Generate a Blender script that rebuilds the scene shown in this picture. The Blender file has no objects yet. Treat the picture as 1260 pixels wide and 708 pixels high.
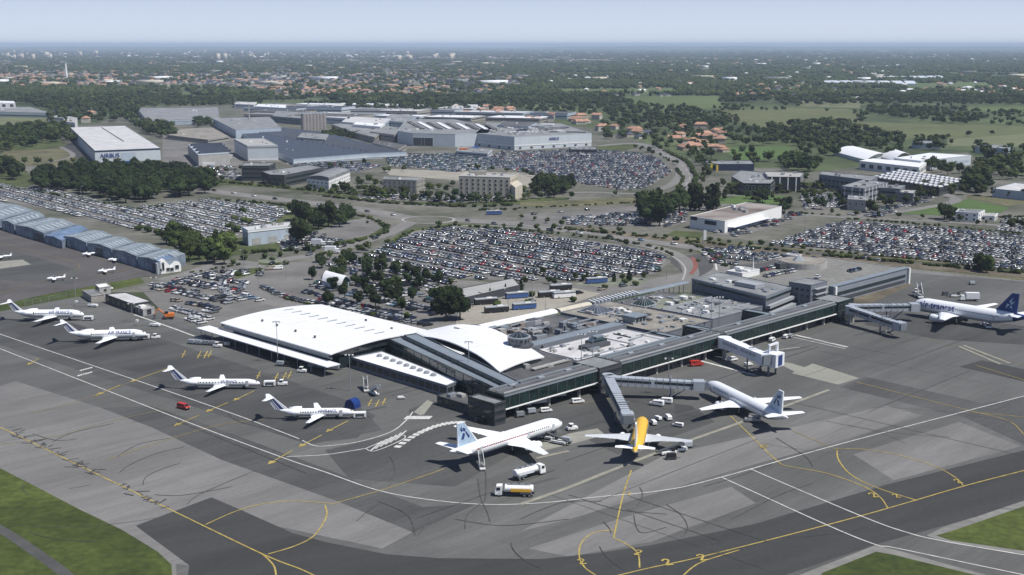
import bpy, bmesh, math, random
import numpy as np
from mathutils import Vector, Matrix, noise as mnoise
from math import sin, cos, pi, radians as R
random.seed(7); rng = np.random.default_rng(7)
# ------------------------------------------------------------------ camera, sky, sun, exposure
SC = bpy.context.scene
COL = SC.collection
CAMH, FPX, HY = 108.0, 1520.0, 55.0          # camera height, focal length in photo pixels, horizon row
TH = math.atan((354 - HY) / FPX)
cam_d = bpy.data.cameras.new('camera'); cam = bpy.data.objects.new('camera', cam_d); COL.objects.link(cam)
cam.location = (0, 0, CAMH); cam.rotation_euler = (pi / 2 - TH, 0, 0)
cam_d.sensor_width = 36; cam_d.lens = 36 * FPX / 1260; cam_d.clip_end = 200000; cam_d.clip_start = 1
SC.camera = cam
W = bpy.data.worlds.new('World'); SC.world = W; W.use_nodes = True
nt = W.node_tree; bg = nt.nodes['Background']
sky = nt.nodes.new('ShaderNodeTexSky'); sky.sky_type = 'NISHITA'; sky.sun_disc = False
sky.sun_elevation = R(58); sky.sun_rotation = R(117); sky.altitude = 100; sky.air_density = 1.0; sky.dust_density = 1.5; sky.ozone_density = 1.5
# the Nishita sky veiled by the thin milky air of the day
tc = nt.nodes.new('ShaderNodeTexCoord'); sp_ = nt.nodes.new('ShaderNodeSeparateXYZ'); nt.links.new(tc.outputs['Generated'], sp_.inputs[0])
rp = nt.nodes.new('ShaderNodeValToRGB'); nt.links.new(sp_.outputs[2], rp.inputs[0]); E_ = rp.color_ramp.elements
E_[0].position = 0; E_[0].color = (.72, .80, .92, 1); E_[1].position = .5; E_[1].color = (.07, .12, .26, 1)
for p_, c_ in ((.02, (.62, .71, .88, 1)), (.05, (.46, .55, .75, 1)), (.12, (.17, .24, .43, 1))): e_ = E_.new(p_); e_.color = c_
sc_ = nt.nodes.new('ShaderNodeMixRGB'); sc_.blend_type = 'MULTIPLY'; sc_.inputs[0].default_value = 1; sc_.inputs[2].default_value = (10, 10, 10, 1); nt.links.new(rp.outputs[0], sc_.inputs[1])
mx_ = nt.nodes.new('ShaderNodeMixRGB'); mx_.inputs[0].default_value = .85; nt.links.new(sky.outputs[0], mx_.inputs[1]); nt.links.new(sc_.outputs[0], mx_.inputs[2])
nt.links.new(mx_.outputs[0], bg.inputs[0]); bg.inputs[1].default_value = 0.10
sd = bpy.data.lights.new('sun', 'SUN'); sd.energy = 5.0; sd.angle = R(0.5); sd.color = (1, .975, .935)
so = bpy.data.objects.new('sun', sd); COL.objects.link(so); so.location = (340, -170, 600)
so.rotation_euler = Vector((-.56, .28, -1)).to_track_quat('-Z', 'Y').to_euler()
SC.view_settings.view_transform = 'Standard'; SC.view_settings.look = 'None'; SC.view_settings.exposure = 0.13; SC.view_settings.gamma = 1
SC.cycles.use_denoising = True; SC.cycles.max_bounces = 6; SC.cycles.diffuse_bounces = 3; SC.cycles.volume_bounces = 1
SC.cycles.glossy_bounces = 3; SC.cycles.transmission_bounces = 2
HAZE = 5.6e-5
HAZECOL = (.62, .74, .95)

# ------------------------------------------------------------------ helpers
TM = {'zs': 1.0, 'ks': 1.0}   # storey scale used for the terminal
def kset(h): TM['ks'] = (CAMH - h * TM['zs']) / (CAMH - h)
def P(px, py, h=0.0):
    h *= TM['zs']
    """where the sight line through a photo pixel meets the level h"""
    v = py - HY; y = py - 354
    return ((CAMH - h) * (px - 630) / (v * cos(TH)), (CAMH - h) * (FPX - y * math.tan(TH)) / v)
def ST(s, t):
    r = .5 ** .5 * TM['ks']; return ((s + t) * r, (t - s) * r)
def pxof(x, y, z=0):
    dz = z - CAMH; f = y * cos(TH) - dz * sin(TH); u = y * sin(TH) + dz * cos(TH)
    return (630 + FPX * x / f, 354 - FPX * u / f)

MATS = {}
def mat(name, col, rough=.7, var=.12, scale=.3, metal=0., coord='pos', spec=.3, stretch=None, col2=None, detail=5, spots=None, rnd=0, fine=None, streak=None, slab=None):
    m = bpy.data.materials.new(name); m.use_nodes = True; n = m.node_tree.nodes; l = m.node_tree.links
    b = n['Principled BSDF']; b.inputs['Roughness'].default_value = rough; b.inputs['Metallic'].default_value = metal
    b.inputs['Specular IOR Level'].default_value = spec
    if coord == 'pos': src = n.new('ShaderNodeNewGeometry').outputs['Position']
    else: src = n.new('ShaderNodeTexCoord').outputs['Object']
    if stretch:
        mp = n.new('ShaderNodeMapping'); mp.vector_type = 'TEXTURE'; mp.inputs['Rotation'].default_value = (0, 0, stretch[0]); mp.inputs['Scale'].default_value = (stretch[1], stretch[2], 1)
        l.new(src, mp.inputs[0]); src2 = mp.outputs[0]
    else: src2 = src
    no = n.new('ShaderNodeTexNoise'); no.inputs['Scale'].default_value = scale; no.inputs['Detail'].default_value = detail
    no.inputs['Roughness'].default_value = .6; l.new(src2, no.inputs['Vector'])
    cr = n.new('ShaderNodeValToRGB'); cr.color_ramp.elements[0].position = .3; cr.color_ramp.elements[1].position = .7
    lo = [c * (1 - var) for c in col]; hi = [min(1, c * (1 + var)) for c in (col2 or col)]
    cr.color_ramp.elements[0].color = (*lo, 1); cr.color_ramp.elements[1].color = (*hi, 1)
    l.new(no.outputs['Fac'], cr.inputs[0]); out = cr.outputs[0]
    def mult(out, fac_out, a, bb):
        mr = n.new('ShaderNodeMapRange'); mr.inputs[1].default_value = .3; mr.inputs[2].default_value = .7; mr.inputs[3].default_value = a; mr.inputs[4].default_value = bb
        l.new(fac_out, mr.inputs[0])
        mx = n.new('ShaderNodeMixRGB'); mx.blend_type = 'MULTIPLY'; mx.inputs[0].default_value = 1
        l.new(out, mx.inputs[1]); l.new(mr.outputs[0], mx.inputs[2]); return mx.outputs[0]
    if fine:
        for (sc, a, bb) in fine:
            n2 = n.new('ShaderNodeTexNoise'); n2.inputs['Scale'].default_value = sc; n2.inputs['Detail'].default_value = 3; l.new(src, n2.inputs['Vector'])
            out = mult(out, n2.outputs['Fac'], a, bb)
    for (sc, a, bb) in (streak or []):
        n2 = n.new('ShaderNodeTexNoise'); n2.inputs['Scale'].default_value = sc; n2.inputs['Detail'].default_value = 4; n2.inputs['Roughness'].default_value = .65; l.new(src2, n2.inputs['Vector'])
        out = mult(out, n2.outputs['Fac'], a, bb)
    if slab:
        mp2 = n.new('ShaderNodeMapping'); mp2.vector_type = 'TEXTURE'; mp2.inputs['Rotation'].default_value = (0, 0, R(45)); l.new(src, mp2.inputs[0])
        bt = n.new('ShaderNodeTexBrick'); bt.inputs['Scale'].default_value = 1; bt.inputs['Brick Width'].default_value = slab[0]; bt.inputs['Row Height'].default_value = slab[1]; bt.inputs['Mortar Size'].default_value = .09; bt.inputs['Mortar Smooth'].default_value = .3
        for nm_, v_ in (('Color1', slab[2]), ('Color2', slab[3]), ('Mortar', slab[4])): bt.inputs[nm_].default_value = (v_, v_, v_, 1)
        l.new(mp2.outputs[0], bt.inputs['Vector']); mx = n.new('ShaderNodeMixRGB'); mx.blend_type = 'MULTIPLY'; mx.inputs[0].default_value = 1; l.new(out, mx.inputs[1]); l.new(bt.outputs['Color'], mx.inputs[2]); out = mx.outputs[0]
    if rnd:
        oi = n.new('ShaderNodeObjectInfo'); mr = n.new('ShaderNodeMapRange'); mr.inputs[3].default_value = 1 - rnd; mr.inputs[4].default_value = 1 + rnd
        l.new(oi.outputs['Random'], mr.inputs[0]); mx = n.new('ShaderNodeMixRGB'); mx.blend_type = 'MULTIPLY'; mx.inputs[0].default_value = 1
        l.new(out, mx.inputs[1]); l.new(mr.outputs[0], mx.inputs[2]); out = mx.outputs[0]
    l.new(out, b.inputs['Base Color']); MATS[name] = m; return m
M = MATS
def O(name, col, rough=.6, var=.06, scale=.8, **k): return mat(name, col, rough, var, scale, coord='obj', **k)
# surfaces of the land
mat('land', (.030, .048, .018), .95, .3, .004, col2=(.075, .095, .036), fine=[(.03, .7, 1.2), (.0012, .8, 1.2)])
mat('town_ground', (.07, .085, .05), .95, .25, .01, col2=(.17, .165, .14), fine=[(.06, .7, 1.25)])
mat('site', (.058, .066, .036), .95, .15, .016, col2=(.145, .137, .118), fine=[(.15, .8, 1.15)])
mat('grass', (.040, .056, .016), .95, .2, .05, col2=(.072, .085, .028), fine=[(.3, .75, 1.2), (.01, .85, 1.15)])
mat('apron_grass', (.032, .051, .009), .95, .25, .02, col2=(.070, .086, .018), fine=[(.5, .7, 1.25), (.12, .8, 1.15)])
mat('dry_grass', (.085, .085, .042), .95, .2, .04, col2=(.13, .12, .065), fine=[(.3, .75, 1.2)])
mat('field', (.070, .10, .030), .95, .12, .006, col2=(.09, .12, .04), fine=[(.05, .88, 1.1)])
mat('field_brown', (.085, .10, .038), .95, .12, .006, col2=(.11, .115, .05), fine=[(.05, .88, 1.1)])
mat('field_pale', (.13, .14, .07), .95, .1, .006, fine=[(.05, .9, 1.1)])
mat('field_bright', (.07, .115, .03), .95, .1, .02, fine=[(.08, .9, 1.1)])
AST = (R(45), 1.0, .12)
SK = [(.16, .86, 1.10), (.9, .90, 1.07)]
mat('asphalt', (.089, .0885, .083), .9, .12, .03, slab=(24, 7.5, .955, 1.04, .86), col2=(.115, .114, .107), stretch=(R(45), 9, 1), fine=[(.012, .86, 1.12), (1.2, .93, 1.06)], streak=SK)
mat('asphalt_dark', (.038, .038, .037), .9, .09, .05, col2=(.050, .050, .048), stretch=(R(30), 8, 1), fine=[(.8, .92, 1.07)], streak=[(.3, .92, 1.06)])
mat('asphalt_stand', (.050, .050, .050), .9, .12, .05, col2=(.069, .069, .066), stretch=(R(45), 5, 1), streak=SK, fine=[(.03, .85, 1.1)])
mat('asphalt_mid', (.062, .062, .060), .9, .1, .05, slab=(24, 7.5, .96, 1.04, .88), col2=(.080, .080, .076), stretch=(R(45), 8, 1), streak=SK, fine=[(.02, .9, 1.08), (.9, .92, 1.07)])
mat('asphalt_pale', (.143, .139, .133), .9, .1, .03, slab=(30, 7.5, .96, 1.03, .88), col2=(.180, .175, .167), stretch=(R(45), 10, 1), streak=SK, fine=[(.015, .88, 1.1), (1., .94, 1.05)])
mat('asphalt_ga', (.075, .068, .066), .9, .1, .04, col2=(.09, .083, .08), fine=[(.3, .92, 1.07)])
mat('concrete_pad', (.24, .235, .20), .9, .1, .1, fine=[(.5, .92, 1.06)])
mat('shoulder', (.185, .18, .165), .9, .1, .05, fine=[(.4, .85, 1.1)])
mat('road', (.155, .149, .140), .9, .1, .03, col2=(.185, .177, .166), fine=[(.3, .93, 1.06)])
mat('lot', (.115, .11, .104), .9, .12, .04, col2=(.165, .157, .145), fine=[(.4, .93, 1.06)])
mat('paving', (.27, .25, .21), .9, .1, .05, fine=[(.4, .9, 1.1)])
mat('red_lane', (.20, .075, .055), .9, .1, .3)
mat('line_white', (.54, .53, .50), .8, .12, .4, fine=[(.6, .75, 1.05)])
mat('line_pale', (.26, .25, .20), .8, .12, .3, fine=[(.4, .8, 1.05)])
mat('line_yellow', (.42, .32, .09), .8, .12, .3, fine=[(.5, .6, 1.05)])
mat('line_faded', (.24, .19, .07), .8, .15, .3, fine=[(.5, .75, 1.05)])
mat('bank', (.085, .07, .048), .95, .2, .05, col2=(.14, .12, .085), fine=[(.3, .8, 1.2)])
mat('skid', (.060, .058, .057), .85, .2, .3, fine=[(.6, .8, 1.4)])
# building materials
mat('white_roof', (.74, .74, .75), .5, .05, .08, fine=[(.6, .95, 1.02)], stretch=(R(-45), 3, .4), streak=[(.5, .94, 1.0)])
mat('white_wall', (.70, .70, .68), .7, .05, .1)
mat('cream', (.48, .44, .36), .8, .07, .2)
mat('cladding_blue', (.36, .42, .48), .5, .08, .08, stretch=(0, 1, .2))
mat('cladding_pale', (.48, .52, .55), .5, .06, .08, stretch=(0, 1, .2))
mat('hangar_wall', (.12, .16, .215), .6, .25, .15, col2=(.22, .26, .31))
mat('hangar_roof', (.14, .175, .20), .55, .14, .15, col2=(.225, .255, .27))
mat('hangar_roof_blue', (.10, .15, .23), .5, .2, .15, col2=(.16, .22, .32))
mat('skylight', (.38, .41, .42), .35, .06, .3, spec=.5)
mat('grey_roof', (.165, .17, .175), .75, .16, .08, col2=(.235, .24, .24), fine=[(.4, .9, 1.08)])
mat('grey_roof_dark', (.075, .075, .078), .8, .15, .1, col2=(.11, .108, .105), fine=[(.5, .88, 1.08)])
mat('brown_roof', (.13, .10, .085), .85, .25, .04, col2=(.25, .22, .20))
mat('beige_roof', (.19, .175, .15), .85, .15, .12, col2=(.27, .25, .215), fine=[(.6, .85, 1.1)])
mat('green_roof', (.13, .145, .10), .85, .15, .15, col2=(.19, .195, .15))
mat('membrane_pale', (.43, .425, .42), .65, .1, .08, col2=(.54, .525, .52), fine=[(.5, .9, 1.05)])
mat('bluegrey_metal', (.19, .22, .245), .45, .08, .3, spec=.5)
mat('office_wall', (.155, .168, .19), .6, .07, .2)
mat('office_band', (.30, .315, .33), .6, .06, .2)
mat('stone_wall', (.30, .285, .255), .8, .12, .2, fine=[(.8, .85, 1.1)])
mat('concrete', (.33, .325, .31), .85, .1, .2, fine=[(.8, .9, 1.06)])
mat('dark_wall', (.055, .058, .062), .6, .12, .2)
mat('navy_wall', (.02, .028, .06), .5, .1, .2)
mat('glass', (.018, .026, .03), .12, .2, .5, spec=.6)
mat('glass_green', (.010, .023, .021), .12, .3, .35, spec=.6, fine=[(.5, .6, 1.5)])
mat('louvre_wall', (.20, .225, .255), .55, .08, .2)
mat('steel', (.32, .34, .36), .4, .07, .6, metal=.4)
mat('dark_steel', (.07, .075, .08), .5, .1, .6)
mat('terracotta', (.30, .15, .095), .85, .2, .3, col2=(.38, .235, .165))
mat('brick_house', (.36, .31, .25), .85, .12, .15)
mat('rendered_wall', (.42, .40, .36), .85, .1, .15)
mat('slate', (.050, .062, .085), .7, .15, .3)
mat('blue_tarp', (.04, .11, .38), .5, .12, .4)
mat('silo', (.25, .23, .22), .7, .12, .2)
mat('greenhouse', (.62, .66, .70), .4, .06, .02)
# objects
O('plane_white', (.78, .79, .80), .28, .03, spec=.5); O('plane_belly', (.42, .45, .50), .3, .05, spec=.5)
O('plane_grey', (.50, .52, .54), .35, .05); O('plane_yellow', (.72, .42, .03), .35, .05, spec=.5)
O('plane_navy', (.012, .035, .16), .3, .1, spec=.5); O('plane_blue', (.36, .47, .58), .3, .15, spec=.5)
O('stripe_blue', (.03, .05, .16), .4, .05); O('lettering', (.03, .045, .20), .5, .05)
O('tyre', (.018, .018, .018), .8, .1); O('black', (.02, .02, .022), .5, .1); O('cockpit', (.015, .018, .022), .15, .1, spec=.6)
O('engine_metal', (.35, .36, .38), .3, .06, metal=.5)
O('van_white', (.74, .74, .73), .4, .03, spec=.5); O('van_red', (.42, .03, .02), .4, .06, spec=.5)
O('orange_paint', (.60, .17, .03), .5, .08); O('tank_orange', (.66, .38, .04), .4, .06); O('tank_steel', (.62, .64, .66), .35, .06)
O('bus_blue', (.05, .10, .26), .4, .06); O('bus_roof', (.36, .38, .40), .5, .06); O('bridge_skin', (.40, .43, .46), .4, .08, metal=.2)
O('bridge_white', (.70, .71, .74), .45, .05); O('bridge_dark', (.16, .18, .20), .5, .1); O('trunk', (.09, .07, .05), .9, .2, 3)
O('yellow_paint', (.65, .45, .03), .5, .06)
CARC = {'white': (.60, .60, .59), 'silver': (.31, .32, .33), 'black': (.015, .015, .018), 'grey': (.13, .135, .14), 'dark blue': (.02, .035, .09), 'red': (.30, .02, .02), 'pale blue': (.16, .24, .33), 'green': (.03, .10, .07), 'beige': (.35, .31, .25)}
for k, c in CARC.items(): O('car_' + k, c, .3, .03, spec=.5)
def leafmat(name, a, b):
    return mat(name, a, .85, .25, .45, coord='obj', col2=b, spec=.1, rnd=.4, detail=3)
leafmat('leaf_dark', (.013, .024, .009), (.034, .050, .017)); leafmat('leaf_mid', (.022, .038, .012), (.052, .070, .022)); leafmat('leaf_light', (.045, .07, .017), (.085, .115, .034))
for nm, a, b in (('wood_leaf', (.013, .029, .010), (.050, .060, .019)), ('wood_far', (.026, .050, .016), (.064, .080, .027))):
    mat(nm, a, .95, .2, .02, col2=b, spec=.05, fine=[(.35, .6, 1.35)])

class MB:
    def __init__(s): s.v = []; s.f = []; s.m = []
    def add(s, vs, fs, mi=0):
        o = len(s.v); s.v += [tuple(v) for v in vs]; s.f += [tuple(i + o for i in f) for f in fs]; s.m += [mi] * len(fs); return s
    def prism(s, poly, z0, z1, mi=0, top=None):
        n = len(poly); a = sum(poly[i][0] * poly[(i + 1) % n][1] - poly[(i + 1) % n][0] * poly[i][1] for i in range(n))
        if a < 0: poly = poly[::-1]
        tp = top or poly
        vs = [(p[0], p[1], z0) for p in poly] + [(p[0], p[1], z1) for p in tp]
        fs = [tuple(range(n - 1, -1, -1)), tuple(range(n, 2 * n))] + [(i, (i + 1) % n, n + (i + 1) % n, n + i) for i in range(n)]
        return s.add(vs, fs, mi)
    def box(s, c, d, rz=0, mi=0, ry=0, bev=0):
        x, y, z = d[0] / 2, d[1] / 2, d[2] / 2; q = Matrix.Rotation(rz, 3, 'Z') @ Matrix.Rotation(ry, 3, 'Y')
        vs = [q @ Vector(p) + Vector(c) for p in ((-x, -y, -z), (x, -y, -z), (x, y, -z), (-x, y, -z), (-x, -y, z), (x, -y, z), (x, y, z), (-x, y, z))]
        return s.add(vs, [(0, 3, 2, 1), (4, 5, 6, 7), (0, 1, 5, 4), (1, 2, 6, 5), (2, 3, 7, 6), (3, 0, 4, 7)], mi)
    def tube(s, a, b, r0, r1=None, n=8, mi=0, cap=True):
        a = Vector(a); b = Vector(b); r1 = r0 if r1 is None else r1; d = (b - a).normalized()
        u = d.orthogonal().normalized(); w = d.cross(u)
        vs = [a + (u * cos(2 * pi * i / n) + w * sin(2 * pi * i / n)) * r0 for i in range(n)] + [b + (u * cos(2 * pi * i / n) + w * sin(2 * pi * i / n)) * r1 for i in range(n)]
        fs = [(i, (i + 1) % n, n + (i + 1) % n, n + i) for i in range(n)]
        if cap: fs += [tuple(range(n - 1, -1, -1)), tuple(range(n, 2 * n))]
        return s.add(vs, fs, mi)
    def loft(s, rings, mi=0, cap=True):
        n = len(rings[0]); o = []
        for r in rings: o += list(r)
        fs = []
        for k in range(len(rings) - 1):
            for i in range(n):
                j = (i + 1) % n; fs.append((k * n + i, k * n + j, (k + 1) * n + j, (k + 1) * n + i))
        if cap: fs += [tuple(range(n - 1, -1, -1)), tuple(range((len(rings) - 1) * n, len(rings) * n))]
        return s.add(o, fs, mi)
    def mesh(s, name, mats, org=(0, 0, 0), smooth=False):
        me = bpy.data.meshes.new(name); ox, oy, oz = org
        zs = TM['zs']; me.from_pydata([(v[0] - ox, v[1] - oy, v[2] * zs - oz) for v in s.v], [], s.f)
        for m in mats: me.materials.append(M[m] if isinstance(m, str) else m)
        if len(mats) > 1: me.polygons.foreach_set('material_index', s.m)
        if smooth: me.polygons.foreach_set('use_smooth', [True] * len(me.polygons))
        me.update(); return me
    def build(s, name, mats, parent=None, org=None, smooth=False):
        if isinstance(mats, str): mats = [mats]
        if org is None: org = tuple(parent['_o']) if (parent is not None and '_o' in parent) else (0, 0, 0)
        me = s.mesh(name, mats, org, smooth); o = bpy.data.objects.new(name, me); COL.objects.link(o)
        if parent is not None:
            o.parent = parent
            if '_o' in parent: o['_o'] = list(parent['_o'])
        return o
def tag(o, label, cat, group=None):
    o['label'] = label; o['category'] = cat
    if group: o['group'] = group
    return o
def thing(name, label, cat, loc=(0, 0, 0), rotz=0, group=None, world=False):
    """an Empty at the base; world=True: parts are written in world coordinates"""
    loc = (loc[0], loc[1], loc[2] * TM['zs']); o = bpy.data.objects.new(name, None); COL.objects.link(o); o.location = loc; o.rotation_euler = (0, 0, rotz); o.empty_display_size = .5
    if world: o['_o'] = [float(c) for c in loc]
    return tag(o, label, cat, group)
def child(name, me, parent, loc=(0, 0, 0), rot=(0, 0, 0), scale=None):
    o = bpy.data.objects.new(name, me); COL.objects.link(o); o.parent = parent; o.location = loc; o.rotation_euler = rot
    if scale: o.scale = scale
    return o
def dup(root, loc, rz, label=None, group=None, scale=None):
    r = root.copy(); COL.objects.link(r); r.location = loc; r.rotation_euler = (0, 0, rz)
    if label: r['label'] = label
    if group: r['group'] = group
    if scale: r.scale = scale
    for ch in list(root.children):
        c = ch.copy(); COL.objects.link(c); c.parent = r
        for g in list(ch.children):
            d = g.copy(); COL.objects.link(d); d.parent = c
    return r
GZ = .17
CNT = [0, 0]
def sheet(name, poly, z, m, px=True, kind='structure'):
    CNT[0] += 1; z += CNT[0] * .0002
    pts = [P(*p) for p in poly] if px else poly
    n = len(pts); a = sum(pts[i][0] * pts[(i + 1) % n][1] - pts[(i + 1) % n][0] * pts[i][1] for i in range(n))
    if a < 0: pts = pts[::-1]
    o = MB().add([(p[0], p[1], z) for p in pts], [tuple(range(n))]).build(name, m); o['kind'] = kind; return o
def smooth_line(pts, k=6):
    if len(pts) < 3: return pts
    out = []
    for i in range(len(pts) - 1):
        p0 = pts[max(i - 1, 0)]; p1 = pts[i]; p2 = pts[i + 1]; p3 = pts[min(i + 2, len(pts) - 1)]
        for j in range(k):
            t = j / k
            out.append(tuple(.5 * ((2 * p1[c]) + (-p0[c] + p2[c]) * t + (2 * p0[c] - 5 * p1[c] + 4 * p2[c] - p3[c]) * t * t + (-p0[c] + 3 * p1[c] - 3 * p2[c] + p3[c]) * t ** 3) for c in (0, 1)))
    out.append(pts[-1]); return out
def ribbon_geo(mb, pts, w, z, dash=None):
    pts = smooth_line(pts); n = len(pts); L = []; CNT[1] += 1; z += CNT[1] * .0003
    for i in range(n):
        a = pts[max(i - 1, 0)]; b = pts[min(i + 1, n - 1)]; dx, dy = b[0] - a[0], b[1] - a[1]; q = math.hypot(dx, dy) or 1
        ww = w[0] + (w[1] - w[0]) * i / (n - 1) if isinstance(w, tuple) else w
        nx, ny = -dy / q * ww / 2, dx / q * ww / 2
        L.append(((pts[i][0] + nx, pts[i][1] + ny, z), (pts[i][0] - nx, pts[i][1] - ny, z)))
    vs = [p for pr in L for p in pr]
    fs = [(2 * i, 2 * i + 1, 2 * i + 3, 2 * i + 2) for i in range(n - 1) if not dash or (i // dash) % 2 == 0]
    mb.add(vs, fs)
def ribbon(name, poly, w, z, m, px=True, dash=None):
    pts = [P(*p) for p in poly] if px else poly
    mb = MB(); ribbon_geo(mb, pts, w, z, dash); o = mb.build(name, m); o['kind'] = 'structure'; return o
def inside(x, y, poly):
    r = False; n = len(poly); j = n - 1
    for i in range(n):
        xi, yi = poly[i]; xj, yj = poly[j]
        if (yi > y) != (yj > y) and x < (xj - xi) * (y - yi) / (yj - yi) + xi: r = not r
        j = i
    return r
ONES = ['', 'first', 'second', 'third', 'fourth', 'fifth', 'sixth', 'seventh', 'eighth', 'ninth', 'tenth', 'eleventh', 'twelfth', 'thirteenth', 'fourteenth', 'fifteenth', 'sixteenth', 'seventeenth', 'eighteenth', 'nineteenth']
TENS = ['', '', 'twenty', 'thirty', 'forty', 'fifty', 'sixty', 'seventy', 'eighty', 'ninety']
TENTH = ['', '', 'twentieth', 'thirtieth', 'fortieth', 'fiftieth', 'sixtieth', 'seventieth', 'eightieth', 'ninetieth']
def nth(n):
    if n < 20: return ONES[n]
    if n >= 100: return 'hundredth' if n == 100 else 'hundred-and-' + nth(n - 100)
    return TENTH[n // 10] if n % 10 == 0 else TENS[n // 10] + '-' + ONES[n % 10]

def scatter_mesh(name, protos, items, mats, base_mats=None):
    """protos: list of (verts, faces, matidx); items: (proto, x, y, z, rot, sx, sy, sz, mat shift) -> one mesh"""
    V = []; LI = []; LT = []; MI = []; off = 0
    pr = []
    for (v, f, mi) in protos:
        pr.append((np.array(v, float), np.array([i for q in f for i in q], int), np.array([len(q) for q in f], int), np.array(mi, int)))
    for (k, x, y, z, r, sx, sy, sz, ms) in items:
        v, li, lt, mi = pr[k]; c, s_ = cos(r), sin(r); a = v * (sx, sy, sz)
        V.append(np.stack([a[:, 0] * c - a[:, 1] * s_ + x, a[:, 0] * s_ + a[:, 1] * c + y, a[:, 2] + z], 1))
        LI.append(li + off); LT.append(lt); MI.append(np.where(mi < 0, -mi, ms) if ms is not None else mi); off += len(v)
    V = np.concatenate(V); LI = np.concatenate(LI); LT = np.concatenate(LT); MI = np.concatenate(MI)
    me = bpy.data.meshes.new(name); me.vertices.add(len(V)); me.vertices.foreach_set('co', V.ravel())
    me.loops.add(len(LI)); me.loops.foreach_set('vertex_index', LI); me.polygons.add(len(LT))
    me.polygons.foreach_set('loop_start', np.concatenate([[0], np.cumsum(LT)[:-1]])); me.polygons.foreach_set('loop_total', LT)
    for m in mats: me.materials.append(M[m])
    me.polygons.foreach_set('material_index', MI); me.update(calc_edges=True); me.validate()
    o = bpy.data.objects.new(name, me); COL.objects.link(o); return o
# ================================================================== THE LAND
mb = MB(); rings = [60, 250, 500, 800, 1200, 2000, 3500, 6000, 12000, 25000, 60000, 90000]; NS = 48
for ri in range(len(rings)):
    r = rings[ri]
    mb.v += [(r * cos(2 * pi * i / NS), r * sin(2 * pi * i / NS) , 0) for i in range(NS)]
mb.f.append(tuple(range(NS)))
for ri in range(len(rings) - 1):
    for i in range(NS):
        j = (i + 1) % NS; mb.f.append((ri * NS + i, (ri + 1) * NS + i, (ri + 1) * NS + j, ri * NS + j))
mb.m = [0] * len(mb.f); o = mb.build('ground', 'land'); o['kind'] = 'structure'
# a low range of hills on the skyline
mb = MB(); N = 120; prev = None; rr = []
for k, (rad, hh) in enumerate(((26000, 0), (31000, 1), (36000, 0))):
    ring = []
    for i in range(N):
        a = R(40) + R(100) * i / (N - 1); hgt = hh * max(0, 55 + 45 * mnoise.noise(Vector((i * .09, 3, 0))) + 20 * mnoise.noise(Vector((i * .31, 9, 0))))
        ring.append((rad * cos(a), rad * sin(a), hgt - .5))
    rr.append(ring)
for k in range(2):
    a, b = rr[k], rr[k + 1]
    for i in range(N - 1): mb.add([a[i], a[i + 1], b[i + 1], b[i]], [(3, 2, 1, 0)])
o = mb.build('hills', 'land'); o['kind'] = 'structure'

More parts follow.
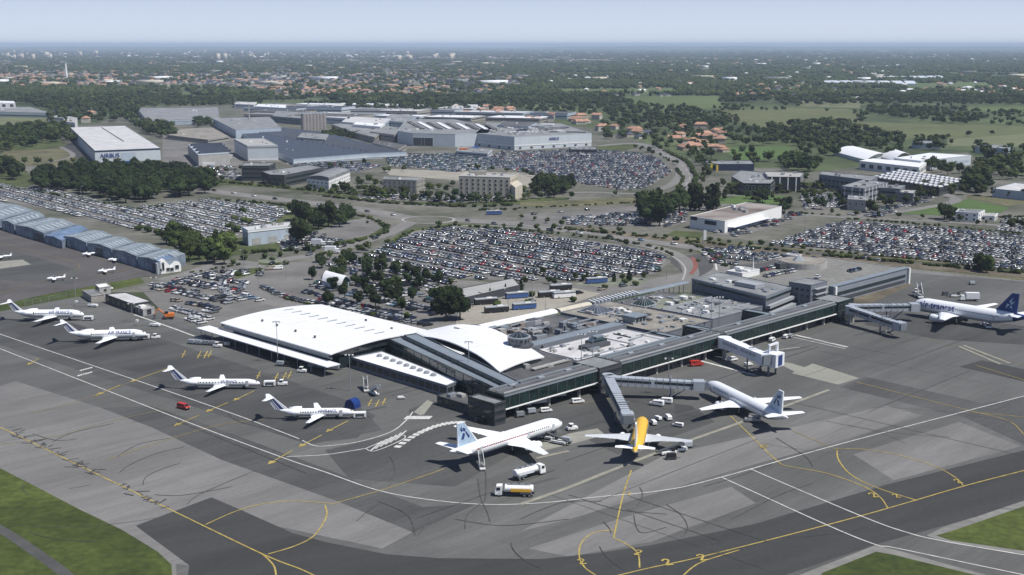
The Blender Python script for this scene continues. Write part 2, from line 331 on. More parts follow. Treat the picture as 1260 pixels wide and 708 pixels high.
# built-up tones under the suburbs and the works
sheet('town_ground', [(-60, 70), (640, 69), (900, 74), (620, 84), (630, 104), (330, 108), (170, 104), (-60, 106)], .02, 'town_ground')
sheet('site_ground', [(-60, 168), (120, 152), (165, 132), (330, 128), (500, 132), (640, 146), (740, 160), (795, 176), (850, 196), (880, 206), (960, 207), (1000, 212), (1060, 205), (1090, 192), (1190, 188), (1230, 214), (1330, 226), (1330, 330), (1330, 360), (-60, 360)], .04, 'site')
sheet('site_verge', [(100, 203), (260, 208), (300, 226), (200, 235), (100, 215)], .06, 'grass')
for nm, pl, m in (
    ('meadow', [(1000, 134), (1040, 134), (1064, 140), (1050, 150), (1160, 153), (1330, 157), (1330, 175), (1166, 171), (1110, 172), (1065, 160), (940, 150), (900, 140)], 'field_brown'),
    ('meadow', [(1166, 172), (1330, 160), (1330, 181), (1166, 180)], 'field_pale'),
    ('meadow', [(1090, 102), (1215, 101), (1225, 109), (1120, 112)], 'field'),
    ('meadow', [(960, 97), (1160, 95), (1180, 99), (1000, 108), (930, 101)], 'field'),
    ('meadow', [(650, 110), (831, 108), (831, 116), (720, 117), (650, 114)], 'field'),
    ('meadow', [(735, 119), (884, 118), (890, 134), (823, 135), (765, 128)], 'field'),
    ('meadow', [(884, 134), (990, 133), (1060, 150), (940, 158), (905, 150)], 'field_brown'),
    ('meadow', [(1175, 131), (1330, 130), (1330, 138), (1200, 138)], 'field'),
    ('meadow', [(889, 182), (970, 180), (975, 194), (905, 198)], 'field_bright'),
    ('meadow', [(985, 122), (1060, 124), (1058, 133), (985, 131)], 'field_pale'),
    ('meadow', [(0, 172), (70, 170), (85, 178), (60, 188), (0, 190)], 'grass'),
    ('meadow', [(5, 186), (90, 182), (120, 200), (60, 206), (0, 200)], 'dry_grass'),
    ('meadow', [(0, 143), (55, 143), (60, 155), (0, 161)], 'field_pale'),
    ('meadow', [(690, 141), (735, 141), (735, 146), (690, 147)], 'field_pale'),
    ('meadow', [(790, 86), (960, 86), (960, 89), (790, 90)], 'field'),
    ('meadow', [(650, 131), (700, 131), (715, 134), (650, 135)], 'field_pale'),
    ('meadow', [(735, 178), (790, 178), (770, 186), (735, 186)], 'grass'),
    ('lawn', [(1108, 263), (1176, 251), (1190, 245), (1242, 256), (1232, 262), (1170, 266)], 'field_bright'),
    ('lawn', [(1190, 240), (1260, 244), (1260, 252), (1240, 254), (1190, 244)], 'dry_grass'),
    ('lawn', [(880, 243), (945, 240), (975, 243), (968, 252), (885, 251)], 'field_bright'),
    ('lawn', [(150, 218), (255, 212), (290, 226), (255, 232), (180, 230)], 'grass'),
    ('verge', [(245, 226), (340, 232), (440, 243), (520, 252), (640, 252), (700, 248), (700, 243), (640, 244), (520, 247), (430, 240), (330, 228), (262, 222)], 'grass'),
    ('verge', [(260, 247), (320, 249), (392, 262), (455, 270), (480, 283), (470, 292), (430, 300), (380, 308), (300, 313), (262, 318), (225, 325), (222, 300), (262, 302), (300, 292), (352, 264)], 'grass'),
    ('verge', [(470, 302), (500, 283), (560, 275), (640, 279), (640, 283), (560, 279), (512, 286), (478, 306)], 'grass'),
    ('verge', [(760, 290), (860, 294), (1000, 312), (1260, 338), (1260, 346), (1000, 322), (860, 302), (760, 296)], 'dry_grass'),
    ('verge', [(850, 302), (905, 300), (900, 306), (860, 312)], 'grass'),
    ('verge', [(820, 290), (860, 294), (870, 287), (830, 284)], 'grass'),
    ('verge', [(838, 206), (846, 220), (838, 240), (830, 232), (836, 218)], 'grass'),
    ('verge', [(640, 249), (790, 243), (790, 250), (700, 255), (640, 255)], 'dry_grass'),
    ('verge', [(0, 376), (60, 362), (172, 342), (178, 348), (120, 362), (60, 372), (0, 384)], 'apron_grass'),
    ('verge', [(-10, 204), (32, 210), (45, 225), (30, 232), (-10, 224)], 'grass'),
    ('lawn', [(740, 354), (790, 350), (800, 345), (770, 340), (700, 350)], 'green_roof'),
    ('lawn', [(286, 332), (318, 330), (316, 337), (290, 344)], 'grass'),
    ('lawn', [(320, 318), (345, 322), (340, 328), (318, 326)], 'grass'),
): sheet(nm, pl, {'meadow': .06, 'lawn': .16, 'verge': .10}[nm], m)

# roads
for pts, w in (
    ([(200, 222), (252, 234), (330, 244), (400, 252), (455, 260), (500, 268), (560, 271), (640, 276), (745, 288), (860, 305), (1000, 322), (1260, 350)], 17),
    ([(640, 266), (720, 262), (790, 255), (836, 238), (850, 218), (838, 203), (812, 187), (784, 177), (735, 180)], 12),
    ([(840, 238), (905, 246), (860, 258), (812, 262)], 7),
    ([(505, 274), (478, 287), (440, 300), (400, 312), (350, 320), (318, 326), (303, 340), (305, 355), (325, 368), (370, 380), (440, 392), (510, 404), (560, 402), (620, 385), (700, 368), (780, 352), (850, 338)], 10),
    ([(318, 326), (290, 322), (262, 326), (235, 336), (195, 345)], 7),
    ([(745, 292), (800, 303), (832, 314), (848, 328), (845, 345), (800, 352)], 8),
    ([(860, 303), (880, 316), (888, 330), (870, 342)], 8),
    ([(480, 305), (520, 284), (600, 278), (700, 286)], 5),
    ([(0, 207), (90, 205), (200, 203), (290, 205)], 7), ([(60, 200), (90, 192), (75, 181)], 5),
    ([(640, 241), (720, 237), (790, 238), (830, 225), (838, 210)], 8),
    ([(1040, 268), (1100, 262), (1175, 248), (1150, 236), (1120, 230)], 8), ([(960, 262), (1040, 268), (1170, 274), (1260, 280)], 7),
): ribbon('road', pts, w, .13, 'road')
def ell(cx, cy, r, n=28):
    c = P(cx, cy); return [(c[0] + r * cos(2 * pi * i / n), c[1] + r * sin(2 * pi * i / n)) for i in range(n)]
def slab(name, poly, z0, z1, m, px=True):
    pts = [P(*p) for p in poly] if px else poly
    o = MB().prism(pts, z0, z1).build(name, m); o['kind'] = 'structure'; return o
slab('roundabout_kerb', ell(527, 271, 17), .13, .26, 'concrete', False); slab('roundabout_island', ell(527, 271, 15.5), .2, .32, 'site', False)
slab('roundabout_island', ell(332, 322, 6), .14, .28, 'green_roof', False)
# the road lane lines
for pts in ([(252, 234), (330, 244), (400, 252), (455, 260), (498, 267)], [(560, 272), (640, 277), (745, 289), (860, 306), (1000, 323)], [(784, 177), (812, 187), (838, 203), (849, 218), (836, 237)]):
    ribbon('road_marking', pts, .35, .155, 'line_white', dash=1)
ribbon('kerb', [(745, 295), (800, 306), (829, 317), (843, 330), (840, 345)], .8, .16, 'concrete')
ribbon('bus_lane', [(852, 317), (856, 328), (850, 338)], 2.2, .165, 'red_lane')
ribbon('road_marking', [(862, 309), (878, 320), (882, 333)], .9, .165, 'line_white')
# brown railway-like bank
ribbon('embankment', [(700, 280), (860, 300), (1000, 316), (1130, 328), (1260, 340), (1330, 346)], 13, .20, 'bank')
ribbon('embankment', [(860, 296), (930, 303), (1000, 309), (1130, 321), (1260, 333)], 5, .19, 'dry_grass')
# car park floors
LOTS = [
    ('left long stay car park', [(-40, 240), (-40, 228), (0, 228), (60, 234), (120, 246), (165, 257), (205, 252), (262, 246), (345, 256), (355, 262), (335, 274), (306, 279), (296, 290), (262, 298), (226, 292), (150, 279), (60, 258)], -50, .96, 'pale'),
    ('long stay car park', [(474, 303), (520, 287), (560, 281), (640, 286), (740, 298), (796, 307), (826, 322), (806, 338), (760, 342), (700, 347), (652, 347), (560, 343), (500, 326), (450, 318)], -46, .93, 'dark'),
    ('tree shaded car park', [(400, 322), (450, 318), (500, 328), (560, 348), (552, 375), (530, 396), (470, 392), (400, 372), (345, 356), (400, 348)], -46, .62, 'dark'),
    ('staff car park', [(187, 352), (235, 340), (304, 334), (300, 350), (285, 374), (262, 388), (190, 362)], -38, .72, 'mixed'),
    ('hire car compound', [(204, 380), (232, 372), (268, 392), (248, 402)], -46, .85, 'pale'),
    ('factory car park', [(618, 187), (730, 185), (785, 189), (812, 196), (826, 212), (798, 231), (768, 235), (690, 222), (640, 212), (590, 200)], -14, .86, 'dark'),
    ('works yard', [(470, 190), (590, 190), (640, 206), (560, 212), (480, 205)], -25, .8, 'silver'),
    ('right hand car park', [(948, 301), (1000, 284), (1045, 272), (1150, 280), (1260, 292), (1330, 302), (1330, 340), (1180, 326), (1100, 318), (1050, 312), (990, 306)], -31, .95, 'mixed'),
    ('verge side car park', [(862, 309), (905, 305), (968, 314), (940, 324), (900, 327), (876, 324)], -31, .8, 'dark'),
    ('triangular car park', [(693, 269), (770, 263), (806, 266), (812, 274), (760, 279), (700, 277)], -20, .92, 'mixed'),
    ('office car park', [(985, 240), (1030, 240), (1060, 255), (990, 258)], -25, .8, 'pale'),
    ('street by the lawn', [(1040, 266), (1110, 250), (1135, 238), (1150, 246), (1080, 268)], 40, .7, 'dark'),
    ('yard behind the blue hall', [(340, 298), (385, 287), (425, 299), (418, 307), (350, 309)], -30, .8, 'mixed'),
    ('white box yard', [(872, 268), (905, 281), (965, 262), (990, 262), (965, 276), (905, 292), (880, 288)], 30, .5, 'dark'),
    ('hotel car park', [(440, 246), (560, 250), (640, 247), (640, 243), (540, 241), (440, 238)], -30, .5, 'mixed'),
    ('right edge yard', [(1235, 270), (1300, 262), (1300, 290), (1225, 284)], -31, .8, 'pale'),
    ('factory gate car park', [(345, 202), (440, 200), (470, 205), (440, 212), (395, 210)], -25, .85, 'dark'),
    ('hangar side yard', [(240, 205), (290, 206), (300, 222), (262, 220)], -35, .5, 'mixed'),
    ('poplar car park', [(788, 268), (845, 262), (848, 274), (800, 284)], -30, .7, 'dark'),
]
for nm, pl, *_ in LOTS: sheet('car_park', pl, .12 if 'triangular' not in nm else .15, 'lot')
sheet('car_park', [(640, 266), (690, 262), (800, 252), (820, 262), (815, 278), (700, 280), (640, 278)], .125, 'lot')
sheet('car_park', [(170, 354), (240, 330), (300, 322), (318, 330), (400, 318), (470, 305), (560, 345), (640, 350), (800, 345), (850, 345), (600, 400), (500, 415), (350, 378), (265, 405), (210, 395)], .11, 'lot')
sheet('car_park', [(425, 272), (455, 268), (470, 280), (455, 290), (415, 298), (380, 288)], .115, 'lot')
sheet('car_park', [(820, 318), (960, 300), (1110, 316), (1115, 350), (960, 345), (850, 345)], .105, 'asphalt_mid')
sheet('forecourt', [(560, 402), (566, 380), (650, 362), (700, 354), (740, 362), (700, 376), (620, 396)], .17, 'paving')
sheet('forecourt', [(1090, 300), (1110, 290), (1128, 294), (1110, 304)], .15, 'paving')
sheet('yard', [(470, 208), (640, 213), (700, 224), (700, 233), (640, 230), (560, 222), (480, 216)], .115, 'paving')
sheet('yard', [(200, 160), (290, 158), (300, 205), (200, 204)], .09, 'lot')
sheet('yard', [(75, 181), (88, 176), (125, 203), (105, 203)], .09, 'asphalt_dark')  # dark strip: the warehouse's cast shadow painted on the ground at its left

# ================================================================== THE APRON
sheet('apron', [(-60, 384), (0, 384), (60, 372), (130, 360), (168, 372), (205, 386), (262, 405), (292, 398), (480, 420), (560, 436), (700, 420), (900, 398), (1030, 372), (1115, 336), (1330, 352), (1330, 760), (-120, 760), (-120, 384)], .14, 'asphalt')
sheet('flying_club_apron', [(-60, 284), (0, 284), (60, 298), (130, 320), (200, 338), (172, 342), (60, 362), (0, 376), (-60, 380)], .12, 'asphalt_ga')
sheet('apron_patch', [(-60, 300), (20, 310), (100, 334), (90, 350), (0, 345), (-60, 340)], .13, 'asphalt_mid')
sheet('concrete_patch', [(-20, 324), (28, 320), (38, 326), (-20, 334)], .14, 'concrete_pad')
for pl, m, z in (
    ([(-120, 520), (-60, 492), (20, 470), (125, 503), (187, 527), (273, 567), (413, 617), (508, 656), (470, 676), (300, 640), (260, 613), (167, 648), (100, 615), (-120, 520)], 'asphalt_pale', .155),
    ([(-120, 470), (-120, 560), (-60, 560), (60, 607), (150, 652), (215, 695), (233, 697), (167, 648), (100, 612), (0, 560), (-60, 530)], 'asphalt_pale', .160),
    ([(260, 613), (293, 627), (360, 657), (400, 668), (475, 683), (560, 760), (300, 760), (283, 708), (233, 697), (167, 648)], 'asphalt_dark', .170),
    ([(475, 683), (540, 688), (667, 689), (733, 682), (800, 672), (928, 646), (1092, 597), (1260, 555), (1330, 530), (1330, 590), (1260, 617), (1201, 637), (1077, 671), (968, 708), (880, 760), (500, 760)], 'asphalt_dark', .165),
    ([(125, 503), (187, 500), (300, 540), (420, 585), (520, 625), (590, 620), (508, 656), (413, 617), (273, 567)], 'asphalt_mid', .150),
    ([(1064, 464), (1208, 497), (1330, 480), (1330, 560), (1260, 548), (1186, 514), (1033, 477)], 'asphalt_mid', .152),
    ([(1180, 452), (1208, 444), (1330, 470), (1330, 486)], 'asphalt_dark', .156),
    ([(1000, 448), (1057, 466), (1031, 474), (974, 460)], 'concrete_pad', .154), ([(950, 444), (975, 448), (1000, 456), (985, 462)], 'concrete_pad', .156),
    ([(820, 560), (960, 530), (1090, 500), (1135, 512), (1030, 545), (900, 580), (700, 640), (640, 655)], 'asphalt_pale', .150),
    ([(650, 676), (760, 640), (900, 600), (930, 620), (800, 668), (700, 686)], 'asphalt_pale', .151),
    ([(1050, 560), (1180, 520), (1256, 550), (1100, 592)], 'asphalt_pale', .151),
    ([(0, 395), (180, 412), (300, 450), (440, 498), (470, 530), (380, 548), (250, 505), (0, 425)], 'asphalt_mid', .151),
    ([(20, 410), (100, 404), (190, 420), (262, 440), (300, 462), (255, 480), (150, 455), (60, 432)], 'asphalt_stand', .1520), ([(190, 468), (300, 455), (420, 492), (462, 512), (440, 540), (380, 546), (290, 512), (215, 490)], 'asphalt_stand', .1525), ([(0, 392), (90, 398), (120, 408), (60, 414), (0, 408)], 'asphalt_stand', .1528),
    ([(690, 500), (760, 488), (850, 500), (880, 520), (800, 548), (720, 530)], 'asphalt_stand', .1490), ([(1064, 380), (1140, 388), (1260, 402), (1260, 425), (1150, 418), (1064, 400)], 'asphalt_stand', .1530),
    ([(400, 555), (640, 500), (700, 520), (560, 600), (430, 590)], 'asphalt_mid', .149),
    ([(702, 534), (735, 528), (745, 536), (712, 545), (650, 560), (655, 550)], 'concrete_pad', .158),
    ([(503, 505), (530, 494), (560, 500), (580, 512), (540, 520), (505, 516)], 'asphalt_mid', .158), ([(509, 508), (526, 493), (533, 496), (520, 513)], 'concrete_pad', .162),
    ([(640, 512), (700, 485), (790, 470), (830, 480), (830, 530), (760, 560), (720, 540)], 'asphalt_mid', .148),
    ([(233, 697), (250, 690), (300, 712), (300, 760), (225, 760)], 'asphalt_dark', .172),
): sheet('apron_patch', pl, z, m)
sheet('taxiway', [(1060, 668), (1077, 671), (1150, 650), (1200, 664), (1330, 680), (1330, 740), (1215, 705)], .150, 'asphalt')
sheet('shoulder', [(-120, 545), (0, 572), (62, 604), (102, 626), (152, 650), (197, 678), (216, 694), (222, 760), (200, 760), (-120, 600)], .145, 'shoulder')
sheet('apron_grass', [(-120, 530), (0, 577), (60, 608), (100, 629), (150, 653), (194, 680), (211, 696), (215, 760), (-160, 760)], .175, 'apron_grass')
sheet('shoulder', [(950, 760), (975, 712), (1077, 672), (1100, 677), (1225, 712), (1245, 760)], .153, 'shoulder')
sheet('apron_grass', [(975, 760), (1012, 706), (1078, 680), (1100, 684), (1205, 710), (1215, 760)], .178, 'apron_grass')
sheet('shoulder', [(1140, 660), (1160, 650), (1260, 617), (1330, 595), (1330, 692), (1260, 684), (1165, 669)], .157, 'shoulder')
sheet('apron_grass', [(1152, 660), (1170, 655), (1260, 624), (1330, 604), (1330, 690), (1260, 679), (1170, 666)], .178, 'apron_grass')
ribbon('path', [(-60, 620), (0, 652), (40, 678), (85, 712), (110, 750)], 2.6, .19, 'asphalt_mid')
YL = [
    ([(-60, 500), (0, 526.7), (100, 575), (216.7, 631.7), (323, 683), (370, 701.7), (400, 716)], .45), ([(323, 683), (336.7, 697), (340, 712)], .45),
    ([(253, 646.7), (286.7, 631.7), (320, 621.7), (360, 617.7), (406.7, 620.7)], .4), ([(400, 623), (401.7, 636.7), (386.7, 660), (363, 673), (330, 683)], .45),
    ([(406, 622), (473, 603), (546.7, 578)], .3), ([(776.7, 580), (766.7, 610), (755, 663)], .45),
    ([(755, 653), (730, 657), (715, 670), (713, 687), (720, 700), (733, 709)], .4), ([(755, 663), (773, 672), (785, 683), (787, 700)], .4),
    ([(750, 712), (800, 700), (873, 684), (1055.6, 637), (1187, 599), (1260, 580), (1330, 560)], .45), ([(840, 710), (862, 693.5), (909.5, 678)], .4),
    ([(898.6, 512.8), (930, 543), (957, 569), (971.6, 575), (1019, 584), (1063, 600), (1083, 613), (1092, 626)], .4),
    ([(1026, 553), (1063, 554), (1110, 562), (1150.5, 575), (1176, 589), (1185, 598.5)], .35), ([(1030, 555), (1032, 567.5), (1048, 586), (1081, 602), (1128.6, 617)], .45),
    ([(1054, 471), (1180, 503), (1240, 518.6), (1262, 537), (1290, 550)], .3), ([(1194, 508), (1260, 514), (1300, 516)], .3), ([(1200, 450), (1300, 481)], .3),
]
FL = [([(133, 566.7), (186.7, 548), (253, 528), (283, 521.7), (327, 516.7)], .35), ([(975, 531), (1026, 553)], .3), ([(0, 548), (70, 538), (133, 520), (200, 505)], .25),
      ([(40, 510), (110, 490), (163, 470)], .25), ([(0, 362), (60, 345), (130, 338), (160, 330)], .3), ([(0, 300), (60, 315), (96, 326), (90, 334), (60, 342)], .3),
      ([(1140, 418), (1260, 450)], .25), ([(660, 478), (720, 470)], .25), ([(700, 500), (760, 490)], .25)]
WL = [
    ([(-60, 391), (0, 412), (100, 446), (200, 480), (300, 515), (368, 541)], .38),
    ([(-60, 407), (0, 430), (120, 477), (240, 524), (350, 565), (400, 582), (466.7, 605), (533, 616.7), (600, 622), (666.7, 620), (733, 613), (820, 604), (887.6, 588.3), (1033.6, 547.5), (1194, 505.5), (1300, 478)], .38),
    ([(353, 563), (400, 560.7), (450, 553)], .4), ([(372, 543), (385, 549), (400, 550), (440, 545), (480, 533), (498, 520), (508, 508)], .4),
    ([(887.6, 588.3), (1019, 648), (1077.5, 671.5), (1099, 675), (1194, 695), (1270, 711)], .38), ([(924, 578.5), (1059, 636), (1117.6, 657), (1165, 668), (1270, 686)], .38),
    ([(165, 388), (205, 402), (262, 423)], .8), ([(450, 553), (490, 537), (497, 541), (462, 556), (450, 553)], .35),
]
PLN = [([(640, 622), (700, 601), (756, 578.5), (842, 545.5), (911, 521), (1020, 480.7)], 1.3), ([(0, 600), (100, 560)], .01)]
mb = MB(); [ribbon_geo(mb, [P(*p) for p in pts], w * .85, .22) for pts, w in YL if w]; o = mb.build('taxi_line', 'line_yellow'); o['kind'] = 'structure'
mb = MB(); [ribbon_geo(mb, [P(*p) for p in pts], w, .215) for pts, w in FL]; o = mb.build('faded_line', 'line_faded'); o['kind'] = 'structure'
mb = MB(); [ribbon_geo(mb, [P(*p) for p in pts], w, .225) for pts, w in WL]
for a, b, w in (((978, 413), (1043, 428), 1.3), ((976, 416), (1040, 430), .5), ((862, 445), (930, 463), 1.3), ((906, 437), (985, 428), .4)): ribbon_geo(mb, [P(*a), P(*b)], w, .23)
for k in range(6): ribbon_geo(mb, [P(456 + k * 6, 556 - k * 2.6), P(470 + k * 6, 544 - k * 2.6)], .5, .235)
for k in range(8): ribbon_geo(mb, [P(498 + k * 4, 517), P(503 + k * 4, 513)], .9, .235)
for k in range(15):
    x = 488 + k * 5.6; y = 552 - 30 * (1 - (1 - k / 14) ** 2); ribbon_geo(mb, [P(x, y), P(x + 3.4, y - 2.6)], 1.9, .24)
for k in range(5): ribbon_geo(mb, [P(99 + k * 3, 457.5 - k * .8), P(101 + k * 3, 456 - k * .8)], .8, .235)
for k in range(6): ribbon_geo(mb, [P(96 + k * 3, 464 - k * .8), P(98 + k * 3, 462.4 - k * .8)], .8, .236)
o = mb.build('ground_marking', 'line_white'); o['kind'] = 'structure'
mb = MB(); ribbon_geo(mb, [P(*p) for p in PLN[0][0]], 1.3, .21)
for a, b in (((1180, 427), (1231, 449)), ((1186, 426), (1243, 448)), ((700, 556), (660, 565)), ((560, 500), (620, 482))): ribbon_geo(mb, [P(*a), P(*b)], 1.2, .212)
o = mb.build('pale_line', 'line_pale'); o['kind'] = 'structure'
# stand guidance arrows
mb = MB()
for a, b in (((213, 452), (163, 470)), ((148, 475), (122, 486)), ((313, 482), (289.6, 493)), ((280.6, 496.5), (255.7, 507)), ((245.5, 512), (217, 524)), ((428.6, 519), (403.7, 531.5)), ((396, 536.5), (370, 550)), ((359.7, 555.7), (332.5, 571)), ((48, 442), (36, 449))):
    A = P(*a); B = P(*b); ribbon_geo(mb, [A, B], .4, .245); d = Vector((B[0] - A[0], B[1] - A[1])).normalized(); n_ = Vector((-d.y, d.x)); B = Vector(B)
    mb.add([(*(B + d * 1.2), .25), (*(B - d * 1.5 + n_ * 1.1), .25), (*(B - d * 1.5 - n_ * 1.1), .25)], [(0, 1, 2)])
for cx, cy in ((226, 437), (245, 438), (253, 438), (258, 437), (318, 463), (340, 465), (350, 464), (356, 463), (455, 497), (464, 498), (472, 496)):
    ribbon_geo(mb, [P(cx + 2.5, cy - 5), P(cx, cy), P(cx - 2, cy + 4)], .35, .25); ribbon_geo(mb, [P(cx - 3, cy), P(cx + 3, cy + 1)], .5, .255)
# yellow figure marks and dashes
def glyph2(cx, cy, s, ang):
    pts = [(-.45, .55), (-.2, .95), (.2, .95), (.4, .6), (.2, .2), (-.45, -.7), (.5, -.7)]; c = P(cx, cy); q = Matrix.Rotation(ang, 2)
    w = [Vector(c) + q @ (Vector(p) * s) for p in pts]
    for i in range(len(w) - 1): ribbon_geo(mb, [tuple(w[i]), tuple(w[i + 1])], s * .28, .26 + i * .002)
for cx, cy, s, a in ((716, 693, 1.9, .2), (785, 682, 1.9, -.3), (1075, 611, 2.1, .3), (1103, 612, 1.7, .3), (1179, 594, 1.8, .2), (821, 694, 2.2, .25), (864, 688, 2.2, .25), (120, 487, 1.5, 0), (940, 551, 1.9, -.6), (774, 609, 1.3, -.2)): glyph2(cx, cy, s * .8, a)
o = mb.build('stand_marking', 'line_yellow'); o['kind'] = 'structure'
# tyre marks
mb = MB()
for pts in ([(147, 583), (157, 575), (187, 561), (227, 551)], [(176, 598), (180, 588), (200, 578), (222, 571)], [(230, 622), (245, 610), (290, 590), (315, 580)], [(65, 545), (78, 538), (95, 532), (140, 522)],
            [(40, 535), (70, 543), (95, 541)], [(145, 563), (170, 548), (210, 540)], [(190, 610), (220, 611), (260, 605), (285, 600)], [(465, 618), (490, 628), (505, 640), (511, 660)], [(572, 652), (575, 635), (590, 622), (597, 616), (598, 590), (595, 570)],
            [(603, 643), (599, 630), (592, 615), (588, 590)], [(515, 660), (522, 650), (530, 635)], [(780, 635), (783, 650), (792, 657), (820, 650)], [(820, 622), (838, 635), (846, 650), (840, 662)], [(700, 610), (760, 628), (820, 634)],
            [(560, 640), (620, 648), (700, 640)], [(866, 600), (900, 590), (950, 572)], [(900, 640), (960, 610), (1000, 596)], [(640, 640), (690, 620), (740, 618)], [(280, 510), (300, 522), (350, 530)], [(955, 540), (990, 562), (1000, 575)]):
    W_ = [P(*p) for p in pts]; ribbon_geo(mb, W_, .22, .20)
for _ in range(70):
    t = random.random(); x = 10 + t * 190; y = 531 + t * 95 + random.uniform(-5, 3); a = P(x, y); an = random.uniform(0, pi); l_ = random.uniform(.8, 3.5)
    ribbon_geo(mb, [a, (a[0] + l_ * cos(an), a[1] + l_ * sin(an))], random.uniform(.2, .5), .2)
for _ in range(24):
    px_, py_ = random.choice(((random.uniform(20, 330), random.uniform(540, 640)), (random.uniform(620, 1180), random.uniform(575, 670)), (random.uniform(900, 1250), random.uniform(470, 560)))); x, y = P(px_, py_)
    if px_ < 330 and py_ > 560 + px_ * .35: continue
    r_ = random.uniform(15, 60); a0 = random.uniform(0, 6.28); da = random.uniform(.2, .8); ribbon_geo(mb, [(x + r_ * cos(a0 + da * i / 5), y + r_ * sin(a0 + da * i / 5)) for i in range(6)], random.uniform(.1, .2), .2)
o = mb.build('tyre_mark', 'skid'); o['kind'] = 'structure'
mb = MB()
for k in range(30):
    s_, t_ = random.uniform(-330, -140), random.uniform(150, 470); l_ = random.uniform(25, 120); a = R(45) if random.random() < .7 else R(-45); x, y = ST(s_, t_)
    if y < 270: continue
    ribbon_geo(mb, [(x, y), (x + l_ * cos(a) * .5, y + l_ * sin(a) * .5 + random.uniform(-.3, .3)), (x + l_ * cos(a), y + l_ * sin(a))], random.uniform(.12, .22), .20)
o = mb.build('tar_seam', 'skid'); o['kind'] = 'structure'
mb = MB()
for cx, cy, r_ in ((150, 415, 9), (60, 392, 9), (270, 480, 8), (385, 515, 8), (620, 545, 10), (700, 520, 7), (785, 545, 8), (905, 500, 9), (1180, 395, 10), (1090, 405, 14), (660, 595, 5), (560, 575, 6), (345, 460, 6), (455, 505, 5), (980, 430, 6), (760, 500, 6), (90, 430, 8), (200, 445, 7), (540, 508, 6), (840, 510, 6)):
    c = Vector(P(cx, cy)); n = 22; e = [1 + .45 * mnoise.noise(Vector((cx * .1 + 2 * cos(6.283 * i / n), 2 * sin(6.283 * i / n), cy * .1))) for i in range(n)]
    mb.add([(c.x + r_ * e[i] * (cos(6.283 * i / n) * .9 + sin(6.283 * i / n) * .5), c.y + r_ * e[i] * (sin(6.283 * i / n) * .5 + cos(6.283 * i / n) * .6), .1995 + cx * 1e-6) for i in range(n)], [tuple(range(n))])
o = mb.build('stain', 'asphalt_mid'); o['kind'] = 'structure'
if sum(p.normal.z < 0 for p in o.data.polygons): o.data.flip_normals()
# ================================================================== BUILDINGS
WIN = {}
def window_mesh(w, h, m='glass', fr='white_wall', d=.12):
    k = (round(w, 2), round(h, 2), m, fr, TM['zs'])
    if k not in WIN:
        mb = MB(); mb.box((0, 0, 0), (w, d, h), 0, 0); f = min(.12, w * .08)
        for c, s in (((0, 0, h / 2), (w + 2 * f, d + .06, f)), ((0, 0, -h / 2), (w + 2 * f, d + .06, f)), ((w / 2 + f / 2, 0, 0), (f, d + .05, h)), ((-w / 2 - f / 2, 0, 0), (f, d + .05, h))): mb.box(c, s, 0, 1)
        WIN[k] = mb.mesh('window', [m, fr])
    return WIN[k]
def on_wall(root, name, me, a, b, u, z, off=.05, parent=None):
    """set a mesh on the wall a-b at distance u along it and height z, facing outwards (a->b counterclockwise)"""
    dx, dy = b[0] - a[0], b[1] - a[1]; L_ = math.hypot(dx, dy); dx /= L_; dy /= L_; z *= TM['zs']
    o = root['_o']; return child(name, me, parent or root, (a[0] + dx * u + dy * off - o[0], a[1] + dy * u - dx * off - o[1], z - o[2]), (0, 0, math.atan2(dy, dx)))
def ccw(pts):
    n = len(pts); a = sum(pts[i][0] * pts[(i + 1) % n][1] - pts[(i + 1) % n][0] * pts[i][1] for i in range(n))
    return pts if a > 0 else pts[::-1]
def facing(a, b):
    mx, my = (a[0] + b[0]) / 2, (a[1] + b[1]) / 2; nx, ny = b[1] - a[1], -(b[0] - a[0]); L_ = math.hypot(nx, ny)
    return (nx * -mx + ny * -my) / (L_ * math.hypot(mx, my))
def fix4(q):
    """the fourth corner of a block from its three nearest"""
    return q if len(q) > 3 else q + [(q[0][0] + q[2][0] - q[1][0], q[0][1] + q[2][1] - q[1][1])]
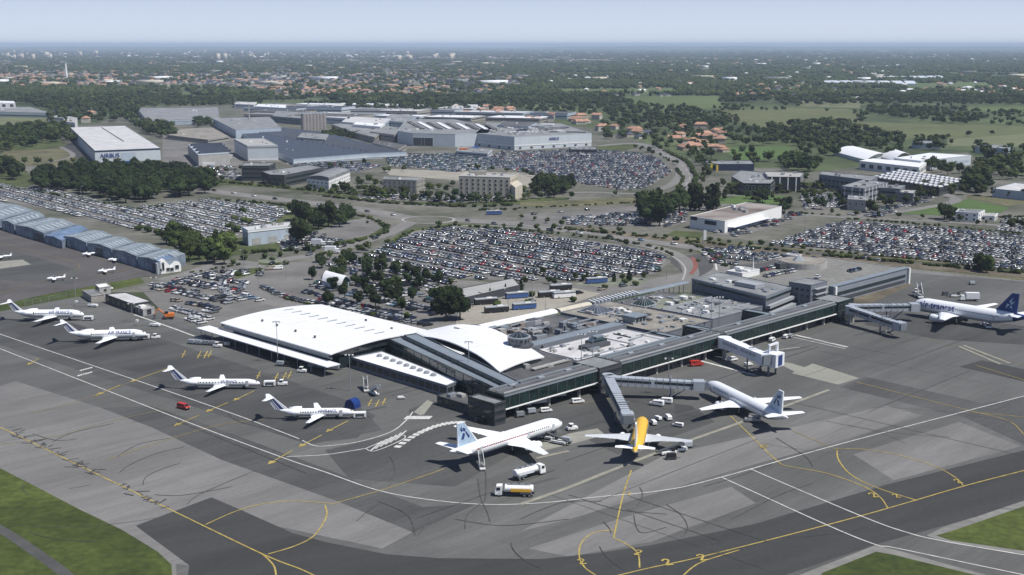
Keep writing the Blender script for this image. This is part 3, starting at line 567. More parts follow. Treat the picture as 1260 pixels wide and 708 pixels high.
def block(name, label, cat, roof, h, wall='cladding_pale', top='grey_roof', win=None, para=.5, z0=0, world=False, units=0, group=None, over=.0, rings=None, doors=None):
    pts = fix4([P(*p, h) for p in roof] if not world else list(roof)); pts = ccw(pts)
    cx = sum(p[0] for p in pts) / len(pts); cy = sum(p[1] for p in pts) / len(pts)
    r = thing(name, label, cat, (cx, cy, z0), 0, group, True)
    MB().prism(pts, z0, h - .35).build('wall', wall, r)
    def grow(k): return [(cx + (p[0] - cx) * k, cy + (p[1] - cy) * k) for p in pts]
    size = max(math.hypot(p[0] - cx, p[1] - cy) for p in pts); g1 = 1 + (over + .15) / size; g2 = 1 - .45 / size
    mb = MB(); A = grow(g1); B = grow(g2); n = len(pts)
    mb.add([(p[0], p[1], h - .35) for p in A] + [(p[0], p[1], h) for p in A] + [(p[0], p[1], h) for p in B] + [(p[0], p[1], h - min(para, .3)) for p in B],
           [(i, (i + 1) % n, n + (i + 1) % n, n + i) for i in range(n)] + [(n + i, n + (i + 1) % n, 2 * n + (i + 1) % n, 2 * n + i) for i in range(n)] +
           [(2 * n + i, 2 * n + (i + 1) % n, 3 * n + (i + 1) % n, 3 * n + i) for i in range(n)], 1)
    mb.add([(p[0], p[1], h - min(para, .3)) for p in B], [tuple(range(n))], 0); mb.add([(p[0], p[1], h - .36) for p in A], [tuple(range(n - 1, -1, -1))], 1)
    rf = mb.build('roof', [top, wall], r)
    for k in range(units):
        a, b = random.uniform(.15, .85), random.uniform(.2, .8); q = pts
        x = (q[0][0] * (1 - a) + q[1 % n][0] * a) * (1 - b) + (q[3 % n][0] * (1 - a) + q[2 % n][0] * a) * b; y = (q[0][1] * (1 - a) + q[1 % n][1] * a) * (1 - b) + (q[3 % n][1] * (1 - a) + q[2 % n][1] * a) * b
        s1, s2, s3 = random.uniform(1.2, 3.5), random.uniform(1.2, 3), random.uniform(.7, 1.8); an = math.atan2(q[1][1] - q[0][1], q[1][0] - q[0][0])
        u = MB(); u.box((x, y, h - .3 + s3 / 2), (s1, s2, s3), an); u.tube((x, y, h - .3 + s3), (x, y, h - .1 + s3), .45, .45, 8); u.build('roof_unit', random.choice(['steel', 'concrete', 'white_wall']), rf, org=(cx, cy, z0))
    if win:
        for i in range(n):
            a, b = pts[i], pts[(i + 1) % n]
            if facing(a, b) < .05: continue
            L_ = math.hypot(b[0] - a[0], b[1] - a[1])
            for (kind, z, pitch, w, hh, *m) in win:
                gm = m[0] if m else 'glass'; fm = m[1] if len(m) > 1 else wall
                if kind == 'band': on_wall(r, 'window_band', window_mesh(L_ * .94, hh, gm, fm), a, b, L_ / 2, z)
                elif kind == 'trim': on_wall(r, 'trim', window_mesh(L_, hh, gm, gm, .3), a, b, L_ / 2, z, .1)
                else:
                    c = max(1, int(L_ / pitch)); c = min(c, 30)
                    for k in range(c): on_wall(r, kind, window_mesh(w, hh, gm, fm), a, b, L_ * (k + .5) / c, z)
    return r, pts
def text_on(root, s, size, a, b, u, z, m, off=.2, name='lettering', depth=.04):
    cu = bpy.data.curves.new('lettering', 'FONT'); cu.body = s; cu.size = size; cu.align_x = 'CENTER'; cu.align_y = 'CENTER'; cu.extrude = depth; cu.offset = size * .012
    tmp = bpy.data.objects.new('tmp_text', cu); COL.objects.link(tmp); dg = bpy.context.evaluated_depsgraph_get()
    me = bpy.data.meshes.new_from_object(tmp.evaluated_get(dg)); bpy.data.objects.remove(tmp); me.name = 'lettering'; me.transform(Matrix.Rotation(pi / 2, 4, 'X')); me.materials.clear(); me.materials.append(M[m])
    return on_wall(root, name, me, a, b, u, z, off)

G4 = lambda rows, pitch=3.2, w=1.3, hh=1.4, m='glass', f='white_wall', z=1.8, st=3.1: [('window', z + k * st, pitch, w, hh, m, f) for k in range(rows)]
def ridges(r, A, B, C_, D_, h, n, w, rise, m, inset=.03, nm='roof_ridge', t0=0., t1=1.):
    """sawtooth ridges laid across a roof, from side AB to side DC"""
    for k in range(n):
        f = t0 + (t1 - t0) * (k + .5) / n; a = [A[i] + (B[i] - A[i]) * f for i in (0, 1)]; b = [D_[i] + (C_[i] - D_[i]) * f for i in (0, 1)]
        a, b = [a[i] + (b[i] - a[i]) * inset for i in (0, 1)], [b[i] + (a[i] - b[i]) * inset for i in (0, 1)]; d = Vector((B[0] - A[0], B[1] - A[1])).normalized() * w
        MB().add([(a[0], a[1], h - .3), (b[0], b[1], h - .3), (b[0] + d.x, b[1] + d.y, h - .3), (a[0] + d.x, a[1] + d.y, h - .3), (a[0] + d.x * .8, a[1] + d.y * .8, h + rise), (b[0] + d.x * .8, b[1] + d.y * .8, h + rise)], [(0, 1, 2, 3), (0, 4, 5, 1), (3, 2, 5, 4), (0, 3, 4), (1, 5, 2)]).build(nm, m, r)
# --- the warehouse with the blue lettering, far left
r, q = block('warehouse', 'large white warehouse with a dark seam along its pale roof and blue lettering', 'warehouse', [(86.7, 157), (116.5, 185.3), (197, 182), (154, 155)], 11.6, 'cladding_pale', 'membrane_pale', [('trim', 10.6, 0, 0, 1.0, 'navy_wall')], world=False)
f_ = [(q[i], q[(i + 1) % 4]) for i in range(4)]; fr = max(f_, key=lambda e: facing(*e)); L_ = math.hypot(fr[1][0] - fr[0][0], fr[1][1] - fr[0][1])
text_on(r, 'AIRBUS', 5.5, fr[0], fr[1], L_ * .22, 6.2, 'lettering', .5); on_wall(r, 'door', window_mesh(13, 8, 'cladding_blue', 'concrete'), fr[0], fr[1], L_ * .5, 4.2)
a = P(125, 157, 11.6); b = P(152, 174, 11.6); MB().tube((*a, 11.5), (*b, 11.5), .5, n=6).build('ridge_seam', 'dark_steel', r)
for (nm, lb, cat, rf, h, wl, tp, wn, un) in (
    ('factory_building', 'low pale factory building at the left edge beyond the dark wood', 'factory', [(-30, 131), (-30, 137), (63, 139), (38, 132)], 8, 'cladding_pale', 'grey_roof', [('band', 3, 0, 0, 1.6, 'glass', 'concrete')], 3),
    ('factory_tower', 'white tower block on the left edge factory', 'factory', [(-12, 124), (-10, 127), (19, 127), (17, 124.5)], 16, 'white_wall', 'white_roof', [('window', 12, 12, 5, 4, 'dark_wall', 'dark_wall')], 1),
    ('factory_building', 'flat grey hall beyond the wood, leftmost of the works', 'factory', [(168.8, 133.5), (181, 148), (270, 146.5), (268, 132.5)], 7, 'cladding_blue', 'grey_roof', [('trim', 5.5, 0, 0, 1, 'cladding_pale')], 2),
    ('factory_building', 'tall blank grey hall behind the sawtooth shed', 'factory', [(262, 146), (290, 160), (346, 157.5), (332, 144)], 10, 'cladding_blue', 'grey_roof', None, 3),
    ('factory_building', 'dark roofed long low hall with pale front edge, largest of the works', 'factory', [(291, 159), (318, 178), (361, 196), (452, 189), (500, 187), (463, 179.5), (400, 163), (345, 157)], 5.5, 'cladding_blue', 'slate', [('trim', 2.2, 0, 0, 1.6, 'cladding_pale')], 5),
    ('factory_building', 'windowless white grey block standing before the dark roofed hall', 'factory', [(288, 171), (304.5, 179.5), (342, 179), (325, 170.5)], 14.5, 'cladding_pale', 'concrete', [('trim', 13, 0, 0, .8, 'concrete'), ('band', 1.5, 0, 0, 1.2, 'white_roof', 'white_roof')], 3),
    ('office_building', 'dark glass cube beside the hotel road, left one', 'office', [(300, 200.5), (297, 204), (331, 204), (339, 200.5)], 12.5, 'dark_wall', 'grey_roof', [('band', 3, 0, 0, 1.4), ('band', 6.5, 0, 0, 1.4), ('band', 10, 0, 0, 1.4)], 3),
    ('office_building', 'dark glass cube with long wing reaching to the curved white office', 'office', [(322, 211), (332.5, 215), (350, 215.5), (398, 206), (380, 203)], 9.3, 'dark_wall', 'grey_roof', [('band', 2.6, 0, 0, 1.5, 'glass_green'), ('band', 6.2, 0, 0, 1.5, 'glass_green')], 4),
    ('motel', 'three storey grey motel with white end wall', 'motel', [(474, 217), (471, 220.5), (512.5, 222), (523, 218.5)], 10, 'stone_wall', 'grey_roof', G4(3, 3.6, 1.1, 1.2, f='stone_wall'), 3),
    ('store_building', 'long dark navy showroom beyond the glass offices', 'showroom', [(868, 198), (870, 202), (928, 202), (924, 197.5)], 6, 'navy_wall', 'grey_roof', None, 2),
    ('office_building', 'glazed two storey office with pale fins behind the white store', 'office', [(900, 217), (915, 225.5), (948, 226), (962, 214), (912, 209.5)], 9, 'glass_green', 'grey_roof', [('window', 2.4, 4, 2.6, 2.2, 'glass_green', 'concrete'), ('window', 6, 4, 2.6, 2.2, 'glass_green', 'concrete')], 5),
    ('office_building', 'three storey office with white fins beside the glazed one', 'office', [(940, 211), (945, 217.5), (985, 218), (989, 212.5)], 11, 'glass', 'concrete', [('fin', 5.4, 5.5, .7, 10.4, 'white_wall', 'white_wall'), ('band', 3.6, 0, 0, .5, 'dark_wall')], 5),
    ('office_building', 'long dark office under the white skylight hall', 'office', [(1012, 211), (1008, 214.5), (1072, 222), (1080, 217)], 11, 'office_wall', 'grey_roof', [('window', 3, 4, 2.4, 1.6, 'glass', 'office_wall'), ('window', 7, 4, 2.4, 1.6, 'glass', 'office_wall')], 3),
    ('office_building', 'stepped grey office with white fins nearest the lawn street', 'office', [(1063, 221), (1035, 229), (1063, 232), (1093, 224.5)], 11, 'office_wall', 'grey_roof', [('fin', 5.4, 6, .8, 10.2, 'white_wall', 'white_wall'), ('band', 4, 0, 0, 1.3), ('band', 8, 0, 0, 1.3)], 4),
    ('office_building', 'grey office wing right of the stepped office', 'office', [(1085, 227), (1083, 231), (1108, 232.5), (1114, 228)], 9, 'office_wall', 'grey_roof', [('band', 2.4, 0, 0, 1.3), ('band', 6, 0, 0, 1.3)], 2),
    ('office_building', 'low office wing with white end next to the round tree', 'office', [(1104, 233), (1102, 236), (1124, 238), (1127, 234)], 7, 'office_wall', 'concrete', [('window', 3, 3, 1.6, 1.6, 'glass', 'white_wall')], 1),
    ('office_building', 'small white office block at the corner of the office car park', 'office', [(1044, 240), (1043, 245), (1065, 246.5), (1068, 241.5)], 7.5, 'concrete', 'grey_roof', [('window', 4.5, 3.4, 1.4, 1.4, 'glass', 'white_wall')], 1),
    ('warehouse', 'long low white roofed shed before the wave roofed halls', 'warehouse', [(1075, 195), (1057.5, 198), (1131, 206), (1140, 200)], 7.5, 'white_wall', 'white_roof', [('window', 3.5, 9, 5, 3.5, 'dark_wall', 'white_wall')], 0),
    ('warehouse', 'broad bright white roofed hall beside the wave roofs', 'warehouse', [(1145, 188), (1100, 194.5), (1133, 198), (1195, 191)], 9, 'cladding_pale', 'white_roof', [('band', 4, 0, 0, 2, 'cladding_blue')], 3),
    ('warehouse', 'grey warehouse with white eaves at the right edge', 'warehouse', [(1250, 225), (1222, 232), (1268, 236.5), (1290, 229)], 6.5, 'cladding_blue', 'membrane_pale', None, 0),
    ('warehouse', 'pale grey shed roof in the far trees, right of the wave roofs', 'warehouse', [(1205, 178), (1200, 181), (1240, 183), (1248, 179)], 6, 'cladding_blue', 'grey_roof', None, 0),
    ('warehouse', 'long grey shed behind the wave roofed halls', 'warehouse', [(1125, 173), (1122, 176), (1158, 177), (1156, 174)], 6, 'cladding_blue', 'grey_roof', None, 0),
    ('clinic_building', 'small white two storey house beside the lawn', 'house', [(1180, 257), (1176, 260.5), (1204, 262), (1212, 258.5)], 6, 'white_wall', 'grey_roof', [('window', 1.7, 4.2, 1.3, 1.5, 'glass', 'white_wall'), ('window', 4.3, 4.2, 1.3, 1.3, 'glass', 'white_wall')], 1),
    ('annexe', 'low white annexe right of the house beside the lawn', 'annexe', [(1208, 262), (1206, 265), (1224, 266), (1228, 262.5)], 3.4, 'white_wall', 'concrete', [('window', 1.6, 3, 1.6, 1.4)], 0),
    ('flat_roofed_shelter', 'flat pale metal canopy beyond the terminal trees', 'canopy', [(560, 356), (568, 367), (640, 350.5), (632, 342)], 3.6, 'dark_wall', 'concrete', None, 0),
    ('site_office', 'low green grey flat roofed shed beside the general aviation fence', 'shed', [(129.6, 362), (163, 374), (186, 370.5), (154, 359.5)], 4.0, 'dark_wall', 'membrane_pale', [('window', 2, 5, 3.4, 2, 'glass_green', 'dark_wall')], 0),
    ('service_building', 'glass fronted porch block on the end of the green grey shed', 'annexe', [(166, 377), (176, 381), (190, 378), (181, 374)], 3.0, 'concrete', 'concrete', [('window', 1.6, 3, 2, 2, 'glass', 'dark_steel')], 1),
    ('portable_cabin', 'pale two level cabin by the apron gate beside the grass strip', 'cabin', [(117, 350), (122, 354), (136, 352), (131, 348)], 4.5, 'concrete', 'white_wall', [('window', 3, 3, 1.2, 1.1)], 0),
    ('service_building', 'pink grey shed behind the green grey shed', 'shed', [(101, 357), (112, 364), (128, 362), (116, 356)], 3.2, 'stone_wall', 'grey_roof', None, 0),
):
    block(nm, lb, cat, rf, h, wl, tp, wn, units=un)
big = [o_ for o_ in COL.objects if o_.get('label', '').startswith('dark roofed long low hall')][0]
ridges(big, P(300, 161, 5.5), P(452, 187, 5.5), P(492, 186, 5.5), P(345, 159, 5.5), 5.5, 26, 3, 1.2, 'slate')
for lb, px, py in (('yellow banner pole before the navy showroom, left one', 874, 214), ('yellow banner pole before the navy showroom, right one', 881, 216), ('white totem sign by the bypass verge', 865, 303)):
    x, y = P(px, py); r = thing('totem_sign', lb, 'sign', (x, y, 0), 0, None, True); MB().tube((x, y, 0), (x, y, 9), .25).build('pole', 'steel', r); MB().box((x + .9, y, 6), (1.6, .2, 5.4)).build('banner', 'yellow_paint' if 'yellow' in lb else 'white_wall', r)
# hotel: five storeys, stepped end
r, q = block('hotel', 'five storey cream hotel with rows of square windows', 'hotel', [(575, 211.5), (564.5, 216.5), (627.6, 218.5), (637, 214.5)], 14, 'cream', 'concrete', G4(4, 4.2, 1.5, 1.6, f='cream', z=2.2, st=3.0), units=5)
o = r['_o']; MB().prism(ccw(fix4([P(628, 226, 9), P(634, 231, 9), P(643, 227, 9)])), 0, 9).build('end_wing', 'cream', r)
MB().box((*P(588, 213, 15), 15), (12, 6, 3), .1).build('lift_house', 'stone_wall', r)
# curved white office next to it
r = thing('office_building', 'white office with a curved gable roof beside the motel', 'office', (*P(404, 230), 0), 0, None, True)
A = P(378, 231); B = P(404.8, 234); C_ = P(431, 223); D_ = (A[0] + C_[0] - B[0], A[1] + C_[1] - B[1]); mb = MB()
MB().prism(ccw([A, B, C_, D_]), 0, 7).build('wall', 'white_wall', r)
n_ = 8; ra = []; rb = []
for i in range(n_ + 1):
    t = i / n_; z = 7 + 3.2 * sin(pi * (.12 + .62 * t)) ; ra.append((A[0] + (B[0] - A[0]) * t, A[1] + (B[1] - A[1]) * t, z)); rb.append((D_[0] + (C_[0] - D_[0]) * t, D_[1] + (C_[1] - D_[1]) * t, z))
mb.add(ra + rb, [(i, i + 1, n_ + 2 + i, n_ + 1 + i) for i in range(n_)]); mb.add(ra + [(B[0], B[1], 6.9), (A[0], A[1], 6.9)], [tuple(range(n_ + 3))]); mb.add(rb + [(C_[0], C_[1], 6.9), (D_[0], D_[1], 6.9)], [tuple(range(n_ + 2, -1, -1))])
mb.add([ra[-1], rb[-1], (C_[0], C_[1], 6.9), (B[0], B[1], 6.9)], [(0, 3, 2, 1)]); mb.add([ra[0], rb[0], (D_[0], D_[1], 6.9), (A[0], A[1], 6.9)], [(0, 1, 2, 3)]); mb.build('roof', 'grey_roof', r)
for z in (2, 4.8):
    for k in range(12): on_wall(r, 'window', window_mesh(1.6, 1.2, 'glass', 'white_wall'), B, C_, math.hypot(C_[0] - B[0], C_[1] - B[1]) * (k + .5) / 12, z)
    for k in range(5): on_wall(r, 'window', window_mesh(1.6, 1.2, 'glass', 'white_wall'), A, B, math.hypot(B[0] - A[0], B[1] - A[1]) * (k + .5) / 5, z)
# sawtooth shed
r, q = block('workshop', 'small pale shed with four dark sawtooth roof ridges beside the warehouse', 'shed', [(231, 178), (244, 191), (282.6, 188.5), (268, 177)], 10.6, 'concrete', 'cladding_blue', None)
for k in range(4):
    t = .14 + k * .24; a = [q[0][i] * (1 - t) + q[1][i] * t for i in (0, 1)]; b = [q[3][i] * (1 - t) + q[2][i] * t for i in (0, 1)]
    if math.hypot(q[1][0] - q[0][0], q[1][1] - q[0][1]) < math.hypot(q[2][0] - q[1][0], q[2][1] - q[1][1]): pass
    w = 3.2; MB().add([(a[0], a[1], 10.4), (b[0], b[1], 10.4), (b[0] + w, b[1] - w * .3, 10.4), (a[0] + w, a[1] - w * .3, 10.4), (a[0] + w, a[1] - w * .3, 13), (b[0] + w, b[1] - w * .3, 13)], [(0, 1, 2, 3), (0, 4, 5, 1), (3, 2, 5, 4), (0, 3, 4), (1, 5, 2)]).build('roof_ridge', 'slate', r)
# the main works: long blue-white fronts
r, q = block('factory_building', 'long blue white factory hall with lettered front above the factory car park', 'factory', [(600, 151), (584, 164), (633, 168.5), (728, 164), (690, 152)], 14, 'cladding_pale', 'grey_roof', [('trim', 4.5, 0, 0, .8, 'white_wall'), ('window', 2, 14, 3, 2.2, 'dark_wall', 'cladding_blue')], units=46)
for k in range(26):
    c = P(random.uniform(606, 712), random.uniform(153.5, 163), 14); MB().box((c[0], c[1], 14.3), (random.uniform(6, 22), random.uniform(4, 9), random.uniform(.5, 1.6)), R(random.choice((-14, -14, 76)))).build('roof_light', random.choice(['white_roof', 'grey_roof_dark', 'slate', 'membrane_pale', 'grey_roof']), r)
a, b = max([(q[i], q[(i + 1) % len(q)]) for i in range(len(q))], key=lambda e: facing(*e) * math.hypot(e[1][0] - e[0][0], e[1][1] - e[0][1])); text_on(r, 'AIRBUS', 4, a, b, math.hypot(b[0] - a[0], b[1] - a[1]) * .5, 10, 'lettering', .5)
r, q = block('factory_building', 'factory hall with white roof strips and two dark hangar doors', 'factory', [(500, 147), (489, 161), (508, 164), (560, 165), (600, 164), (612, 158), (560, 147)], 14, 'cladding_pale', 'grey_roof', None, units=8)
a, b = max([(q[i], q[(i + 1) % len(q)]) for i in range(len(q))], key=lambda e: facing(*e) * math.hypot(e[1][0] - e[0][0], e[1][1] - e[0][1]))
for u in (.14, .34): on_wall(r, 'door', window_mesh(13, 9, 'dark_wall', 'white_wall'), a, b, math.hypot(b[0] - a[0], b[1] - a[1]) * u, 4.8)
for k in range(9):
    a = P(500 + k * 12, 148.5 + k * .5, 14); b = P(524 + k * 11, 161, 14); MB().box(((a[0] + b[0]) / 2, (a[1] + b[1]) / 2, 14.4), (math.hypot(b[0] - a[0], b[1] - a[1]) * .7, 5, .8), math.atan2(b[1] - a[1], b[0] - a[0])).build('roof_light', 'white_roof' if k % 2 else 'grey_roof_dark', r)
WORKS = [  # the lesser halls of the works
    ([(404, 138), (398, 144), (430, 146), (432, 139)], 9, 'cladding_pale', 'membrane_pale', 'white roofed hall among the trees behind the silos'),
    ([(408, 153), (436, 163), (461, 169), (470, 162), (430, 151)], 7, 'stone_wall', 'grey_roof', 'long grey shed running behind the dark roofed hall'),
    ([(340, 136), (335, 143), (372, 146), (384, 139)], 9, 'office_wall', 'grey_roof', 'grey hall left of the silos'),
    ([(430, 143), (420, 150), (470, 154), (482, 146)], 9, 'cladding_blue', 'membrane_pale', 'pale flat hall right of the silos'),
    ([(482, 140), (470, 148), (500, 151), (512, 143)], 8, 'cladding_blue', 'grey_roof', 'blue grey hall at the back of the works'),
    ([(470, 154), (455, 162), (485, 166), (498, 158)], 8, 'concrete', 'grey_roof', 'concrete roofed hall in the middle of the works'),
    ([(440, 150), (434, 153), (468, 156), (474, 152)], 10, 'white_wall', 'white_roof', 'narrow bright white strip of a hall in the works'),
    ([(463, 172), (458, 176), (490, 184), (500, 178)], 6, 'stone_wall', 'grey_roof_dark', 'low dark shed behind the painted steel yard'),
    ([(372, 163), (366, 169), (400, 172), (404, 165)], 8, 'concrete', 'grey_roof', 'low annexe below the silos'),
    ([(215, 159), (205, 166), (256, 172), (282, 168), (262, 157)], 5, 'stone_wall', 'beige_roof', 'beige flat roofed store behind the sawtooth shed'),
    ([(565, 180), (562, 186), (600, 189), (606, 184)], 5, 'cladding_pale', 'grey_roof', 'low pale shed in front of the long factory hall'),
    ([(620, 149), (612, 154), (650, 156), (660, 151)], 16, 'cladding_blue', 'grey_roof_dark', 'raised plant deck on the far side of the long factory hall'),
    ([(318, 128), (314, 131), (352, 133), (352, 129)], 7, 'white_wall', 'white_roof', 'small white hall beyond the works'),
    ([(290, 125), (288, 128), (312, 129), (316, 126)], 7, 'white_wall', 'membrane_pale', 'small pale hall left of the tall works mast'),
    ([(700, 181), (703, 184), (735, 184), (733, 181)], 4, 'dark_wall', 'grey_roof', 'long dark bus like canopy at the factory car park'),
    ([(560, 128), (556, 131), (590, 132), (592, 129)], 7, 'white_wall', 'membrane_pale', 'pale hall beyond the works village'),
    ([(380, 128), (378, 130), (402, 131), (404, 128.6)], 7, 'white_wall', 'membrane_pale', 'pale hall in the trees beyond the works'),
    ([(60, 141), (59, 144), (78, 145), (80, 142)], 6, 'white_wall', 'concrete', 'ruined looking white block at the wood edge'),
    ([(84, 143), (82, 150), (92, 151), (95, 145)], 12, 'white_wall', 'concrete', 'white farm tower with small spire at the wood edge'),
]
for rf, h, wl, tp, lb in WORKS: block('factory_building', lb, 'factory', rf, h, wl, tp, [('band', h * .6, 0, 0, 1.2, 'glass', wl)], units=4)
for k in range(7):
    x, y = P(374 + k * 4.1, 160.5 - k * .15); h = 21; mb = MB(); mb.tube((x, y, 0), (x, y, h), 3.4, n=14); s = mb.build('silo', 'silo'); tag(s, f'tall grey brown silo, {nth(k + 1)} from the left of seven', 'silo', 'row of silos at the works')
    s2 = MB().tube((x, y, h), (x, y, h + 1.6), 3.4, .5, n=14).build('silo_cap', 'steel', s)
def mast(name, lb, px, py, h, w=.35, m='steel', cat='mast', group=None, lamps=0):
    x, y = P(px, py); r = thing(name, lb, cat, (x, y, 0), 0, group, True); MB().tube((x, y, 0), (x, y, h), w, w * .45, 8).build('pole', m, r)
    if lamps:
        q = MB(); q.box((x, y, h - .1), (2.6, .18, .18)); q.box((x, y, h - .5), (.18, 2.2, .15)); q.build('crossarm', 'dark_steel', r)
        for k in range(lamps):
            a = -1.1 + 2.2 * k / max(lamps - 1, 1); MB().box((x + a, y - .25, h - .3), (.55, .45, .35), 0, 0).build('lamp', 'white_wall', r)
    return r
mast('chimney', 'tall thin chimney rising from the middle of the works', 307, 156, 30, 1.2, 'concrete', 'chimney')
mast('water_tower', 'pale water tower in the left suburbs', 82, 97, 48, 5, 'white_wall', 'water tower')
c = P(82, 97); 
mast('mast', 'thin radio mast among the distant trees left of the silos', 290, 140, 26, .6)
# hall with round white skylights
r, q = block('warehouse', 'long dark hall with a roof full of white skylights', 'warehouse', [(1107, 209), (1072, 218), (1156, 231), (1188, 221)], 6.5, 'glass', 'grey_roof_dark', [('window', 3.2, 6, 3.6, 3, 'glass', 'office_wall')])
for i in range(15):
    for j in range(5):
        u, v = (i + .5) / 15, (j + .5) / 5; A, B, C_, D_ = P(1107, 209, 6.8), P(1072, 218, 6.8), P(1156, 231, 6.8), P(1188, 221, 6.8)
        x = (B[0] * (1 - v) + A[0] * v) * (1 - u) + (C_[0] * (1 - v) + D_[0] * v) * u; y = (B[1] * (1 - v) + A[1] * v) * (1 - u) + (C_[1] * (1 - v) + D_[1] * v) * u
        if 'SKL' not in WIN: WIN['SKL'] = MB().loft([[(1.9, -1.6, 0), (1.9, 1.6, 0), (-1.9, 1.6, 0), (-1.9, -1.6, 0)], [(1.5, -1.3, 1), (1.5, 1.3, 1), (-1.5, 1.3, 1), (-1.5, -1.3, 1)]]).mesh('skylight', ['white_roof'])
        o = r['_o']; child('skylight', WIN['SKL'], r, (x - o[0], y - o[1], 6.5), (0, 0, .2))
# wave roofed halls
def vault(name, lb, cat, base, h, rise, m='white_roof', wall='cladding_pale', seg=12, along=0, group=None, px=True, skew=0.):
    """base: four ground corners; the vault arches from side 0-1 to side 3-2"""
    a, b, c_, d = [P(*p) for p in base] if px else base
    cx, cy = (a[0] + c_[0]) / 2, (a[1] + c_[1]) / 2; r = thing(name, lb, cat, (cx, cy, 0), 0, group, True); MB().prism(ccw([a, b, c_, d]), 0, h).build('wall', wall, r)
    L0 = []; L1 = []
    for i in range(seg + 1):
        t = i / seg; z = h + .05 + rise * sin(pi * t) ** .8; L0.append((a[0] + (d[0] - a[0]) * t, a[1] + (d[1] - a[1]) * t, z)); L1.append((b[0] + (c_[0] - b[0]) * t, b[1] + (c_[1] - b[1]) * t, z))
    mb = MB(); mb.add(L0 + L1, [(i, seg + 1 + i, seg + 2 + i, i + 1) for i in range(seg)]); mb.add([(p[0], p[1], p[2] - .3) for p in L0 + L1], [(i, i + 1, seg + 2 + i, seg + 1 + i) for i in range(seg)])
    for i in range(seg):
        for Lx in (L0, L1): p, q_ = Lx[i], Lx[i + 1]; mb.add([p, q_, (q_[0], q_[1], q_[2] - .3), (p[0], p[1], p[2] - .3)], [(0, 1, 2, 3)])
    mb.build('roof', m, r)
    for Lx, nm in ((L0, 'gable'), (L1, 'gable')): MB().add([(p[0], p[1], p[2] - .32) for p in Lx], [tuple(range(seg + 1))]).build(nm, 'glass_green' if m == 'white_roof' else wall, r)
    return r
vault('wave_roof_hall', 'white wave roofed sports hall, left of the pair', 'hall', [(1026, 191), (1066, 202), (1092, 195), (1056, 186)], 3.5, 3.4)
vault('wave_roof_hall', 'bright arched white hall behind the round dark tree, right of the pair', 'hall', [(1084, 197), (1100, 202), (1122, 197), (1108, 192)], 3, 5.5)
vault('arched_shelter', 'white arched tent roof among the terminal car park trees', 'tent', [(396, 352), (420, 359), (431, 352), (406, 345)], 2.5, 3.2, wall='cladding_blue')
# blue shed near the roundabout
r, q = block('depot', 'long pale blue corrugated depot with white roof near the roundabout', 'depot', [(298, 279.5), (305, 283.5), (364, 277), (357, 273)], 8.8, 'cladding_blue', 'membrane_pale', [('trim', 7.9, 0, 0, .7, 'white_wall'), ('window', 2.2, 9, 5, 3.2, 'concrete', 'concrete')], units=5)
# white store with brown roof
r, q = block('store_building', 'white retail store with brown gravel roof and dark sign panel', 'store', [(849, 266), (892, 272), (962, 254), (918, 249)], 7.3, 'white_wall', 'brown_roof', None, units=6)
E_ = sorted([(q[i], q[(i + 1) % 4]) for i in range(4)], key=lambda e: -facing(*e))
for a, b in E_[:2]:
    L_ = math.hypot(b[0] - a[0], b[1] - a[1])
    if (a[0] + b[0]) / 2 < P(892, 272, 7.3)[0]: on_wall(r, 'sign_panel', window_mesh(L_ * .32, 2.2, 'navy_wall', 'navy_wall'), a, b, L_ * .6, 5, .2); on_wall(r, 'sign_panel', window_mesh(L_ * .18, 2, 'navy_wall', 'navy_wall'), a, b, L_ * .12, 6.3, .2)
    else: on_wall(r, 'blue_band', window_mesh(L_ * .7, .8, 'blue_tarp', 'blue_tarp'), a, b, L_ * .4, 1.4, .1); on_wall(r, 'eave_canopy', MB().box((0, -2, 0), (L_ * .62, 4, .4)).mesh('eave_canopy', ['white_roof']), a, b, L_ * .36, 3.2, 0)
for lb, px, py, s in (('blue container standing before the white warehouse', 163, 204, (9, 3.4, 3)), ('blue container with white text panels under the warehouse door', 153, 203.5, (14, 4, 3.6)), ('red container left of the blue one at the warehouse', 146, 205, (5, 3, 2.6)), ('blue tarpaulin covered stack right of the sawtooth shed', 222, 208, (9, 6, 4)), ('orange container in the yard before the long factory hall', 571, 190, (9, 5, 6)), ('blue container beside the orange one at the factory', 585, 187, (7, 4, 5)), ('white container standing before the sawtooth shed', 257, 205, (11, 3, 3)), ('white container on the right of the factory gate', 283, 196, (5, 3, 4))):
    x, y = P(px, py); m = 'van_red' if lb.startswith('red') else 'orange_paint' if lb.startswith('orange') else 'white_wall' if lb.startswith('white') else 'blue_tarp'
    r = thing('container', lb, 'container', (x, y, .1), random.uniform(-.1, .2)); mb = MB(); mb.box((0, 0, s[2] / 2 + .1), s)
    for k in range(9): mb.box((-s[0] / 2 + s[0] * (k + .5) / 9, -s[1] / 2 - .05, s[2] / 2 + .1), (.25, .12, s[2] * .9))
    child('box_body', mb.mesh('box_body', [m]), r); d = MB(); d.box((s[0] / 2 + .06, 0, s[2] / 2), (.12, s[1] * .9, s[2] * .9)); d.box((s[0] / 2 + .15, .2, s[2] / 2), (.08, .08, s[2] * .8)); child('door', d.mesh('door', ['white_wall' if m == 'blue_tarp' else 'steel']), r)

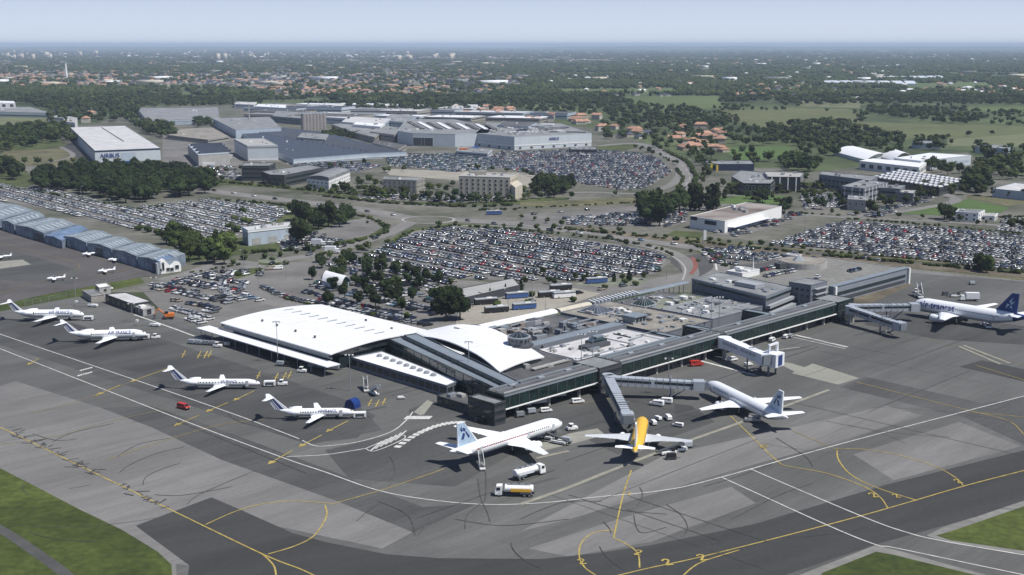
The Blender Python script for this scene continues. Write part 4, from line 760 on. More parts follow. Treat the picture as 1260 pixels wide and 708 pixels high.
# ------------------------------------------------------------------ flying club hangars
bays = [([(-40, 259), (-2, 271), (42, 259), (0, 249)], 'hangar_roof', 'pale roofed hangar bay at the left edge, first of the row'), ([(2, 271.6), (17, 276.5), (56, 266.5), (42, 259.5)], 'hangar_roof', 'grey roofed hangar bay, second of the row from the left'),
        ([(19, 277), (54, 287), (94, 276.5), (62, 267.5)], 'hangar_roof', 'hangar bay with bright roof panels, third of the row from the left'), ([(55, 290), (76, 296.5), (108, 281.5), (92, 277.5)], 'hangar_roof_blue', 'low hangar bay with dark blue roof in the middle of the row'),
        ([(78, 290.5), (106, 298.5), (139, 290), (116, 283)], 'hangar_roof', 'hangar bay just right of the dark blue one'), ([(107, 299), (137, 306.5), (166, 298), (141, 290.8)], 'hangar_roof', 'hangar bay with half open dark door'),
        ([(138, 307), (168, 315.5), (199, 306), (169, 298.5)], 'hangar_roof', 'hangar bay, last but one before the white clubhouse'), ([(169, 316), (197, 323.5), (228, 312.5), (201, 306.5)], 'hangar_roof', 'hangar bay adjoining the white clubhouse')]
for k, (rf, rm, lb) in enumerate(bays):
    h = 5.6 if k != 3 else 4.4; pts = [P(*p, h) for p in rf]; cx = sum(p[0] for p in pts) / 4; cy = sum(p[1] for p in pts) / 4; r = thing('hangar', lb, 'hangar', (cx, cy, 0), 0, 'flying club hangars', True)
    A, B, C_, D_ = pts; MB().prism(ccw(pts), 0, h - .2).build('wall', 'hangar_wall', r)
    mid0 = [(A[i] + B[i]) / 2 for i in (0, 1)]; mid1 = [(D_[i] + C_[i]) / 2 for i in (0, 1)]; rz = h + 1.0
    mb = MB(); mb.add([(*A, h), (*D_, h), (*mid1, rz), (*mid0, rz), (*C_, h), (*B, h)], [(0, 3, 2, 1), (3, 5, 4, 2), (0, 5, 3), (1, 2, 4), (0, 1, 4, 5)]); mb.build('roof', rm, r)
    if k != 3:
        for side, (p0, p1) in enumerate(((A, D_), (B, C_))):
            for j in range(6):
                t0, t1 = (j + .75) / 7.2, (j + 1.15) / 7.2; q0 = mid0; q1 = mid1; vs = []
                for t, f in ((t0, .25), (t1, .25), (t1, .8), (t0, .8)):
                    e = [p0[i] * (1 - t) + p1[i] * t for i in (0, 1)]; g = [q0[i] * (1 - t) + q1[i] * t for i in (0, 1)]; vs.append((e[0] * (1 - f) + g[0] * f, e[1] * (1 - f) + g[1] * f, h + (rz - h) * f + .06))
                mb = MB(); mb.add(vs + [(v[0], v[1], v[2] - .12) for v in vs], [(0, 1, 2, 3), (7, 6, 5, 4), (0, 4, 5, 1), (1, 5, 6, 2), (2, 6, 7, 3), (3, 7, 4, 0)]); mb.build('skylight', 'skylight' if k not in (4, 5) or j % 2 else 'skylight', r)
    e = (A, B) if facing(A, B) > 0 else (B, A); L_ = math.hypot(B[0] - A[0], B[1] - A[1])
    for j in range(3): on_wall(r, 'door', window_mesh(L_ * .28, 4.2, 'dark_wall' if (k in (5,) and j == 1) or (k == 7 and j == 2) or (k == 2 and j == 2) else 'hangar_wall', 'slate'), e[0], e[1], L_ * (.18 + .32 * j), 2.2)
r, q = block('clubhouse', 'white clubhouse with round window and gabled wall at the hangar end', 'clubhouse', [(186, 317), (195, 321.5), (216, 317), (206, 312.5)], 6.5, 'hangar_wall', 'hangar_roof_blue', None)
A, B, C_ = P(194.5, 338), P(206, 341), P(223, 334)
mb = MB(); T = Vector((C_[0] - A[0], C_[1] - A[1])).normalized(); n_ = Vector((T.y, -T.x)) * .6; prof = [(0, 0), (22, 0), (22, 3.2), (20.5, 4.8), (17.5, 5.2), (15, 4.0), (12.5, 3.0), (10, 4.4), (6, 7.2), (2.5, 6.3), (0, 5.2)]
sc = math.hypot(C_[0] - A[0], C_[1] - A[1]) / 22; fr_ = [(A[0] + T.x * p[0] * sc, A[1] + T.y * p[0] * sc, p[1]) for p in prof]; bk = [(v[0] - n_.x * 3, v[1] - n_.y * 3, v[2]) for v in fr_]; mb.loft([fr_, bk]); mb.build('front_wall', 'white_wall', r)
for u, z, w, hh in ((5, 3.6, 1.2, 4), (9.5, 1.8, 1.8, 1.8), (13, 1.6, 2, 1.8), (18, 2.4, 2, 2), (2.5, 2, 1.2, 1.6)): on_wall(r, 'window', window_mesh(w, hh, 'glass', 'white_wall'), A, C_, u * sc, z, .15)

# ================================================================== THE TERMINAL  (s, t) grid: s runs down the apron, t along the pier
TM['zs'] = .76
def sbox(s0, s1, t0, t1): return ccw([ST(s0, t0), ST(s1, t0), ST(s1, t1), ST(s0, t1)])
def tb(name, lb, cat, rect, h, wall='office_wall', top='grey_roof', win=None, z0=0, units=0, **k):
    kset(h); return block(name, lb, cat, sbox(*rect), h, wall, top, win, z0=z0, world=True, units=units, **k)
# arrivals hall with the arched white roof
kset(8.8)
r = thing('terminal_hall', 'long terminal hall under a gently arched white roof with small vents', 'terminal', (*ST(-352, 258), 0), 0, None, True)
MB().prism(sbox(-384, -321, 240, 279), 0, 6.8).build('wall', 'glass', r)
seg = 18; L0 = []; L1 = []
for i in range(seg + 1):
    t = i / seg; tt = 235.5 + (281 - 235.5) * t; z = 8.2 + 2.3 * sin(pi * min(1, t * .96 + .02)) ** .85
    L0.append((*ST(-386, tt), z)); L1.append((*ST(-319.5, tt), z))
mb = MB(); mb.add(L0 + L1, [(i, seg + 1 + i, seg + 2 + i, i + 1) for i in range(seg)]); mb.add([(p[0], p[1], p[2] - .45) for p in L0 + L1], [(i, i + 1, seg + 2 + i, seg + 1 + i) for i in range(seg)])
for i in range(seg):
    for Lx in (L0, L1): p, q_ = Lx[i], Lx[i + 1]; mb.add([p, q_, (q_[0], q_[1], q_[2] - .45), (p[0], p[1], p[2] - .45)], [(0, 1, 2, 3)])
for i in (0, seg): mb.add([L0[i], L1[i], (L1[i][0], L1[i][1], L1[i][2] - .45), (L0[i][0], L0[i][1], L0[i][2] - .45)], [(0, 1, 2, 3)])
rf = mb.build('roof', 'white_roof', r)
for k in range(1, 13):
    f_ = k / 13; mb = MB(); pts_ = [(A_[0] + (B_[0] - A_[0]) * f_, A_[1] + (B_[1] - A_[1]) * f_, A_[2]) for A_, B_ in zip(L0, L1)]; d_ = ST(.1, 0)
    for i in range(seg): p, q_ = pts_[i], pts_[i + 1]; mb.add([(p[0] - d_[0], p[1] - d_[1], p[2]), (p[0] + d_[0], p[1] + d_[1], p[2]), (q_[0] + d_[0], q_[1] + d_[1], q_[2]), (q_[0] - d_[0], q_[1] - d_[1], q_[2]), (p[0], p[1], p[2] + .16), (q_[0], q_[1], q_[2] + .16)], [(0, 4, 5, 3), (4, 1, 2, 5)])
    mb.build('roof_seam', 'membrane_pale', r)
for Lx, dx in ((L1, -.8), (L0, .8)):
    d = ST(dx, 0); lo = [(Lx[0][0] + d[0], Lx[0][1] + d[1], 6.8), (Lx[-1][0] + d[0], Lx[-1][1] + d[1], 6.8)]
    MB().add([(p[0] + d[0], p[1] + d[1], p[2] - .5) for p in Lx] + [lo[1], lo[0]], [tuple(range(seg + 3))]).build('gable', 'glass', r)
MB().prism(sbox(-385, -320.5, 236.4, 237.0), 5.6, 7.6).build('eave_louvre', 'bluegrey_metal', r)
for k in range(11):
    s = -381 + k * 5.4; w = MB(); c = ST(s, 262); w.box((c[0], c[1], 10.55), (4.4, .45, .25), R(45)); w.build('roof_vent', 'bluegrey_metal', r)
for s, t in ((-373, 245), (-363, 244.5), (-351, 244), (-339, 243.5), (-347, 272), (-330, 270)):
    c = ST(s, t); MB().tube((*c, 9), (*c, 10.7), .35, .45, 8).build('roof_vent', 'dark_steel', r)
kset(5)
MB().prism(sbox(-398, -318, 232.6, 238.2), 4.7, 5.1).build('front_canopy', 'white_roof', r)
for k in range(11):
    c = ST(-396 + k * 7.6, 233.4); MB().tube((*c, 0), (*c, 4.7), .16).build('canopy_column', 'steel', r)
kset(8.8)
for k in range(5): MB().prism(sbox(-384 + k * 12.6, -374 + k * 12.6, 239.6, 239.9), .4, 4.2).build('window', 'glass_green', r)
kset(5)
MB().prism(sbox(-402, -322, 283.6, 289), 4.6, 5.0).build('rear_canopy', 'bluegrey_metal', r)
for k in range(9): c = ST(-400 + k * 9.6, 286.8); MB().tube((*c, 0), (*c, 4.6), .16).build('canopy_column', 'steel', r)
# low hall with nine round skylights
pl = [P(432.4, 440, 5), P(550, 475, 5), P(565, 469, 5), P(470, 432.5, 5)]
r, q = block('departure_hall', 'low white roofed hall with nine round roof domes below the glazed gallery', 'terminal', pl, 5.2, 'office_wall', 'white_roof', [('window', 2.8, 3.3, 2.6, 2.4, 'glass', 'dark_wall')], world=True)
for k in range(9):
    c = P(467 + k * 8.3, 437.5 + k * 2.95, 5.4); mb = MB(); mb.tube((*c, 5), (*c, 5.7), .95, .95, 14); mb.tube((*c, 5.7), (*c, 6.1), .85, .3, 14); mb.build('roof_dome', 'steel', r)
# glazed gallery: two parallel strips cut across the grid
for (a0, a1, b1, b0, h, z0, lb) in (((478, 416.5), (622, 482.5), (630, 478), (492, 414), 9.6, 0, 'green glazed gallery running from the arched hall to the pier corner'), ((497, 412.5), (632, 476), (641, 471), (512, 410), 11.2, 0, 'raised second gallery strip behind the green glazed one')):
    pts = [P(*p, h) for p in (a0, a1, b1, b0)]; r, q = block('glazed_gallery', lb, 'gallery', pts, h, 'glass_green', 'bluegrey_metal', None, z0=z0, world=True)
    A, B = pts[0], pts[1]; e = (A, B) if facing(A, B) > 0 else (B, A); L_ = math.hypot(B[0] - A[0], B[1] - A[1])
    for z in (h - 1.5, h - 4.2): on_wall(r, 'window_band', window_mesh(L_ * .97, 1.9, 'glass_green', 'bluegrey_metal'), e[0], e[1], L_ / 2, z)
    for k in range(14): on_wall(r, 'mullion', window_mesh(.12, 7, 'dark_steel', 'dark_steel'), e[0], e[1], L_ * (k + .5) / 14, h - 4.2, .12)
    mb = MB(); mb.tube((*pts[0], h + .5), (*pts[1], h + .5), .06, n=4); mb.tube((*pts[2], h + .5), (*pts[3], h + .5), .06, n=4); mb.build('handrail', 'steel', r)
# the ground floor block under gallery and deck
r, q = block('terminal_block', 'dark flat roofed block with a walk deck under the curved white roof', 'terminal', [P(514, 411, 9.2), P(632, 476, 9.2), P(712, 452, 9.2), P(705, 441, 9.2), P(675, 434, 9.2), P(600, 410, 9.2)], 9.2, 'office_wall', 'grey_roof_dark', None, world=True, units=3)
for k in range(18):
    t = k / 17; a = P(634, 475.5, 9.3); b = P(711, 452.5, 9.3); x, y = a[0] + (b[0] - a[0]) * t, a[1] + (b[1] - a[1]) * t; MB().box((x, y, 9.9), (.35, .35, 1.3), R(45)).build('railing_post', 'dark_steel', r)
a, b = P(655, 455, 9.5), P(700, 443, 9.5); MB().box(((a[0] + b[0]) / 2, (a[1] + b[1]) / 2, 9.7), (math.hypot(b[0] - a[0], b[1] - a[1]), 1.6, .5), math.atan2(b[1] - a[1], b[0] - a[0])).build('deck_ridge', 'concrete', r)
# the curved white sail roof
r = thing('curved_roof_hall', 'check-in hall under a broad smooth curved white roof', 'terminal', (*ST(-290, 272), 0), 0, None, True)
F0 = [P(504, 414, 9.6), P(530, 415, 11.2), P(556, 421.5, 12), P(584, 434.5, 12), P(601, 446, 11.4), P(614.4, 457.5, 10.2)]; FZ = [9.6, 11.2, 12, 12, 11.4, 10.2]
B0 = [P(516, 409.5, 9.8), P(556, 400, 12.4), P(580, 400, 13.2), P(606, 404.5, 13.2), P(645, 424, 12.2), P(669.7, 439, 10.6)]; BZ = [9.8, 12.4, 13.2, 13.2, 12.2, 10.6]
def resample(pts, zs, n=24):
    ln = smooth_line([(p[0], p[1]) for p in pts], 8); z3 = smooth_line([(i, z) for i, z in enumerate(zs)], 8); k = len(ln) - 1
    return [(ln[round(i * k / n)][0], ln[round(i * k / n)][1], z3[round(i * k / n)][1]) for i in range(n + 1)]
f = resample(F0, FZ); b = resample(B0, BZ); mb = MB(); rows = []
for j in range(9):
    t = j / 8; rows.append([(f[i][0] * (1 - t) + b[i][0] * t, f[i][1] * (1 - t) + b[i][1] * t, f[i][2] * (1 - t) + b[i][2] * t + .9 * sin(pi * t)) for i in range(25)])
for dz, flip in ((0, 0), (-.5, 1)):
    for j in range(8):
        for i in range(24):
            q_ = [rows[j][i], rows[j][i + 1], rows[j + 1][i + 1], rows[j + 1][i]]; q_ = [(v[0], v[1], v[2] + dz) for v in q_]; mb.add(q_ if not flip else q_[::-1], [(0, 1, 2, 3)])
edge = rows[0] + [rw[-1] for rw in rows[1:]] + rows[-1][::-1][1:] + [rw[0] for rw in rows[::-1][1:]]
for i in range(len(edge) - 1): p, q_ = edge[i], edge[i + 1]; mb.add([p, q_, (q_[0], q_[1], q_[2] - .5), (p[0], p[1], p[2] - .5)], [(0, 3, 2, 1)])
mb.build('roof', 'white_roof', r)
inn = [(rows[1][i][0], rows[1][i][1]) for i in range(1, 25)] + [(rows[7][i][0], rows[7][i][1]) for i in range(24, 0, -1)]
zt = [rows[1][i][2] - .7 for i in range(1, 25)] + [rows[7][i][2] - .7 for i in range(24, 0, -1)]; n = len(inn); mb = MB()
mb.add([(p[0], p[1], 9.1) for p in inn] + [(p[0], p[1], max(z, 9.2)) for p, z in zip(inn, zt)], [(i, (i + 1) % n, n + (i + 1) % n, n + i) for i in range(n)]); mb.build('wall', 'glass', r)
a, b = P(528, 421.5, 10), P(569, 436.5, 10); MB().box(((a[0] + b[0]) / 2, (a[1] + b[1]) / 2, 10.2), (math.hypot(b[0] - a[0], b[1] - a[1]), 1.6, .5), math.atan2(b[1] - a[1], b[0] - a[0])).build('window_bay', 'white_wall', r)
c = P(567, 402, 14); MB().box((*c, 13.9), (4, 3, .5), R(45)).build('roof_hatch', 'white_wall', r)
# lookout drum
c = P(638.5, 426, 12); r = thing('lookout_tower', 'grey drum shaped lookout with conical glass cap piercing the curved roof', 'tower', (*c, 9), 0, None, True)
MB().tube((*c, 9.2), (*c, 16.2), 3.0, 3.8, 20).build('drum', 'office_wall', r); MB().tube((*c, 12.45), (*c, 12.75), 5.0, 5.0, 24).build('dark_hole_disc', 'dark_wall', r); MB().tube((*c, 16.2), (*c, 16.6), 3.9, 3.9, 20).build('rim', 'office_band', r)  # the dark disc paints the shaded hole in the roof round the drum
MB().tube((*c, 16.6), (*c, 18.6), 3.4, .3, 14).build('cap', 'glass', r)
for k in range(10): a = 2 * pi * k / 10; MB().tube((c[0] + 3.4 * cos(a), c[1] + 3.4 * sin(a), 16.62), (c[0], c[1], 18.7), .07, n=4).build('cap_rib', 'steel', r)
for k in range(14): a = 2 * pi * k / 14; MB().box((c[0] + 3.65 * cos(a), c[1] + 3.65 * sin(a), 15.0), (.3, 1.0, 1.2), a).build('window', 'glass', r)
# white membrane roof
r, q = tb('terminal_block', 'terminal block with pale pinkish membrane roof and green plant unit', 'terminal', (-275, -253, 285, 331), 9, 'office_wall', 'membrane_pale', None)
def plant(root, s, t, ls, lt, h, z, m, nm='plant_unit'): c = ST(s, t); MB().box((c[0], c[1], z + h / 2), (ls, lt, h), R(-45)).build(nm, m, root)
for s, t, a, b_, h, m in ((-264, 303, 4, 12, 1.8, 'dark_steel'), (-266, 306, 3, 8, 2.6, 'glass_green'), (-268, 309, 2.5, 4, 3.2, 'bluegrey_metal'), (-262, 300, 1.6, 5, 1.2, 'bluegrey_metal'), (-257, 300, .4, 24, .5, 'steel'), (-268, 322, 8, .5, .5, 'dark_steel'), (-262, 322, .5, 7, .6, 'steel'), (-264, 315, 16, .4, .4, 'office_band'), (-272, 296, 1.6, 1.6, 1, 'steel'), (-258, 292, 1.2, 1.2, .8, 'steel'), (-259, 312, 2, 1.2, .7, 'white_wall'), (-270, 314, 1.2, 2, .6, 'white_wall'), (-256, 321, 1.2, 1.2, .9, 'white_wall')): plant(r, s, t, a, b_, h, 8.7, m)
MB().prism(sbox(-253, -251.8, 284, 332), 8.2, 9.9).build('parapet', 'bluegrey_metal', r)
r, q = tb('roof_walkway', 'long blue grey ribbed roof strip behind the pale membrane roof', 'roof', (-281.5, -276, 284, 334), 10, 'office_wall', 'bluegrey_metal', None)
r, q = tb('roof_walkway', 'narrow ribbed roof strip beside the blue grey one', 'roof', (-275.8, -275.2, 290, 331), 9.8, 'office_wall', 'grey_roof_dark', None)
# plant court crowded with ducts
r, q = tb('plant_deck', 'sunken roof deck crowded with ducts and air handling units', 'plant deck', (-312, -282, 288, 336), 7.5, 'office_wall', 'grey_roof_dark', None)
for k in range(64):
    s = random.uniform(-309, -285); t = random.uniform(291, 331 if s > -296 else 320); plant(r, s, t, random.uniform(.8, 3.4), random.uniform(.8, 5.5), random.uniform(.8, 3.2), 7.2, random.choice(['steel', 'bluegrey_metal', 'concrete', 'dark_steel', 'office_wall', 'brown_roof', 'office_band']))
for k in range(12):
    s = random.uniform(-308, -286); t = random.uniform(291, 326); c = ST(s, t); d = ST(s, t + random.uniform(4, 9)); MB().tube((*c, 10), (*d, 10.2), .35, n=6).build('duct', 'steel', r)
# landside arcade: a round white roof
def bar_roof(name, lb, cat, s0, s1, t0, t1, h, m, cols=6):
    kset(h); r = thing(name, lb, cat, (*ST((s0 + s1) / 2, (t0 + t1) / 2), 0), 0, None, True); seg = 8; w = s1 - s0; A = []; B = []
    for i in range(seg + 1):
        a = pi * i / seg; s = (s0 + s1) / 2 - w / 2 * cos(a); z = h + w * .30 * sin(a); A.append((*ST(s, t0), z)); B.append((*ST(s, t1), z))
    mb = MB(); mb.loft([A + [(A[-1][0], A[-1][1], h - .3), (A[0][0], A[0][1], h - .3)], B + [(B[-1][0], B[-1][1], h - .3), (B[0][0], B[0][1], h - .3)]]); mb.build('roof', m, r)
    for k in range(cols):
        for s in (s0 + .4, s1 - .4): c = ST(s, t0 + (t1 - t0) * (k + .5) / cols); MB().tube((*c, 0), (*c, h), .2).build('column', 'steel', r)
    return r
bar_roof('arcade', 'white barrel roofed arcade along the terminal road, nearer half', 'arcade', -317, -312.2, 298, 337, 8, 'white_wall', 9)
bar_roof('arcade', 'cream barrel roofed arcade along the terminal road, farther half', 'arcade', -316.4, -312.6, 339, 357, 8, 'cream', 5)
bar_roof('arcade', 'grey barrel roofed arcade reaching the office block', 'arcade', -316, -312.8, 358, 420, 8, 'bluegrey_metal', 9)
for k in range(13):
    r = thing('canopy_rib', f'slanted white roof rib, {nth(k + 1)} in the saw edged run along the arcade', 'canopy', (*ST(-313.5, 358 + k * 2.2), 8.9), 0, 'white canopy ribs', True); c = ST(-313.5, 358 + k * 2.2); MB().box((c[0], c[1], 9.3), (3.6, .5, .9), R(-40), 0, .25).build('blade', 'white_wall', r); MB().tube((c[0], c[1], 8.2), (c[0], c[1], 9.2), .1).build('post', 'steel', r)
# central block
r, q = tb('terminal_block', 'central terminal block with beige gravel roof and roof lights', 'terminal', (-311, -262, 337, 366), 8.4, 'office_wall', 'beige_roof', None, units=14)
def pyramid(lb, s, t, w, z, h, m, rim=True):
    c = ST(s, t); r = thing('pyramid_skylight', lb, 'skylight', (*c, z), 0, None, True); q = Matrix.Rotation(R(-45), 3, 'Z'); cs = [q @ Vector((x * w / 2, y * w / 2, 0)) + Vector((*c, z + .6)) for x, y in ((-1, -1), (1, -1), (1, 1), (-1, 1))]
    MB().add([tuple(v) for v in cs] + [(c[0], c[1], z + .6 + h)], [(0, 1, 4), (1, 2, 4), (2, 3, 4), (3, 0, 4), (3, 2, 1, 0)]).build('glazing', m, r)
    MB().box((c[0], c[1], z + .3), (w + 1.2, w + 1.2, .6), R(-45)).build('kerb_frame', 'office_band', r)
    for i in range(4):
        MB().tube(tuple(cs[i]), (c[0], c[1], z + .65 + h), .1, n=4).build('rib', 'office_band', r)
        for u in (.25, .5, .75):
            p = cs[i].lerp(cs[(i + 1) % 4], u); MB().tube(tuple(p), (c[0], c[1], z + .65 + h), .07, n=4).build('rib', 'office_band', r)
pyramid('hipped glass pyramid skylight with white ribs on the beige roof', -302, 347.5, 9.5, 8.2, 3.2, 'slate'); pyramid('green pyramid roof light beyond the beige roof', -297, 369.5, 6.5, 8.2, 4.2, 'glass_green')
r = thing('roof_pavilion', 'small grey pavilion with three dark windows on the beige roof', 'pavilion', (*ST(-281, 344.5), 8.2), 0, None, True); c = ST(-281, 344.5)
MB().box((*c, 9.8), (6, 6.5, 3.2), R(-45)).build('wall', 'office_band', r); MB().box((*c, 11.55), (7, 7.5, .3), R(-45)).build('roof', 'bluegrey_metal', r)
for k in (-2, 0, 2): d = ST(-277.95, 344.5 + k); MB().box((*d, 10), (.2, 1.4, 1.8), R(-45)).build('window', 'glass', r)
tb('terminal_block', 'flat dark grey roof between the arcade and the green pyramid', 'terminal', (-311, -299.5, 366.4, 399), 7.6, 'office_wall', 'grey_roof_dark', None, units=4)
tb('terminal_block', 'green grey flat roof with ridge beyond the beige roof', 'terminal', (-299, -287, 367, 399), 8.6, 'office_wall', 'green_roof', None, units=4)
r, q = tb('terminal_block', 'grey flat roofed block with long row of pale roof units', 'terminal', (-286.5, -262, 366.5, 399), 8.8, 'office_wall', 'grey_roof', None, units=5)
for k in range(7): plant(r, -277 + random.uniform(-.8, .8), 371 + k * 3.6, 1.3, 2.4, 1, 8.6, random.choice(['white_wall', 'steel', 'dark_steel']))
for s0 in (-286, -277, -268): MB().prism(sbox(s0, s0 + .5, 367, 398.5), 8.5, 9.4).build('parapet', 'office_band', r)
# cross passages and courts
for t0, t1, lb in ((331.5, 334.5, 'narrow flat roofed link beside the first dark court'), (348, 351.5, 'flat roofed link bridge between the two dark courts'), (385, 388.5, 'flat roofed link bridge beyond the second court')):
    r, q = tb('link_bridge', lb, 'link bridge', (-261.8, -247.0, t0, t1), 9.4, 'glass_green', 'bluegrey_metal', [('band', 7, 0, 0, 1.6, 'glass', 'bluegrey_metal')])
# pier
def pier(lb, t0, t1, bottom=4.6, top=10.8):
    kset(top); r = thing('pier_gallery', lb, 'pier', (*ST(-246, (t0 + t1) / 2), 0), 0, 'glazed pier', True)
    MB().prism(sbox(-246.6, -240.6, t0, t1), bottom, top - .4).build('wall', 'glass', r); MB().prism(sbox(-246.9, -240.2, t0 - .2, t1 + .2), top - .4, top).build('roof', 'grey_roof_dark', r)
    MB().prism(sbox(-240.7, -240.1, t0, t1), bottom + .6, top - 1.2).build('window_wall', 'glass_green', r); MB().prism(sbox(-240.6, -239.7, t0 - .2, t1 + .2), bottom - .05, bottom + .28).build('sill_beam', 'white_wall', r)
    MB().prism(sbox(-240.5, -239.9, t0, t1), top - 1.1, top - .5).build('fascia', 'bluegrey_metal', r)
    for s0, m in ((-246.7, 'bluegrey_metal'), (-243.9, 'office_wall'), (-240.9, 'office_band')): MB().prism(sbox(s0, s0 + .5, t0 + .3, t1 - .3), top + .01, top + .45).build('roof_rail', m, r)
    n = int((t1 - t0) / 4)
    for k in range(n): MB().prism(sbox(-240.2, -239.98, t0 + (k + .5) * (t1 - t0) / n - .09, t0 + (k + .5) * (t1 - t0) / n + .09), bottom + .5, top - 1).build('mullion', 'dark_steel', r)
    for k in range(max(2, n // 3)):
        for s in (-246, -241.6): c = ST(s, t0 + (k + .5) * (t1 - t0) / max(2, n // 3)); MB().box((*c, bottom / 2), (.8, .8, bottom), R(-45)).build('column', 'concrete', r)
    for k in range(3): plant(r, -244.9, t0 + (t1 - t0) * (.2 + .3 * k), 1.0, 2.4, .6, top, 'office_band')
    return r
pier('glazed pier section nearest the camera, behind the two striped airliners', 237, 277); pier('middle glazed pier section behind the yellow jet', 288, 341); pier('farthest glazed pier section reaching the grey block tower', 343.5, 416)
tb('pier_undercroft', 'dark ground floor rooms under the near pier section', 'undercroft', (-262, -247.1, 246, 330), 8, 'dark_wall', 'grey_roof_dark', None); tb('pier_undercroft', 'dark ground floor rooms under the far pier section', 'undercroft', (-249.5, -246, 352, 412), 4.2, 'dark_wall', 'grey_roof_dark', [('window', 2, 8, 4, 2.4, 'glass', 'concrete')])  # the far block is added as dark shade beneath the open pier
tb('pier_undercroft', 'dark rooms below the middle pier section', 'undercroft', (-249.8, -246, 292, 338), 4.1, 'dark_wall', 'grey_roof_dark', [('window', 2, 8, 4, 2.4, 'glass', 'concrete')])  # added dark block, stands for the shading under the raised middle section
for (t0, t1, lb) in ((277.3, 287.7, 'grey framed stair tower between the near and middle pier sections'), (341.2, 343.3, 'slim joint tower between the middle and far pier sections'), (416.3, 428, 'green glazed stair tower at the far end of the pier'), (232.5, 236.8, 'open framed stair tower at the near corner of the pier')):
    r, q = tb('stair_tower', lb, 'stair tower', (-250.4, -239.4, t0, t1), 11.0 if t0 > 240 else 9.0, 'dark_wall' if t0 < 400 else 'glass_green', 'grey_roof', [('band', 8.5, 0, 0, 1.5, 'glass', 'dark_steel'), ('band', 5.4, 0, 0, 1.5, 'glass', 'dark_steel'), ('band', 2.4, 0, 0, 1.5, 'glass', 'dark_steel')])
tb('terminal_block', 'blocky dark annexe between the low hall and the pier corner', 'terminal', (-270, -252, 238, 245), 4.2, 'dark_wall', 'grey_roof_dark', [('window', 2.6, 3, 1.8, 1.8)], units=3)
# office slab
off = [P(851.6, 342.6, 13.4), P(942.6, 364.8, 13.4), P(974, 352.8, 13.4), P(885, 334.7, 13.4)]
r, q = block('terminal_office', 'long grey two storey office slab with ribbon windows on the terminal', 'office', off, 13.4, 'office_wall', 'grey_roof', [('band', 11.2, 0, 0, 1.3, 'glass', 'office_band'), ('trim', 12.6, 0, 0, .9, 'bluegrey_metal'), ('band', 7.0, 0, 0, 1.0, 'glass', 'office_band')], world=True, units=2)
c = P(922, 351, 14); MB().box((*c, 14.4), (11, 6, 2.2), R(-50)).build('plant_room', 'office_band', r)
for k, (z, dd) in enumerate(((8.8, 1.6), (5.2, 2.8), (2.0, 3.6))):
    A, B = q[0], q[1]; a_, b_ = P(943.5, 365.5, 13.4), P(975, 353.2, 13.4); n_ = Vector((b_[1] - a_[1], a_[0] - b_[0])).normalized() * dd
    MB().prism(ccw([a_, b_, (b_[0] + n_.x, b_[1] + n_.y), (a_[0] + n_.x, a_[1] + n_.y)]), z - 1.6, z).build('terrace', 'office_band', r)
r, q = tb('block_tower', 'square grey concrete tower with open landings at the pier end', 'tower', (-262, -252, 417, 429), 16, 'office_wall', 'grey_roof', [('window', 3 + 0, 2.6, 1.2, 1.3, 'glass', 'office_wall'), ('window', 6.2, 2.6, 1.2, 1.3, 'glass', 'office_wall'), ('window', 9.4, 2.6, 1.2, 1.3, 'glass', 'office_wall'), ('window', 12.6, 2.6, 1.2, 1.3, 'glass', 'office_wall')])
for z in (4, 7, 10, 13): MB().prism(sbox(-251.9, -250.6, 419, 428), z, z + .5).build('landing', 'office_band', r)
# parking deck with its long screen wall
r, q = tb('parking_deck', 'rooftop parking deck beyond the terminal', 'parking deck', (-304, -262.6, 431, 513), 9.2, 'concrete', 'shoulder', [('band', 6.6, 0, 0, 1.6, 'dark_wall', 'concrete'), ('band', 3, 0, 0, 1.6, 'dark_wall', 'concrete')])
r = thing('screen_wall_building', 'long blue grey louvred screen building beside the parking deck', 'building', (*ST(-254, 467), 0), 0, None, True)
kset(9.6)
MB().prism(sbox(-262.5, -260, 448, 512), 0, 9.6).build('wall', 'louvre_wall', r); MB().prism(sbox(-262.7, -259.7, 447.8, 512.2), 9.62, 10.0).build('coping', 'bluegrey_metal', r)
MB().prism(sbox(-260, -259.75, 450, 509), 4.6, 6.2).build('window_band', 'glass', r); MB().prism(sbox(-260, -259.75, 450, 509), 1.4, 3.0).build('window_band', 'dark_wall', r); MB().prism(sbox(-260, -259, 447.9, 449.2), 0, 9.8).build('end_pier', 'white_wall', r); MB().prism(sbox(-260, -259, 510.8, 512), 0, 9.8).build('end_pier', 'white_wall', r)
sheet('service_road', [(1034, 371), (1114, 347.5), (1124, 350), (1056, 381)], .20, 'bank')
kset(12)
r = thing('ramp_drum', 'round concrete ramp drum with small glazed cone on the parking deck', 'ramp', (*ST(-296, 482), 9.2), 0, None, True); c = ST(-296, 482)
MB().tube((*c, 8.9), (*c, 12.2), 11, 11, 36).build('drum', 'concrete', r); MB().tube((*c, 12.21), (*c, 12.5), 10.6, 10.6, 36).build('deck', 'beige_roof', r); MB().tube((c[0] - 2, c[1], 12.5), (c[0] - 2, c[1], 15.6), 3.2, .4, 6).build('cone', 'steel', r); MB().box((c[0] - 10.6, c[1] - 6, 10.8), (7, 4, 2.9), R(30)).build('ramp_mouth', 'dark_wall', r)
r, q = tb('plant_house', 'white plant house with aerials behind the office slab', 'plant house', (-305, -297, 436, 449), 12.4, 'white_wall', 'membrane_pale', None, units=3)
c = ST(-299, 447); MB().tube((*c, 12), (*c, 20), .35, .1, 6).build('aerial', 'white_wall', r)
r, q = tb('plant_house', 'small white box on the far edge of the parking deck', 'plant house', (-316, -309, 497, 502), 11, 'white_wall', 'concrete', [('window', 9, 2.5, 1.2, 1.4)])
